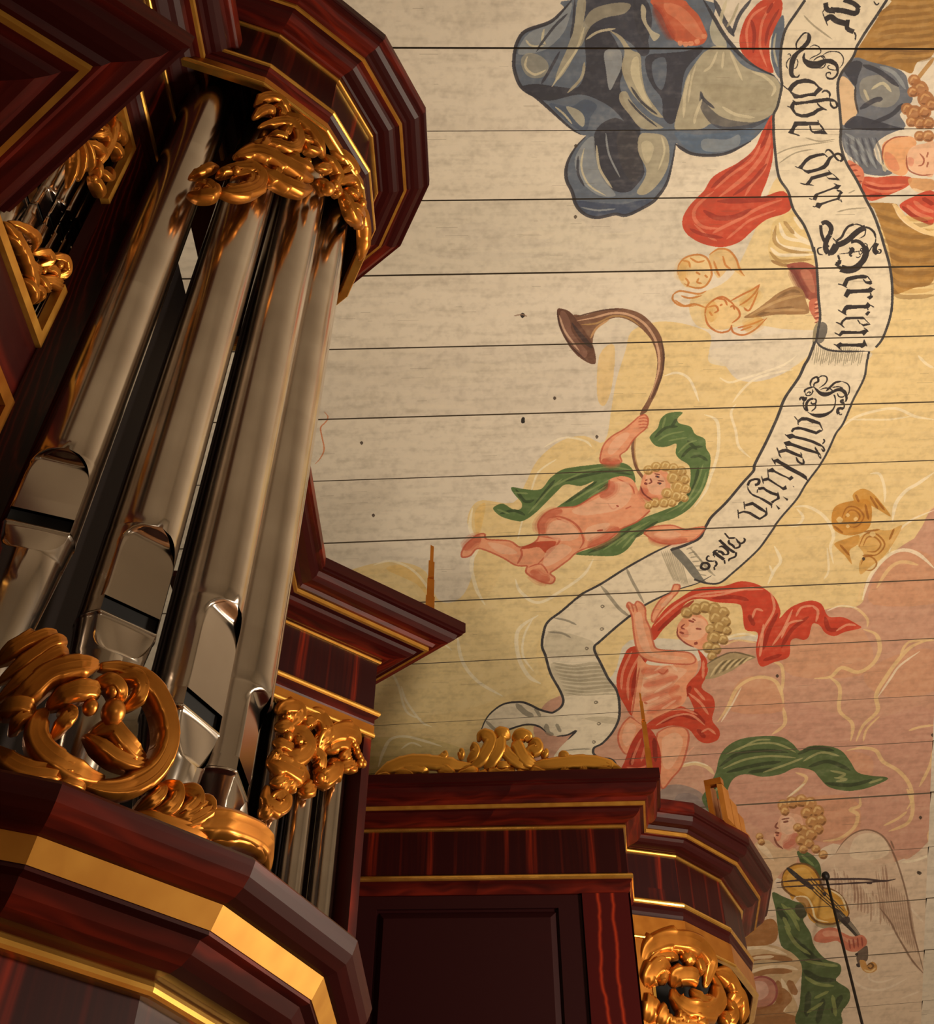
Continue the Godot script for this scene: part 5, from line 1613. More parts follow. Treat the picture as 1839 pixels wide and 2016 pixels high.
		[1,102,100,41,3,1535,962,1542,960,1542,952,1535,950],
		[1,102,100,95,0,1463,928,1476,925,1489,931,1500,944],
		[1,102,100,165,0,1499,942,1505,958,1502,978,1493,992],
		[1,102,100,178,0,1495,991,1481,1003,1463,1006,1446,1001],
		[1,102,100,68,0,1446,1001,1436,994,1431,989],
		[1,102,100,109,0,1431,989,1439,988,1440,979],
		[1,102,100,54,3,1440,979,1437,971,1434,964],
		[1,102,100,27,3,1435,962,1461,959,1489,954,1508,951],
		[1,102,100,109,0,1464,946,1470,951,1466,957,1463,962],
		[1,102,100,55,3,1463,962,1467,967,1471,967],
		[1,102,100,41,3,1464,946,1460,945],
		[1,102,100,27,3,1505,945,1505,936,1497,931],
		[1,102,100,27,3,1492,945,1490,951,1496,958,1490,964,1486,954],
		[1,102,100,27,3,1480,970,1487,973,1493,967],
		[1,102,100,120,0,1383,875,1394,871,1408,886,1407,907],
		[1,102,100,135,0,1407,907,1400,925,1401,946,1409,959],
		[1,102,100,80,0,1381,879,1386,904,1398,929,1407,942],
		[1,102,100,108,0,1409,959,1420,959,1428,947,1431,932],
		[1,102,100,30,3,1415,915,1430,928,1450,918],
		[1,102,100,40,3,1392,942,1381,946,1385,960,1396,963],
		[2,102,100,1455,1047,1461,1028,1466,1025,1487,1020,1507,1019,1518,1024,1514,1030,1493,1030,1470,1036,1466,1052],
		[2,102,100,1509,1019,1519,1024,1531,1040,1529,1040,1519,1029],
		[2,102,100,1507,1031,1515,1038,1528,1037,1532,1045,1527,1048,1516,1045],
		[2,102,100,1468,1059,1479,1061,1501,1061,1522,1059,1528,1054,1539,1061,1532,1071,1502,1071,1478,1073,1472,1085,1462,1078],
		[2,102,100,1522,1084,1531,1078,1538,1080,1538,1085,1531,1091],
		[2,102,100,1462,1124,1468,1109,1473,1105,1498,1106,1522,1106,1526,1098,1536,1108,1530,1117,1508,1116,1479,1118,1474,1121,1474,1132],
		[2,102,100,1524,1132,1530,1124,1537,1127,1530,1139],
		[2,102,100,1462,1159,1466,1149,1476,1140,1497,1140,1519,1140,1527,1148,1498,1147,1476,1148,1470,1155,1468,1164],
		[2,102,100,1519,1139,1529,1151,1542,1164,1535,1160,1524,1149],
		[2,102,100,1513,1159,1522,1162,1533,1160,1542,1164,1524,1169],
		[2,102,100,1462,1191,1468,1180,1485,1181,1516,1183,1528,1178,1537,1184,1528,1197,1523,1190,1486,1190,1473,1190,1467,1197],
		[2,102,100,1458,1220,1469,1212,1476,1216,1502,1217,1528,1216,1530,1205,1538,1224,1528,1231,1521,1227,1490,1225,1472,1225,1471,1229],
		[1,102,100,33,3,1443,1044,1456,1048,1469,1056],
		[1,102,100,33,3,1451,1118,1463,1126,1477,1135],
		[1,102,100,34,3,1450,1154,1463,1161,1475,1172],
		[1,102,100,34,3,1450,1185,1462,1192,1468,1197],
		[1,102,100,34,3,1452,1217,1461,1222,1475,1236],
		[1,102,100,31,3,1506,1148,1515,1162],
		[1,102,100,31,3,1535,1060,1541,1062],
		[1,102,100,31,3,1535,1107,1545,1114],
		[1,102,100,31,3,1525,1172,1533,1179,1539,1185],
		[1,102,100,31,3,1530,1205,1541,1227],
		[1,102,100,34,3,1530,1072,1533,1078],
		[1,102,100,34,3,1528,1117,1531,1122],
		[1,102,100,31,3,1506,1031,1516,1044],
		[0,102,100,1414,1344,1424,1351,1434,1359,1448,1362,1462,1359,1475,1351,1488,1351,1501,1360,1507,1376,1507,1389,1502,1393,1501,1379,1493,1365,1482,1360,1471,1363,1458,1372,1445,1375,1433,1370,1422,1358],
		[0,102,100,1403,1417,1415,1425,1432,1427,1450,1426,1466,1418,1473,1405,1475,1388,1469,1371,1474,1373,1478,1389,1477,1405,1471,1422,1456,1436,1438,1441,1421,1435,1410,1426],
		[1,102,100,57,3,1414,1347,1415,1334,1424,1329,1422,1318,1416,1315,1407,1322,1404,1334,1407,1343],
		[1,102,100,37,3,1421,1321,1431,1312,1443,1314,1447,1324,1442,1337,1428,1349],
		[1,102,100,57,3,1414,1344,1401,1348,1392,1354,1393,1362],
		[1,102,100,34,3,1393,1362,1398,1370,1408,1369,1413,1360,1411,1351],
		[1,102,100,34,3,1397,1365,1402,1360,1407,1361,1405,1366],
		[1,102,100,65,3,1448,1359,1458,1346,1470,1333,1486,1330],
		[1,102,100,35,3,1486,1330,1501,1337,1509,1350,1509,1366,1506,1374],
		[1,102,100,34,3,1432,1354,1444,1349,1459,1352,1470,1365],
		[1,102,100,35,3,1478,1365,1484,1376,1494,1378,1499,1373],
		[1,102,100,35,3,1463,1348,1479,1346,1493,1352],
		[1,102,100,72,0,1404,1417,1400,1399,1405,1385,1416,1380],
		[1,102,100,43,3,1416,1380,1424,1384,1424,1395,1414,1396,1412,1389],
		[1,102,100,43,3,1422,1393,1425,1406,1415,1419],
		[1,102,100,86,0,1396,1375,1394,1384,1387,1375],
		[1,102,100,43,3,1388,1374,1382,1377,1382,1385],
		[1,102,100,34,3,1394,1384,1392,1396,1397,1411,1404,1417],
		[1,102,100,73,0,1498,1387,1492,1389,1493,1394,1500,1396],
		[1,102,100,35,3,1500,1396,1501,1406,1500,1414],
		[1,102,100,88,0,1500,1413,1488,1411,1485,1421,1489,1430],
		[1,102,100,35,3,1489,1430,1495,1433,1497,1429],
		[2,102,100,1381,1448,1391,1437,1405,1438,1422,1445,1442,1456,1454,1486,1449,1480,1440,1464,1419,1457,1406,1449,1392,1449,1385,1457],
		[2,102,100,1453,1485,1435,1498,1424,1491,1435,1487,1443,1481],
		[2,102,100,1367,1483,1371,1473,1385,1469,1404,1474,1423,1482,1438,1489,1435,1497,1415,1489,1393,1479,1377,1479,1371,1489],
		[2,102,100,1356,1496,1371,1492,1381,1500,1407,1508,1431,1518,1451,1531,1462,1543,1447,1538,1425,1525,1398,1514,1375,1507,1368,1510],
		[2,102,100,1352,1522,1366,1516,1374,1525,1398,1536,1422,1546,1444,1557,1455,1570,1440,1563,1416,1555,1392,1543,1370,1533,1360,1534],
		[2,102,100,1340,1551,1350,1544,1362,1543,1371,1550,1389,1561,1405,1572,1394,1572,1380,1564,1360,1554,1344,1558],
		[1,102,100,44,3,1453,1534,1462,1549,1461,1557,1454,1546],
		[1,102,100,44,3,1455,1532,1460,1522,1456,1513],
		[1,102,100,44,3,1436,1541,1444,1556,1455,1571],
		[1,102,100,29,3,1371,1433,1382,1448],
		[1,102,100,29,3,1352,1493,1368,1511],
		[1,102,100,29,3,1382,1448,1385,1464],
		[1,102,100,29,3,1357,1533,1363,1543],
		[1,102,100,29,3,1334,1538,1340,1553,1345,1570],
		[2,102,100,1351,1521,1365,1516,1372,1523,1399,1536,1428,1550,1451,1562,1455,1570,1444,1564,1412,1552,1381,1536,1362,1533,1357,1532],
		[2,102,100,1340,1549,1351,1545,1363,1544,1372,1549,1392,1561,1403,1566,1408,1579,1398,1574,1378,1564,1359,1553,1342,1558],
		[2,102,100,1328,1581,1341,1576,1348,1584,1377,1604,1413,1628,1423,1637,1429,1655,1422,1649,1404,1635,1371,1614,1346,1595,1337,1589,1333,1593],
		[2,102,100,1318,1612,1329,1605,1337,1615,1361,1631,1376,1640,1383,1634,1389,1642,1380,1651,1372,1642,1352,1632,1335,1621,1320,1620],
		[2,102,100,1306,1641,1320,1637,1330,1646,1350,1663,1363,1672,1370,1665,1375,1679,1364,1682,1356,1673,1336,1658,1321,1647,1309,1650],
		[2,102,100,1296,1669,1311,1668,1319,1676,1338,1687,1352,1692,1358,1711,1346,1718,1340,1726,1334,1719,1350,1708,1350,1701,1332,1694,1317,1683,1311,1677,1298,1678],
		[2,102,100,1267,1662,1272,1674,1282,1689,1297,1698,1317,1709,1340,1726,1339,1735,1323,1723,1303,1707,1285,1698,1274,1686,1268,1674],
		[2,102,100,1266,1724,1285,1717,1295,1724,1312,1738,1327,1752,1329,1765,1311,1779,1306,1776,1322,1762,1323,1756,1306,1745,1286,1728,1267,1732],
		[2,102,100,1250,1751,1266,1746,1283,1751,1301,1765,1311,1773,1309,1779,1297,1772,1279,1758,1264,1752,1252,1757],
		[1,102,100,29,3,1335,1537,1342,1558,1350,1575],
		[1,102,100,59,3,1389,1573,1397,1590,1411,1597,1408,1579],
		[1,102,100,29,3,1399,1557,1405,1569],
		[1,102,100,29,3,1324,1574,1337,1598],
		[1,102,100,30,3,1436,1539,1445,1556,1449,1571,1456,1581,1454,1569],
		[1,102,100,29,3,1316,1607,1320,1630,1322,1639],
		[1,102,100,29,3,1302,1631,1310,1659],
		[1,102,100,30,3,1350,1686,1358,1711],
		[1,102,100,73,0,1268,1662,1272,1648,1283,1642,1295,1643,1298,1651],
		[1,102,100,88,0,1298,1649,1295,1658,1287,1661],
		[1,102,100,30,3,1296,1675,1295,1688],
		[1,102,100,30,3,1262,1714,1267,1743],
		[1,102,100,30,3,1248,1740,1253,1773],
		[1,102,100,30,3,1324,1737,1329,1764],
		[1,102,100,30,3,1337,1726,1339,1741],
		[2,102,100,1349,1730,1362,1743,1358,1748],
		[2,102,100,1366,1703,1381,1712,1379,1719],
		[2,102,100,1388,1666,1394,1673,1391,1673],
		[1,102,100,45,3,1218,1815,1231,1833],
		[1,102,100,54,3,1229,1833,1249,1833],
		[1,102,100,61,3,1250,1834,1258,1847,1265,1852,1273,1848,1275,1840,1271,1834],
		[1,102,100,68,3,1232,1838,1233,1849,1244,1858,1250,1868],
		[1,102,100,61,3,1249,1868,1262,1863,1262,1852],
		[1,102,100,76,0,1206,1838,1218,1851,1234,1868,1250,1881],
		[1,102,100,61,3,1250,1881,1255,1884,1253,1895,1239,1902,1237,1910],
		[1,102,100,61,3,1206,1861,1217,1860,1231,1874,1233,1885,1223,1888],
		[1,102,100,76,0,1205,1875,1215,1878,1223,1888],
		[1,102,100,91,0,1193,1875,1206,1888,1224,1903],
		[1,102,100,46,3,1224,1903,1228,1918],
		[1,102,100,51,3,1193,1874,1205,1871],
		[1,102,100,45,3,1193,1874,1195,1890],
		[1,102,100,61,3,1196,1891,1199,1892],
		[1,102,100,51,3,1184,1892,1180,1889,1176,1897,1181,1905,1191,1907,1201,1906],
		[1,102,100,61,3,1201,1906,1205,1918,1199,1926],
		[1,102,100,46,3,1199,1926,1201,1937],
		[1,102,100,76,0,1163,1921,1167,1913,1177,1912,1185,1920,1183,1930,1174,1933,1165,1928,1163,1921],
		[0,103,100,782,1121,811,1120,841,1110,876,1102,915,1104,955,1121,988,1155,1009,1191,1020,1241,1019,1287,1009,1342,996,1378,984,1406,968,1411,984,1373,997,1332,1003,1286,1001,1245,988,1204,962,1168,929,1140,897,1128,866,1136,844,1160,836,1187,834,1218,810,1181],
		[0,104,100,743,1103,756,1100,776,1110,796,1137,822,1177,839,1209,847,1245,844,1259,826,1254,797,1230,768,1189,749,1145],
		[0,105,70,751,1110,764,1110,777,1137,782,1163,803,1195,824,1222,817,1240,785,1207,759,1162],
		[0,106,90,781,1139,802,1164,831,1200,836,1213,815,1199,790,1163],
		[1,107,90,65,3,793,1135,835,1127,880,1115,920,1120,960,1145,991,1190,1006,1241,1006,1295,991,1364],
		[1,108,90,52,3,805,1146,843,1143,881,1124,920,1129,953,1154],
		[1,109,90,64,3,830,1186,844,1156,874,1132],
		[1,110,90,54,3,1009,1195,1018,1245,1015,1305,995,1369],
		[1,110,90,38,3,788,1124,857,1106,903,1104],
		[1,111,90,51,3,749,1118,767,1167,805,1221],
		[1,112,90,39,3,743,1107,753,1149,781,1203,826,1251],
		[1,103,100,83,0,974,1411,965,1463,956,1509,960,1551,971,1594,991,1626],
		[1,113,90,35,3,969,1437,961,1499,964,1552,975,1594],
		[0,114,100,967,1645,961,1599,935,1574,898,1573,842,1578,798,1584,775,1591,748,1615,725,1650,685,1648,650,1640,657,1662,678,1693,675,1713,655,1712,630,1693,610,1700,606,1712,628,1736,664,1751,684,1752,712,1730,743,1691,766,1661,789,1637,829,1644,861,1630,834,1659,803,1683,768,1715,808,1712,848,1701,888,1672,918,1638],
		[1,115,80,91,3,962,1614,900,1599,836,1611,788,1627],
		[1,115,80,91,3,760,1621,734,1665,711,1705],
		[1,115,80,91,3,869,1631,830,1664,791,1698],
		[1,115,80,90,3,661,1647,686,1688,710,1684],
		[1,115,80,91,3,623,1726,659,1717,688,1734],
		[1,115,80,91,3,921,1623,871,1666],
		[1,116,75,56,3,957,1599,903,1586,843,1594,795,1602],
		[1,116,75,56,3,780,1617,749,1651,719,1695,696,1729],
		[1,116,75,56,3,909,1622,858,1655,807,1694],
		[1,116,75,56,3,894,1647,848,1685],
		[1,116,75,55,3,657,1657,693,1663],
		[1,116,75,56,3,615,1710,647,1727],
		[1,116,75,56,3,835,1599,788,1622,761,1641],
		[0,114,100,1078,1409,1042,1410,1023,1429,1017,1459,1002,1480,999,1495,1017,1520,1045,1523,1069,1514,1069,1545,1081,1567,1107,1590,1114,1631,1109,1677,1095,1712,1047,1736,995,1759,947,1788,920,1817,872,1845,824,1865,878,1873,932,1875,963,1854,990,1810,1029,1781,1078,1763,1121,1729,1150,1673,1162,1613,1161,1560,1148,1533,1142,1501,1116,1484,1102,1458,1073,1446,1066,1430],
		[1,115,80,90,3,1011,1491,1037,1460,1069,1456],
		[1,115,80,90,3,1064,1430,1053,1456],
		[1,115,80,92,3,1085,1562,1107,1531,1139,1527],
		[1,115,80,94,3,1132,1596,1124,1662,1087,1717],
		[1,115,80,95,3,968,1789,929,1827,857,1864],
		[1,115,80,92,3,1109,1563,1133,1559,1155,1576],
		[1,115,80,91,3,1097,1504,1124,1537],
		[1,115,80,95,3,1037,1771,978,1820],
		[1,116,75,56,3,1020,1501,1047,1482,1087,1473],
		[1,116,75,56,3,1075,1546,1098,1515,1122,1505],
		[1,116,75,58,3,1144,1586,1132,1647,1107,1707,1056,1746],
		[1,116,75,58,3,1154,1612,1142,1673,1097,1738],
		[1,116,75,58,3,1016,1770,969,1804,930,1843],
		[1,116,75,59,3,977,1810,947,1853],
		[1,116,75,56,3,1048,1503,1096,1494],
		[1,116,75,58,3,992,1780,945,1818,897,1856],
		[1,116,75,55,3,1035,1424,1029,1460],
		[0,117,100,966,1419,982,1414,991,1433,987,1458,970,1478,955,1499,941,1530,925,1547,929,1571,899,1575,876,1569,875,1537,883,1506,902,1481,929,1461,948,1441],
		[1,118,80,44,0,966,1419,982,1414,991,1433,987,1458,970,1478,955,1499,941,1530,925,1547,929,1571,899,1575,876,1569,875,1537,883,1506,902,1481,929,1461,948,1441,966,1419],
		[0,119,55,903,1497,929,1472,946,1478,928,1513,905,1544,892,1533],
		[1,118,80,34,3,965,1426,979,1424,991,1427],
		[1,118,80,34,3,965,1437,979,1434,992,1438],
		[1,118,80,34,3,966,1447,980,1445,992,1448],
		[1,118,80,34,3,967,1458,981,1455,993,1459],
		[1,118,24,355,3,880,1559,903,1575,926,1566],
		[1,118,35,255,3,880,1559,903,1575,926,1566],
		[1,118,56,155,3,880,1559,903,1575,926,1566],
		[0,117,100,901,1627,933,1616,962,1629,977,1661,995,1697,1014,1734,983,1769,939,1793,904,1826,848,1849,824,1863,808,1882,776,1911,761,1925,774,1941,766,1958,741,1952,712,1933,697,1917,700,1897,669,1893,636,1868,590,1841,566,1835,550,1856,530,1860,528,1843,541,1816,569,1792,585,1791,593,1806,650,1814,679,1835,715,1822,727,1798,723,1761,744,1727,776,1713,820,1710,867,1676,899,1657],
		[1,118,85,48,0,901,1627,899,1657,867,1676,820,1710,776,1713,744,1727,723,1761,727,1798,715,1822,679,1835,650,1814,593,1806,585,1791,569,1792,541,1816,528,1843,530,1860,550,1856,566,1835,590,1841,636,1868,669,1893,700,1897],
		[1,118,85,50,0,700,1897,697,1917,712,1933,741,1952,766,1958,774,1941,761,1925,776,1911,808,1882,824,1863,848,1849,904,1826,939,1793,983,1769,1014,1734],
		[1,118,80,57,3,745,1747,777,1743,811,1761,832,1787,844,1823,835,1848],
		[1,118,80,58,3,727,1803,764,1810,781,1820,750,1864,726,1893],
		[1,118,80,58,3,680,1840,684,1861,673,1890],
		[1,118,80,43,3,769,1748,803,1765],
		[1,118,80,43,3,901,1703,915,1724,931,1715],
		[1,118,80,42,3,921,1623,960,1650,969,1676],
		[1,118,80,43,3,948,1726,964,1716],
		[1,118,80,44,3,702,1902,735,1893,756,1925],
		[0,120,80,680,1840,715,1822,752,1819,773,1825,750,1859,728,1838,700,1841],
		[0,119,60,910,1637,951,1639,962,1685,935,1725,883,1738,834,1741,809,1724,848,1701,892,1672],
		[0,119,60,754,1763,790,1754,824,1787,829,1813,789,1821,747,1799],
		[0,119,60,749,1849,789,1831,815,1852,775,1890,743,1899],
		[0,119,60,594,1816,643,1829,672,1855,627,1853],
		[0,119,60,852,1783,909,1770,895,1806,854,1824],
		[1,118,19,454,3,739,1798,730,1767,749,1737,784,1723],
		[1,118,28,326,3,739,1798,730,1767,749,1737,784,1723],
		[1,118,44,199,3,739,1798,730,1767,749,1737,784,1723],
		[1,118,19,469,3,711,1912,736,1939,761,1945],
		[1,118,28,337,3,711,1912,736,1939,761,1945],
		[1,118,44,205,3,711,1912,736,1939,761,1945],
		[1,118,19,454,3,534,1838,557,1810,577,1806],
		[1,118,28,327,3,534,1838,557,1810,577,1806],
		[1,118,44,199,3,534,1838,557,1810,577,1806],
		[1,118,19,451,3,906,1632,907,1663,880,1682],
		[1,118,28,324,3,906,1632,907,1663,880,1682],
		[1,118,44,197,3,906,1632,907,1663,880,1682],
		[1,118,19,464,3,856,1844,903,1816,935,1787],
		[1,118,28,334,3,856,1844,903,1816,935,1787],
		[1,118,44,203,3,856,1844,903,1816,935,1787],
		[1,121,100,43,3,924,1712,931,1717],
		[1,122,100,58,3,878,1795,894,1793],
		[0,117,100,1002,1806,1026,1789,1075,1786,1110,1801,1143,1797,1164,1798,1149,1823,1129,1837,1079,1845,1037,1835],
		[1,118,80,47,0,1002,1806,1026,1789,1075,1786,1110,1801,1143,1797,1164,1798,1149,1823,1129,1837,1079,1845,1037,1835,1002,1806],
		[0,119,55,1031,1807,1076,1802,1102,1816,1078,1830,1040,1823],
		[1,118,18,331,3,1015,1822,1062,1839,1120,1832],
		[1,118,25,238,3,1015,1822,1062,1839,1120,1832],
		[1,118,40,145,3,1015,1822,1062,1839,1120,1832],
		[0,117,100,984,1646,990,1615,1005,1596,1046,1603,1061,1639,1060,1680,1037,1704,1003,1698,983,1671],
		[0,119,60,998,1616,1031,1612,1049,1643,1043,1679,1014,1678,1001,1651],
		[1,118,18,320,3,985,1661,1003,1692,1036,1699],
		[1,118,25,230,3,985,1661,1003,1692,1036,1699],
		[1,118,40,140,3,985,1661,1003,1692,1036,1699],
		[0,123,50,989,1656,1005,1662,1002,1677,990,1671],
		[0,124,90,988,1600,993,1587,1006,1586,1015,1601,1009,1614,996,1614],
		[1,125,85,42,3,994,1604,998,1591,1008,1596,1004,1606],
		[1,126,85,42,3,994,1609,1006,1612,1012,1603],
		[0,124,90,1007,1590,1012,1576,1026,1575,1035,1592,1029,1606,1015,1605],
		[1,125,85,42,3,1013,1594,1018,1580,1028,1586,1024,1597],
		[1,126,85,42,3,1013,1600,1026,1604,1032,1593],
		[0,124,90,1031,1589,1036,1574,1050,1573,1060,1590,1054,1605,1039,1604],
		[1,125,85,42,3,1037,1593,1042,1578,1053,1584,1049,1595],
		[1,126,85,42,3,1037,1599,1051,1603,1058,1592],
		[0,124,90,1052,1598,1057,1583,1071,1581,1081,1599,1075,1613,1060,1613],
		[1,125,85,43,3,1058,1602,1063,1587,1074,1593,1070,1604],
		[1,126,85,43,3,1058,1607,1072,1611,1079,1601],
		[0,124,90,1073,1609,1078,1594,1093,1593,1103,1610,1096,1624,1081,1624],
		[1,125,85,43,3,1079,1613,1084,1598,1095,1604,1091,1615],
		[1,126,85,43,3,1080,1618,1093,1622,1100,1612],
		[0,124,90,1051,1628,1057,1611,1075,1609,1087,1630,1079,1647,1061,1647],
		[1,125,85,43,3,1058,1633,1064,1615,1077,1623,1073,1636],
		[1,126,85,43,3,1059,1640,1075,1645,1083,1632],
		[0,124,90,1083,1635,1088,1620,1103,1619,1113,1636,1106,1650,1091,1650],
		[1,125,85,43,3,1089,1639,1094,1624,1105,1630,1101,1641],
		[1,126,85,43,3,1090,1644,1103,1648,1110,1638],
		[0,124,90,1065,1659,1071,1642,1089,1640,1101,1661,1094,1679,1075,1678],
		[1,125,85,43,3,1073,1664,1079,1646,1092,1654,1087,1667],
		[1,126,85,43,3,1073,1671,1090,1676,1098,1663],
		[0,124,90,1090,1666,1095,1652,1109,1651,1118,1667,1112,1680,1098,1680],
		[1,125,85,43,3,1096,1669,1101,1656,1111,1661,1107,1672],
		[1,126,85,43,3,1096,1675,1109,1679,1116,1668],
		[0,124,90,1040,1679,1045,1663,1061,1662,1071,1680,1065,1695,1049,1695],
		[1,125,85,43,3,1047,1683,1052,1668,1063,1674,1059,1685],
		[1,126,85,43,3,1047,1689,1061,1693,1068,1682],
		[0,124,90,1065,1690,1070,1674,1086,1673,1098,1692,1091,1708,1074,1707],
		[1,125,85,43,3,1072,1694,1077,1678,1089,1685,1085,1697],
		[1,126,85,43,3,1072,1701,1087,1705,1095,1693],
		[0,124,90,1091,1696,1094,1685,1106,1684,1114,1697,1109,1709,1097,1708],
		[1,125,85,43,3,1095,1699,1099,1688,1108,1693,1105,1701],
		[1,126,85,43,3,1096,1704,1106,1707,1112,1699],
		[0,124,90,1010,1708,1015,1694,1030,1692,1040,1709,1033,1724,1018,1723],
		[1,125,85,43,3,1016,1712,1021,1698,1032,1704,1028,1714],
		[1,126,85,43,3,1016,1718,1030,1722,1037,1711],
		[0,124,90,1035,1709,1040,1695,1054,1693,1064,1711,1058,1725,1043,1724],
		[1,125,85,43,3,1041,1713,1046,1699,1057,1705,1053,1716],
		[1,126,85,43,3,1041,1719,1055,1723,1061,1712],
		[0,124,90,1058,1710,1062,1698,1074,1697,1083,1711,1077,1724,1065,1723],
		[1,125,85,43,3,1063,1714,1067,1701,1076,1706,1073,1716],
		[1,126,85,43,3,1063,1718,1075,1722,1080,1713],
		[0,124,90,998,1718,1002,1707,1012,1706,1020,1719,1015,1729,1004,1729],
		[1,125,85,43,3,1003,1721,1006,1710,1014,1715,1011,1722],
		[1,126,85,43,3,1003,1725,1013,1728,1017,1720],
		[1,127,90,57,3,1021,1619,1032,1625],
		[1,127,90,57,3,1027,1642,1039,1645],
		[1,127,90,43,3,1007,1626,1012,1639,1004,1644],
		[1,127,90,71,3,993,1641,1002,1646],
		[1,127,90,42,3,995,1633,1001,1631],
		[1,127,90,35,3,1018,1612,1033,1616],
		[1,127,90,36,3,1028,1635,1045,1638],
		[1,127,90,43,3,984,1651,994,1677,1020,1701],
		[1,128,100,57,3,1032,1645,1037,1646],
		[1,128,100,57,3,1025,1621,1029,1623],
		[0,129,100,1040,2123,1075,2058,1112,2024,1159,1994,1229,1992,1277,1978,1328,1994,1372,2033,1394,2082,1394,2106,1421,2071,1470,2051,1506,2064,1531,2108,1573,2113,1617,2141,1626,2153,1583,2163,1554,2176,1527,2163,1509,2137,1488,2130,1482,2173,1468,2184,1446,2177,1432,2188,1432,2238,1392,2254,1355,2266,1337,2208,1337,2152,1301,2138,1287,2070,1273,2051,1213,2042,1172,2028,1133,2038,1106,2084,1074,2125,1052,2160],
		[1,34,80,121,3,1060,2130,1111,2072,1152,2033],
		[1,34,80,122,3,1202,2029,1261,2027,1303,2041],
		[1,34,80,126,3,1387,2088,1367,2148,1358,2209],
		[1,34,80,127,3,1475,2105,1433,2145,1408,2206],
		[1,34,80,129,3,1521,2108,1536,2151,1567,2153],
		[1,34,80,124,3,1307,2089,1325,2127],
		[1,34,80,129,3,1361,2246,1411,2230],
		[1,130,75,74,3,1049,2111,1104,2048,1161,2015,1240,2007,1314,1999],
		[1,130,75,75,3,1151,2021,1221,2018,1279,2004,1340,2007],
		[1,130,75,77,3,1360,2014,1376,2075,1352,2141,1342,2202],
		[1,130,75,76,3,1318,2102,1325,2072,1346,2079],
		[1,130,75,78,3,1427,2078,1408,2144,1382,2198],
		[1,130,75,78,3,1482,2069,1499,2088,1497,2125],
		[1,130,75,78,3,1439,2103,1452,2073,1487,2069],
		[1,130,75,78,3,1350,2122,1351,2196,1350,2233],
		[1,130,75,80,3,1557,2159,1586,2139,1612,2143],
		[1,130,75,78,3,1405,2175,1421,2126,1461,2116],
		[0,131,100,989,2180,967,2228,957,2283,965,2333,985,2378,1007,2417,1010,2373,1011,2311,1028,2250,1045,2208,1053,2178],
		[1,34,80,125,3,1030,2214,1009,2274,1004,2348],
		[1,132,75,76,3,994,2193,973,2259,972,2321],
		[1,132,75,77,3,1015,2207,990,2285,994,2360],
		[0,131,100,1175,2198,1203,2236,1207,2286,1195,2329,1228,2362,1238,2401,1234,2454,1258,2502,1255,2540,1225,2553,1198,2535,1169,2487,1122,2468,1082,2479,1041,2476,1064,2440,1103,2406,1138,2388,1180,2412,1167,2371,1149,2332,1157,2308,1181,2278,1188,2242],
		[1,34,80,130,3,1091,2457,1140,2424,1193,2451],
		[1,34,80,132,3,1195,2489,1218,2529],
		[1,34,80,131,3,1180,2412,1214,2468],
		[1,34,80,128,3,1163,2321,1156,2358],
		[1,133,75,80,3,1160,2346,1199,2386,1222,2430],
		[1,133,75,79,3,1174,2328,1208,2374],
		[1,133,75,80,3,1076,2464,1120,2430,1171,2426,1215,2475],
		[1,133,75,82,3,1206,2505,1226,2491,1248,2516],
		[1,133,75,78,3,1193,2236,1197,2298],
		[1,133,75,80,3,1108,2406,1149,2402,1191,2428],
		[0,117,100,1003,2420,984,2449,973,2493,978,2539,1000,2580,1018,2535,1037,2491,1046,2469],
		[1,118,80,53,0,1003,2420,984,2449,973,2493,978,2539,1000,2580,1018,2535,1037,2491,1046,2469,1003,2420],
		[0,119,55,994,2449,1020,2459,1017,2504,999,2549,984,2509],
		[0,117,100,1083,2495,1112,2474,1153,2478,1171,2510,1169,2579,1158,2642,1135,2681,1111,2720,1098,2678,1093,2588,1080,2540],
		[1,118,80,55,0,1083,2495,1112,2474,1153,2478,1171,2510,1169,2579,1158,2642,1135,2681,1111,2720,1098,2678,1093,2588,1080,2540,1083,2495],
		[0,119,60,1099,2519,1134,2499,1156,2532,1150,2593,1127,2646,1106,2631,1099,2565],
		[0,134,100,1041,2468,1013,2527,996,2609,988,2642,1020,2658,1062,2675,1098,2678,1098,2596,1085,2533,1067,2486],
		[1,135,80,132,3,1074,2517,1084,2616],
		[1,135,80,132,3,1025,2566,1013,2624],
		[1,136,75,81,3,1038,2514,1021,2589,1018,2624],
		[1,136,75,81,3,1054,2538,1043,2612],
		[1,136,75,82,3,1003,2630,1034,2639,1064,2628],
		[0,117,100,1013,2206,1037,2238,1078,2247,1118,2243,1156,2215,1177,2235,1176,2278,1153,2320,1156,2358,1143,2388,1099,2413,1059,2440,1035,2453,1007,2413,1005,2367,1011,2311,1011,2261],
		[0,119,60,1038,2257,1083,2254,1129,2256,1150,2270,1122,2306,1104,2342,1116,2368,1082,2391,1048,2409,1026,2387,1027,2324],
		[1,137,16,411,3,1023,2262,1059,2264,1099,2267],
		[1,137,22,295,3,1023,2262,1059,2264,1099,2267],
		[1,137,36,180,3,1023,2262,1059,2264,1099,2267],
		[1,137,16,414,3,1032,2312,1076,2303,1126,2287],
		[1,137,22,298,3,1032,2312,1076,2303,1126,2287],
		[1,137,36,181,3,1032,2312,1076,2303,1126,2287],
		[1,137,16,418,3,1030,2362,1079,2346,1133,2319],
		[1,137,22,300,3,1030,2362,1079,2346,1133,2319],
		[1,137,36,183,3,1030,2362,1079,2346,1133,2319],
		[1,137,16,421,3,1048,2409,1092,2385,1141,2357],
		[1,137,22,303,3,1048,2409,1092,2385,1141,2357],
		[1,137,36,184,3,1048,2409,1092,2385,1141,2357],
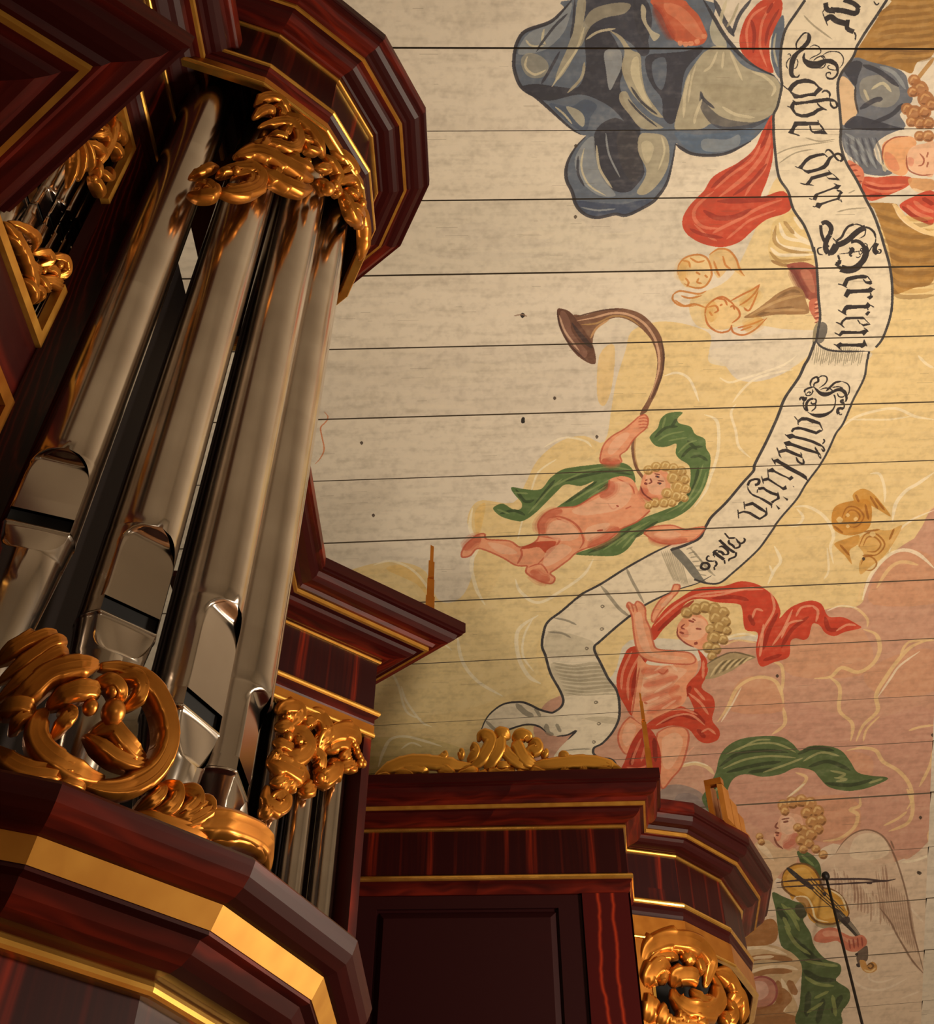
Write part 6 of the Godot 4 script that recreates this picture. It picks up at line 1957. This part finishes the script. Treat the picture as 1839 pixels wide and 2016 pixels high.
		[1,138,50,80,3,1059,2264,1097,2242,1124,2269],
		[1,138,50,80,3,1035,2288,1079,2272],
		[1,138,50,81,3,1064,2339,1112,2305],
		[1,138,50,82,3,1035,2375,1080,2353],
		[1,138,50,82,3,1088,2397,1126,2368],
		[1,118,80,48,3,1069,2265,1085,2275,1098,2258],
		[1,118,80,65,3,1038,2369,1047,2376],
		[1,118,80,49,3,1007,2417,1012,2317,1018,2250],
		[1,118,80,50,3,1064,2440,1138,2391],
		[0,117,100,970,2041,975,2029,990,2039,999,2027,1020,2049,1025,2086,1040,2123,1050,2166,1064,2191,1115,2200,1155,2209,1172,2234,1158,2246,1118,2243,1067,2234,1031,2220,1009,2194,996,2138,988,2084,982,2062],
		[1,118,80,50,0,970,2041,975,2029,990,2039,999,2027,1020,2049,1025,2086,1040,2123,1050,2166,1064,2191,1115,2200,1155,2209,1172,2234,1158,2246,1118,2243,1067,2234,1031,2220,1009,2194,996,2138,988,2084,982,2062,970,2041],
		[0,119,55,994,2072,1011,2067,1022,2116,1037,2165,1055,2203,1116,2216,1147,2227,1107,2230,1051,2215,1019,2182,1003,2127],
		[1,118,80,38,3,973,2035,978,2050,980,2062],
		[1,118,80,38,3,982,2035,988,2051,990,2063],
		[1,118,80,38,3,992,2036,998,2051,1000,2063],
		[0,117,100,1094,1979,1109,1982,1108,2000,1092,2023,1079,2041,1061,2070,1048,2099,1040,2086,1045,2057,1063,2022,1086,2005],
		[1,118,80,49,0,1094,1979,1109,1982,1108,2000,1092,2023,1079,2041,1061,2070,1048,2099,1040,2086,1045,2057,1063,2022,1086,2005,1094,1979],
		[1,119,60,123,3,1092,2011,1065,2052],
		[0,117,100,1118,2103,1131,2086,1156,2075,1181,2088,1198,2114,1202,2163,1190,2199,1164,2191,1133,2171,1116,2145,1112,2121],
		[0,119,65,1146,2086,1187,2101,1195,2132,1182,2161,1152,2166,1126,2152,1124,2128,1144,2117],
		[0,139,40,1119,2127,1139,2128,1146,2153,1126,2152],
		[1,140,85,63,3,1142,2098,1158,2106],
		[1,140,85,63,3,1164,2127,1180,2131],
		[1,140,85,47,3,1133,2110,1124,2121,1134,2128],
		[1,140,85,63,3,1120,2136,1133,2143],
		[1,140,85,39,3,1152,2093,1162,2101],
		[1,140,85,47,3,1114,2121,1116,2148,1138,2174,1164,2191],
		[1,140,85,96,3,1163,2179,1173,2176],
		[0,141,90,1119,2073,1124,2057,1141,2056,1153,2075,1145,2091,1128,2090],
		[1,142,85,62,3,1126,2077,1131,2061,1144,2068],
		[1,143,85,62,3,1126,2083,1142,2088,1149,2077],
		[0,141,90,1142,2062,1148,2045,1165,2044,1178,2064,1170,2081,1152,2080],
		[1,142,85,62,3,1149,2067,1155,2050,1168,2057],
		[1,143,85,62,3,1150,2073,1166,2079,1174,2066],
		[0,141,90,1166,2057,1172,2040,1190,2039,1202,2059,1194,2076,1176,2075],
		[1,142,85,62,3,1174,2062,1180,2045,1193,2052],
		[1,143,85,63,3,1174,2069,1191,2074,1199,2061],
		[0,141,90,1190,2065,1196,2046,1216,2044,1230,2067,1221,2086,1201,2085],
		[1,142,85,63,3,1198,2070,1204,2051,1219,2059],
		[1,143,85,63,3,1199,2077,1217,2083,1226,2069],
		[0,141,90,1218,2078,1223,2061,1241,2060,1254,2080,1246,2097,1228,2096],
		[1,142,85,63,3,1225,2083,1231,2066,1244,2073],
		[1,143,85,63,3,1226,2090,1242,2095,1250,2082],
		[0,141,90,1197,2095,1203,2076,1223,2075,1237,2098,1229,2117,1209,2115],
		[1,142,85,63,3,1205,2101,1212,2082,1226,2090],
		[1,143,85,63,3,1206,2108,1224,2114,1233,2100],
		[0,141,90,1226,2109,1232,2093,1248,2092,1260,2111,1253,2127,1236,2126],
		[1,142,85,63,3,1233,2114,1239,2097,1251,2104],
		[1,143,85,64,3,1234,2120,1249,2125,1257,2113],
		[0,141,90,1209,2126,1216,2107,1236,2106,1250,2129,1241,2148,1221,2147],
		[1,142,85,63,3,1218,2132,1224,2113,1239,2121],
		[1,143,85,64,3,1218,2139,1237,2145,1246,2131],
		[0,141,90,1237,2140,1241,2127,1255,2126,1265,2142,1259,2155,1245,2154],
		[1,142,85,64,3,1242,2144,1247,2130,1257,2136],
		[1,143,85,64,3,1243,2149,1256,2153,1262,2143],
		[0,141,90,1190,2131,1195,2117,1210,2116,1220,2133,1214,2147,1198,2146],
		[1,142,85,63,3,1196,2135,1201,2121,1212,2127],
		[1,143,85,63,3,1196,2141,1210,2145,1217,2135],
		[0,141,90,1197,2162,1204,2143,1224,2142,1238,2165,1229,2184,1209,2183],
		[1,142,85,64,3,1206,2168,1212,2148,1227,2157],
		[1,143,85,64,3,1206,2175,1225,2181,1234,2167],
		[0,141,90,1228,2170,1233,2156,1248,2155,1258,2172,1252,2186,1237,2185],
		[1,142,85,64,3,1234,2174,1239,2160,1250,2166],
		[1,143,85,64,3,1235,2180,1249,2184,1255,2174],
		[0,141,90,1187,2192,1193,2176,1210,2175,1222,2194,1214,2211,1197,2210],
		[1,142,85,64,3,1195,2197,1200,2181,1213,2188],
		[1,143,85,64,3,1195,2203,1211,2208,1218,2196],
		[0,141,90,1209,2200,1214,2184,1230,2183,1241,2202,1235,2217,1218,2216],
		[1,142,85,64,3,1216,2204,1221,2189,1233,2195],
		[1,143,85,64,3,1216,2210,1231,2215,1238,2204],
		[0,141,90,1203,2224,1207,2211,1222,2210,1231,2226,1225,2239,1211,2238],
		[1,142,85,65,3,1209,2228,1213,2214,1224,2220],
		[1,143,85,65,3,1209,2233,1222,2237,1229,2227],
		[0,144,90,1204,2249,1228,2232,1267,2216,1318,2222,1339,2235,1310,2249,1282,2272,1252,2289,1223,2300,1202,2298,1211,2274],
		[1,145,80,57,3,1217,2293,1230,2263,1249,2239],
		[1,146,80,57,3,1228,2288,1241,2260,1259,2239],
		[1,145,80,57,3,1239,2283,1252,2257,1269,2238],
		[1,146,80,57,3,1250,2278,1263,2254,1279,2237],
		[1,145,80,57,3,1260,2273,1274,2251,1289,2237],
		[1,146,80,57,3,1271,2268,1285,2248,1299,2236],
		[1,145,80,57,3,1282,2263,1296,2245,1309,2235],
		[1,146,80,57,3,1293,2259,1307,2241,1319,2235],
		[1,145,80,57,3,1304,2254,1317,2238,1329,2234],
		[1,147,80,49,3,1204,2249,1237,2226,1277,2213,1339,2235],
		[0,148,100,1226,2771,1242,2724,1259,2670,1265,2616,1283,2573,1322,2542,1384,2535,1437,2544,1471,2574,1495,2606,1525,2590,1573,2594,1617,2615,1648,2659,1674,2703,1719,2720,1757,2727,1766,2738,1733,2757,1692,2771,1643,2772,1593,2752,1563,2715,1539,2685,1490,2671,1449,2692,1397,2698,1354,2685,1323,2689,1304,2715,1297,2770,1312,2819,1304,2850,1259,2828],
		[1,149,80,137,3,1268,2650,1316,2606,1389,2598,1463,2611],
		[1,149,80,138,3,1290,2673,1372,2652,1445,2644],
		[1,149,80,139,3,1491,2620,1536,2599,1596,2614],
		[1,149,80,141,3,1527,2671,1584,2654,1652,2694],
		[1,149,80,144,3,1581,2737,1657,2751,1720,2735],
		[1,149,80,139,3,1261,2698,1255,2767,1280,2823],
		[1,149,80,140,3,1239,2765,1270,2822],
		[1,149,80,138,3,1353,2678,1426,2670],
		[1,150,75,84,3,1285,2604,1345,2571,1418,2569,1485,2612],
		[1,150,75,83,3,1315,2591,1365,2553,1407,2553],
		[1,150,75,85,3,1279,2658,1339,2628,1412,2620,1487,2633],
		[1,150,75,86,3,1509,2648,1559,2618,1614,2636],
		[1,150,75,85,3,1396,2681,1457,2658,1508,2635],
		[1,150,75,88,3,1606,2718,1644,2728,1613,2733],
		[1,150,75,88,3,1592,2690,1637,2707,1617,2719],
		[1,150,75,89,3,1711,2748,1752,2734],
		[1,150,75,85,3,1254,2753,1283,2713],
		[0,151,85,1639,2996,1657,2958,1687,2927,1724,2918,1764,2936,1796,2976,1820,3039,1851,3118,1876,3198,1905,3298,1932,3385,1964,3490,1908,3425,1864,3336,1835,3278,1795,3219,1763,3236,1720,3253,1695,3279,1649,3205,1614,3132,1595,3047],
		[0,152,50,1689,2947,1731,2930,1777,2954,1800,3010,1753,3033,1685,3014],
		[1,153,50,59,3,1638,3037,1646,3073,1649,3114],
		[1,154,50,59,3,1670,3066,1680,3121,1682,3155],
		[1,154,50,60,3,1702,3094,1711,3142,1715,3196],
		[1,153,50,60,3,1734,3123,1743,3163,1746,3209],
		[1,154,50,61,3,1766,3152,1777,3213,1780,3249],
		[1,154,50,61,3,1799,3181,1809,3234,1811,3262],
		[1,153,50,59,3,1649,3053,1658,3099,1662,3146],
		[1,154,50,59,3,1681,3082,1689,3119,1695,3187],
		[1,154,50,60,3,1713,3110,1724,3169,1726,3200],
		[1,153,50,60,3,1746,3139,1755,3190,1760,3240],
		[1,154,50,61,3,1778,3168,1787,3211,1791,3253],
		[1,154,50,60,3,1795,3056,1807,3119,1809,3153],
		[1,153,50,59,3,1661,3070,1671,3125,1672,3150],
		[1,154,50,60,3,1693,3098,1702,3146,1706,3191],
		[1,154,50,60,3,1725,3127,1734,3167,1739,3231],
		[1,153,50,61,3,1757,3156,1768,3216,1770,3244],
		[1,154,50,61,3,1790,3185,1800,3237,1804,3285],
		[1,154,50,59,3,1640,3058,1649,3102,1652,3141],
		[1,153,50,59,3,1672,3086,1680,3123,1685,3182],
		[1,154,50,60,3,1704,3115,1715,3172,1716,3195],
		[1,154,50,60,3,1737,3143,1746,3193,1750,3235],
		[1,153,50,61,3,1769,3172,1778,3214,1783,3276],
		[1,154,50,60,3,1786,3060,1798,3122,1799,3147],
		[1,154,50,59,3,1652,3074,1662,3128,1665,3173],
		[1,153,50,60,3,1684,3102,1693,3149,1696,3186],
		[1,154,50,60,3,1716,3131,1724,3170,1729,3226],
		[1,154,50,61,3,1748,3160,1759,3219,1760,3239],
		[1,153,50,61,3,1781,3189,1791,3240,1794,3279],
		[1,154,50,60,3,1798,3076,1807,3120,1813,3180],
		[1,154,50,59,3,1663,3090,1671,3126,1675,3177],
		[1,153,50,60,3,1695,3119,1706,3176,1709,3218],
		[1,154,50,60,3,1728,3147,1737,3197,1740,3230],
		[1,154,50,61,3,1760,3176,1769,3218,1773,3271],
		[1,153,50,60,3,1777,3064,1789,3125,1789,3142],
		[1,155,50,50,3,1768,3076,1792,3190,1818,3276],
		[1,155,50,51,3,1777,3085,1800,3198,1827,3287],
		[1,155,50,51,3,1786,3095,1809,3206,1836,3297],
		[1,155,50,51,3,1795,3104,1818,3214,1845,3308],
		[1,155,50,51,3,1803,3113,1826,3221,1854,3318],
		[1,155,50,51,3,1812,3122,1835,3229,1863,3329],
		[1,155,50,51,3,1821,3131,1844,3237,1872,3340],
		[1,155,50,51,3,1830,3140,1852,3244,1881,3351],
		[1,155,50,51,3,1838,3150,1861,3252,1890,3361],
		[1,155,50,52,3,1847,3159,1870,3260,1900,3372],
		[1,155,50,52,3,1856,3168,1879,3268,1909,3383],
		[1,155,50,52,3,1865,3177,1887,3275,1918,3394],
		[1,155,50,52,3,1874,3187,1896,3283,1927,3404],
		[1,155,50,52,3,1883,3196,1905,3291,1936,3415],
		[1,156,75,52,3,1639,2996,1657,2958,1687,2927,1724,2918,1764,2936,1796,2976,1832,3054,1875,3184,1906,3312,1933,3392,1964,3490],
		[1,156,75,55,3,1795,3219,1835,3278,1864,3336,1920,3433,1964,3490],
		[1,156,75,51,3,1815,2997,1800,2963],
		[0,157,100,1379,3333,1422,3323,1484,3335,1542,3369,1574,3414,1578,3456,1555,3517,1578,3583,1567,3642,1510,3643,1419,3634,1389,3529,1378,3388],
		[1,158,80,214,3,1416,3454,1470,3432,1548,3439],
		[1,158,80,218,3,1540,3473,1568,3532],
		[1,158,80,217,3,1506,3470,1520,3563],
		[1,158,80,212,3,1399,3383,1465,3376,1545,3397],
		[1,159,75,129,3,1390,3341,1451,3339,1526,3374],
		[1,159,75,131,3,1409,3433,1457,3417,1518,3416,1565,3434],
		[1,159,75,134,3,1517,3464,1540,3530,1534,3600],
		[1,159,75,130,3,1421,3378,1487,3378],
		[0,160,100,1411,3461,1449,3447,1490,3468,1507,3512,1497,3561,1460,3578,1425,3560],
		[0,161,70,1428,3469,1468,3473,1482,3517,1457,3542,1432,3519],
		[1,162,80,73,3,1414,3468,1455,3450,1493,3472,1508,3519,1495,3560,1454,3579],
		[0,163,80,1431,3575,1503,3561,1520,3499,1558,3545,1534,3593,1576,3617,1567,3648,1436,3636],
		[0,164,90,1378,3319,1422,3254,1464,3230,1488,3260,1488,3315,1450,3332],
		[0,165,100,1392,2956,1406,2931,1433,2933,1462,2962,1506,2965,1524,2987,1522,3027,1492,3045,1463,3091,1460,3118,1424,3019],
		[0,166,80,1402,2944,1430,2959,1456,3008,1433,2992,1409,2964],
		[0,167,100,1521,2983,1545,2982,1575,3004,1597,3041,1602,3089,1574,3059,1544,3029],
		[1,115,80,125,3,1532,3008,1574,3059],
		[1,116,75,77,3,1536,2994,1578,3039],
		[0,168,100,1461,3132,1495,3150,1536,3174,1564,3184,1573,3226,1564,3246,1591,3297,1607,3347,1645,3400,1693,3425,1699,3461,1688,3488,1731,3527,1738,3571,1718,3617,1717,3663,1584,3650,1583,3569,1580,3477,1574,3414,1542,3369,1506,3338,1488,3260,1478,3204],
		[1,169,80,180,3,1482,3190,1515,3248],
		[1,169,80,186,3,1536,3306,1587,3373,1648,3428],
		[1,169,80,190,3,1582,3436,1630,3475,1688,3488],
		[1,169,80,194,3,1606,3522,1610,3620],
		[1,169,80,195,3,1655,3555,1647,3649],
		[1,169,80,195,3,1711,3547,1689,3614],
		[1,169,80,186,3,1561,3336,1612,3397],
		[1,170,75,111,3,1492,3177,1530,3229,1557,3287],
		[1,170,75,111,3,1515,3193,1553,3245],
		[1,170,75,114,3,1510,3262,1550,3335,1599,3381],
		[1,170,75,116,3,1584,3401,1642,3420,1688,3432],
		[1,170,75,118,3,1590,3464,1632,3496,1684,3509],
		[1,170,75,119,3,1626,3552,1669,3528],
		[1,170,75,120,3,1609,3607,1656,3570],
		[1,170,75,120,3,1682,3544,1702,3628],
		[1,170,75,112,3,1502,3227,1529,3284],
		[0,171,70,1537,3188,1564,3187,1573,3219,1558,3239,1539,3216],
		[0,172,100,1454,2869,1463,2844,1489,2839,1522,2855,1533,2908,1520,2947,1506,2965,1474,2969,1455,2941,1447,2914,1454,2895,1448,2885],
		[0,173,60,1464,2857,1495,2853,1509,2886,1496,2918,1468,2903],
		[0,174,50,1452,2908,1469,2909,1466,2936,1455,2935],
		[1,175,21,482,3,1512,2913,1504,2945,1479,2963],
		[1,175,30,346,3,1512,2913,1504,2945,1479,2963],
		[1,175,48,211,3,1512,2913,1504,2945,1479,2963],
		[1,176,85,74,3,1470,2870,1486,2868],
		[1,176,85,55,3,1464,2860,1488,2857],
		[1,176,85,56,3,1454,2869,1449,2885,1459,2892],
		[1,176,85,74,3,1449,2905,1463,2910],
		[1,176,85,56,3,1453,2915,1461,2918],
		[1,176,85,56,3,1448,2921,1459,2948,1479,2968],
		[0,177,90,1448,2810,1453,2793,1470,2793,1482,2813,1475,2829,1458,2827],
		[1,178,85,73,3,1455,2815,1460,2798,1473,2806],
		[1,179,85,73,3,1456,2821,1471,2826,1479,2814],
		[0,177,90,1473,2802,1478,2784,1496,2783,1509,2805,1502,2822,1483,2821],
		[1,178,85,73,3,1480,2807,1486,2789,1499,2797],
		[1,179,85,73,3,1481,2814,1498,2820,1506,2807],
		[0,177,90,1498,2797,1504,2778,1523,2777,1537,2801,1529,2819,1509,2817],
		[1,178,85,73,3,1506,2803,1512,2783,1526,2792],
		[1,179,85,74,3,1507,2810,1525,2816,1533,2803],
		[0,177,90,1526,2810,1532,2791,1551,2790,1565,2812,1557,2831,1537,2829],
		[1,178,85,74,3,1534,2815,1540,2796,1554,2805],
		[1,179,85,74,3,1535,2822,1553,2828,1561,2815],
		[0,177,90,1550,2837,1556,2819,1575,2818,1589,2840,1581,2859,1561,2857],
		[1,178,85,74,3,1558,2843,1564,2824,1578,2833],
		[1,179,85,75,3,1559,2850,1577,2856,1585,2842],
		[0,177,90,1562,2871,1568,2854,1586,2853,1599,2874,1592,2891,1573,2890],
		[1,178,85,75,3,1570,2876,1576,2859,1589,2866],
		[1,179,85,75,3,1571,2883,1588,2889,1596,2876],
		[0,177,90,1518,2841,1524,2823,1543,2822,1557,2844,1549,2863,1530,2861],
		[1,178,85,74,3,1526,2847,1532,2828,1546,2837],
		[1,179,85,74,3,1527,2854,1545,2860,1553,2847],
		[0,177,90,1536,2876,1543,2856,1563,2855,1578,2879,1569,2898,1549,2896],
		[1,178,85,75,3,1545,2881,1551,2862,1566,2870],
		[1,179,85,75,3,1546,2889,1565,2895,1574,2881],
		[0,177,90,1557,2903,1563,2886,1581,2885,1594,2906,1587,2924,1568,2922],
		[1,178,85,75,3,1565,2909,1571,2891,1584,2899],
		[1,179,85,75,3,1566,2915,1583,2921,1591,2908],
		[0,177,90,1513,2907,1519,2888,1539,2887,1553,2910,1545,2928,1525,2926],
		[1,178,85,75,3,1522,2912,1528,2893,1542,2902],
		[1,179,85,75,3,1522,2919,1540,2925,1549,2912],
		[0,177,90,1535,2921,1542,2902,1562,2901,1577,2925,1568,2944,1548,2942],
		[1,178,85,75,3,1544,2927,1550,2908,1566,2916],
		[1,179,85,76,3,1545,2935,1564,2941,1573,2927],
		[0,177,90,1512,2939,1518,2922,1536,2921,1549,2942,1542,2960,1523,2958],
		[1,178,85,75,3,1520,2944,1526,2927,1539,2935],
		[1,179,85,76,3,1521,2951,1538,2957,1546,2944],
		[0,177,90,1536,2955,1542,2938,1559,2937,1571,2957,1564,2974,1547,2972],
		[1,178,85,76,3,1544,2959,1549,2943,1562,2950],
		[1,179,85,76,3,1544,2966,1560,2971,1568,2959],
		[0,177,90,1525,2974,1529,2960,1543,2960,1554,2976,1548,2989,1534,2988],
		[1,178,85,76,3,1531,2977,1535,2964,1546,2970],
		[1,179,85,76,3,1532,2983,1545,2987,1551,2977],
		[0,177,90,1563,2977,1568,2963,1582,2963,1592,2979,1586,2992,1572,2991],
		[1,178,85,76,3,1569,2981,1574,2967,1584,2973],
		[1,179,85,76,3,1570,2986,1583,2990,1589,2981],
		[0,177,90,1587,2999,1592,2985,1606,2985,1616,3001,1610,3015,1596,3014],
		[1,178,85,77,3,1593,3003,1598,2989,1608,2995],
		[1,179,85,77,3,1594,3008,1607,3013,1613,3003],
		[0,177,90,1501,2892,1506,2879,1520,2879,1530,2895,1524,2908,1510,2907],
		[1,178,85,75,3,1507,2896,1512,2883,1522,2889],
		[1,179,85,75,3,1508,2901,1521,2906,1527,2896],
		[0,177,90,1393,2917,1397,2905,1409,2905,1417,2918,1412,2930,1400,2929],
		[1,178,85,74,3,1398,2920,1402,2909,1410,2914],
		[1,179,85,74,3,1398,2924,1409,2928,1415,2920],
		[0,177,90,1401,2937,1405,2927,1415,2926,1423,2939,1418,2949,1408,2948],
		[1,178,85,75,3,1406,2940,1409,2930,1417,2934],
		[1,179,85,75,3,1406,2944,1416,2947,1421,2940],
		[0,177,90,1458,2830,1462,2817,1476,2816,1486,2832,1480,2846,1466,2844],
		[1,178,85,73,3,1464,2834,1468,2821,1479,2827],
		[1,179,85,74,3,1464,2839,1477,2844,1483,2834],
		[0,180,100,1486,3079,1492,3052,1517,3030,1550,3030,1579,3053,1599,3089,1611,3125,1636,3134,1666,3158,1689,3195,1702,3231,1698,3251,1682,3264,1656,3275,1622,3272,1587,3248,1572,3212,1575,3185,1561,3155,1534,3153,1524,3166,1510,3137,1492,3114],
		[0,181,70,1509,3054,1551,3044,1583,3088,1598,3131,1645,3163,1677,3208,1663,3241,1619,3244,1599,3201,1572,3157,1531,3125,1501,3094],
		[0,182,70,1534,3160,1561,3155,1583,3186,1590,3228,1573,3219,1559,3190],
		[0,183,80,1604,3257,1644,3267,1682,3257,1683,3271,1645,3285,1611,3274],
		[1,184,90,69,3,1486,3079,1492,3052,1517,3030,1550,3030,1579,3053,1599,3089,1611,3125,1636,3134,1666,3158,1689,3195,1702,3231,1693,3258],
		[1,184,90,70,3,1578,3220,1609,3257,1655,3268,1692,3251],
		[1,184,90,68,3,1486,3079,1492,3114,1517,3144,1534,3153],
		[1,185,90,60,3,1534,3153,1567,3160,1588,3200,1603,3243,1643,3260],
		[1,185,90,60,3,1637,3138,1673,3169,1695,3223],
		[0,186,100,1497,3046,1508,3043,1549,3085,1586,3123,1575,3129,1534,3090],
		[0,187,100,1654,3206,1684,3229,1723,3281,1750,3326,1740,3332,1708,3294,1663,3241],
		[1,188,90,32,3,1550,3092,1600,3155,1668,3228],
		[1,188,90,32,3,1557,3088,1607,3152,1674,3226],
		[1,188,90,32,3,1565,3085,1615,3148,1681,3225],
		[1,188,90,32,3,1572,3081,1622,3145,1687,3223],
		[1,189,80,26,3,1673,3228,1744,3324],
		[1,189,80,26,3,1681,3233,1746,3322],
		[1,189,80,27,3,1690,3238,1747,3320],
		[0,190,100,1613,3148,1621,3144,1626,3154,1620,3161],
		[0,190,80,1681,3250,1703,3245,1708,3266,1692,3275],
		[1,191,95,79,3,1469,3095,1539,3091,1649,3097,1733,3104,1795,3117,1833,3113],
		[1,191,95,63,3,1473,3113,1569,3114,1679,3117,1762,3118,1806,3118],
		[1,191,100,60,3,1745,3122,1762,3123],
		[0,192,100,1604,3312,1623,3286,1662,3283,1692,3306,1722,3323,1749,3319,1765,3334,1770,3356,1755,3375,1734,3384,1704,3370,1678,3336,1640,3340,1608,3330],
		[0,193,60,1630,3294,1669,3297,1706,3328,1740,3339,1719,3351,1677,3319,1637,3315],
		[1,194,80,52,3,1712,3333,1721,3372],
		[1,194,80,52,3,1725,3331,1733,3370],
		[1,194,80,52,3,1738,3329,1745,3367],
		[1,194,80,52,3,1751,3328,1758,3365],
		[0,195,100,1743,3388,1755,3375,1771,3363,1778,3392,1777,3419,1755,3431,1745,3416],
		[0,196,100,1754,3417,1771,3419,1779,3437,1794,3425,1810,3440,1810,3461,1788,3469,1766,3453],
		[1,197,90,63,3,1779,3441,1789,3431,1799,3442,1792,3452,1782,3444],
		[1,60,90,64,3,1772,3454,1793,3464,1807,3450],
		[0,198,100,1745,3430,1754,3428,1758,3442,1749,3441],
		[0,198,100,1737,3393,1745,3388,1747,3403],
		[0,199,85,654,1116,657,1111,662,1116,658,1121],
		[0,199,85,668,1419,672,1414,676,1420,672,1426],
		[0,199,85,745,1357,748,1352,753,1357,749,1363],
		[0,199,85,771,847,775,842,779,847,775,853],
		[0,199,85,762,644,766,639,770,644,766,650],
		[0,199,85,858,1482,861,1476,866,1482,862,1489],
		[0,199,85,267,1478,271,1473,275,1479,271,1485],
		[0,199,85,297,1715,301,1710,305,1716,301,1722],
		[0,199,85,1401,2302,1405,2296,1410,2303,1406,2309],
		[0,199,85,1876,2573,1880,2566,1886,2574,1882,2582],
		[0,199,85,1876,2885,1880,2879,1886,2886,1882,2893],
		[0,199,85,1895,3093,1898,3087,1905,3094,1900,3101],
		[0,199,85,1899,3095,1903,3089,1910,3096,1905,3104],
		[0,199,85,1418,1453,1421,1447,1426,1453,1422,1460],
		[0,199,85,1604,1920,1607,1914,1613,1920,1609,1927],
		[0,200,100,653,1115,659,1109,665,1116,659,1124],
		[0,201,100,668,1413,675,1411,676,1428,668,1429],
		[1,202,80,38,3,638,1117,658,1114,670,1120],
		[1,203,80,33,3,180,1379,189,1394,182,1409,171,1425,174,1455,179,1496,169,1526,156,1544],
	])
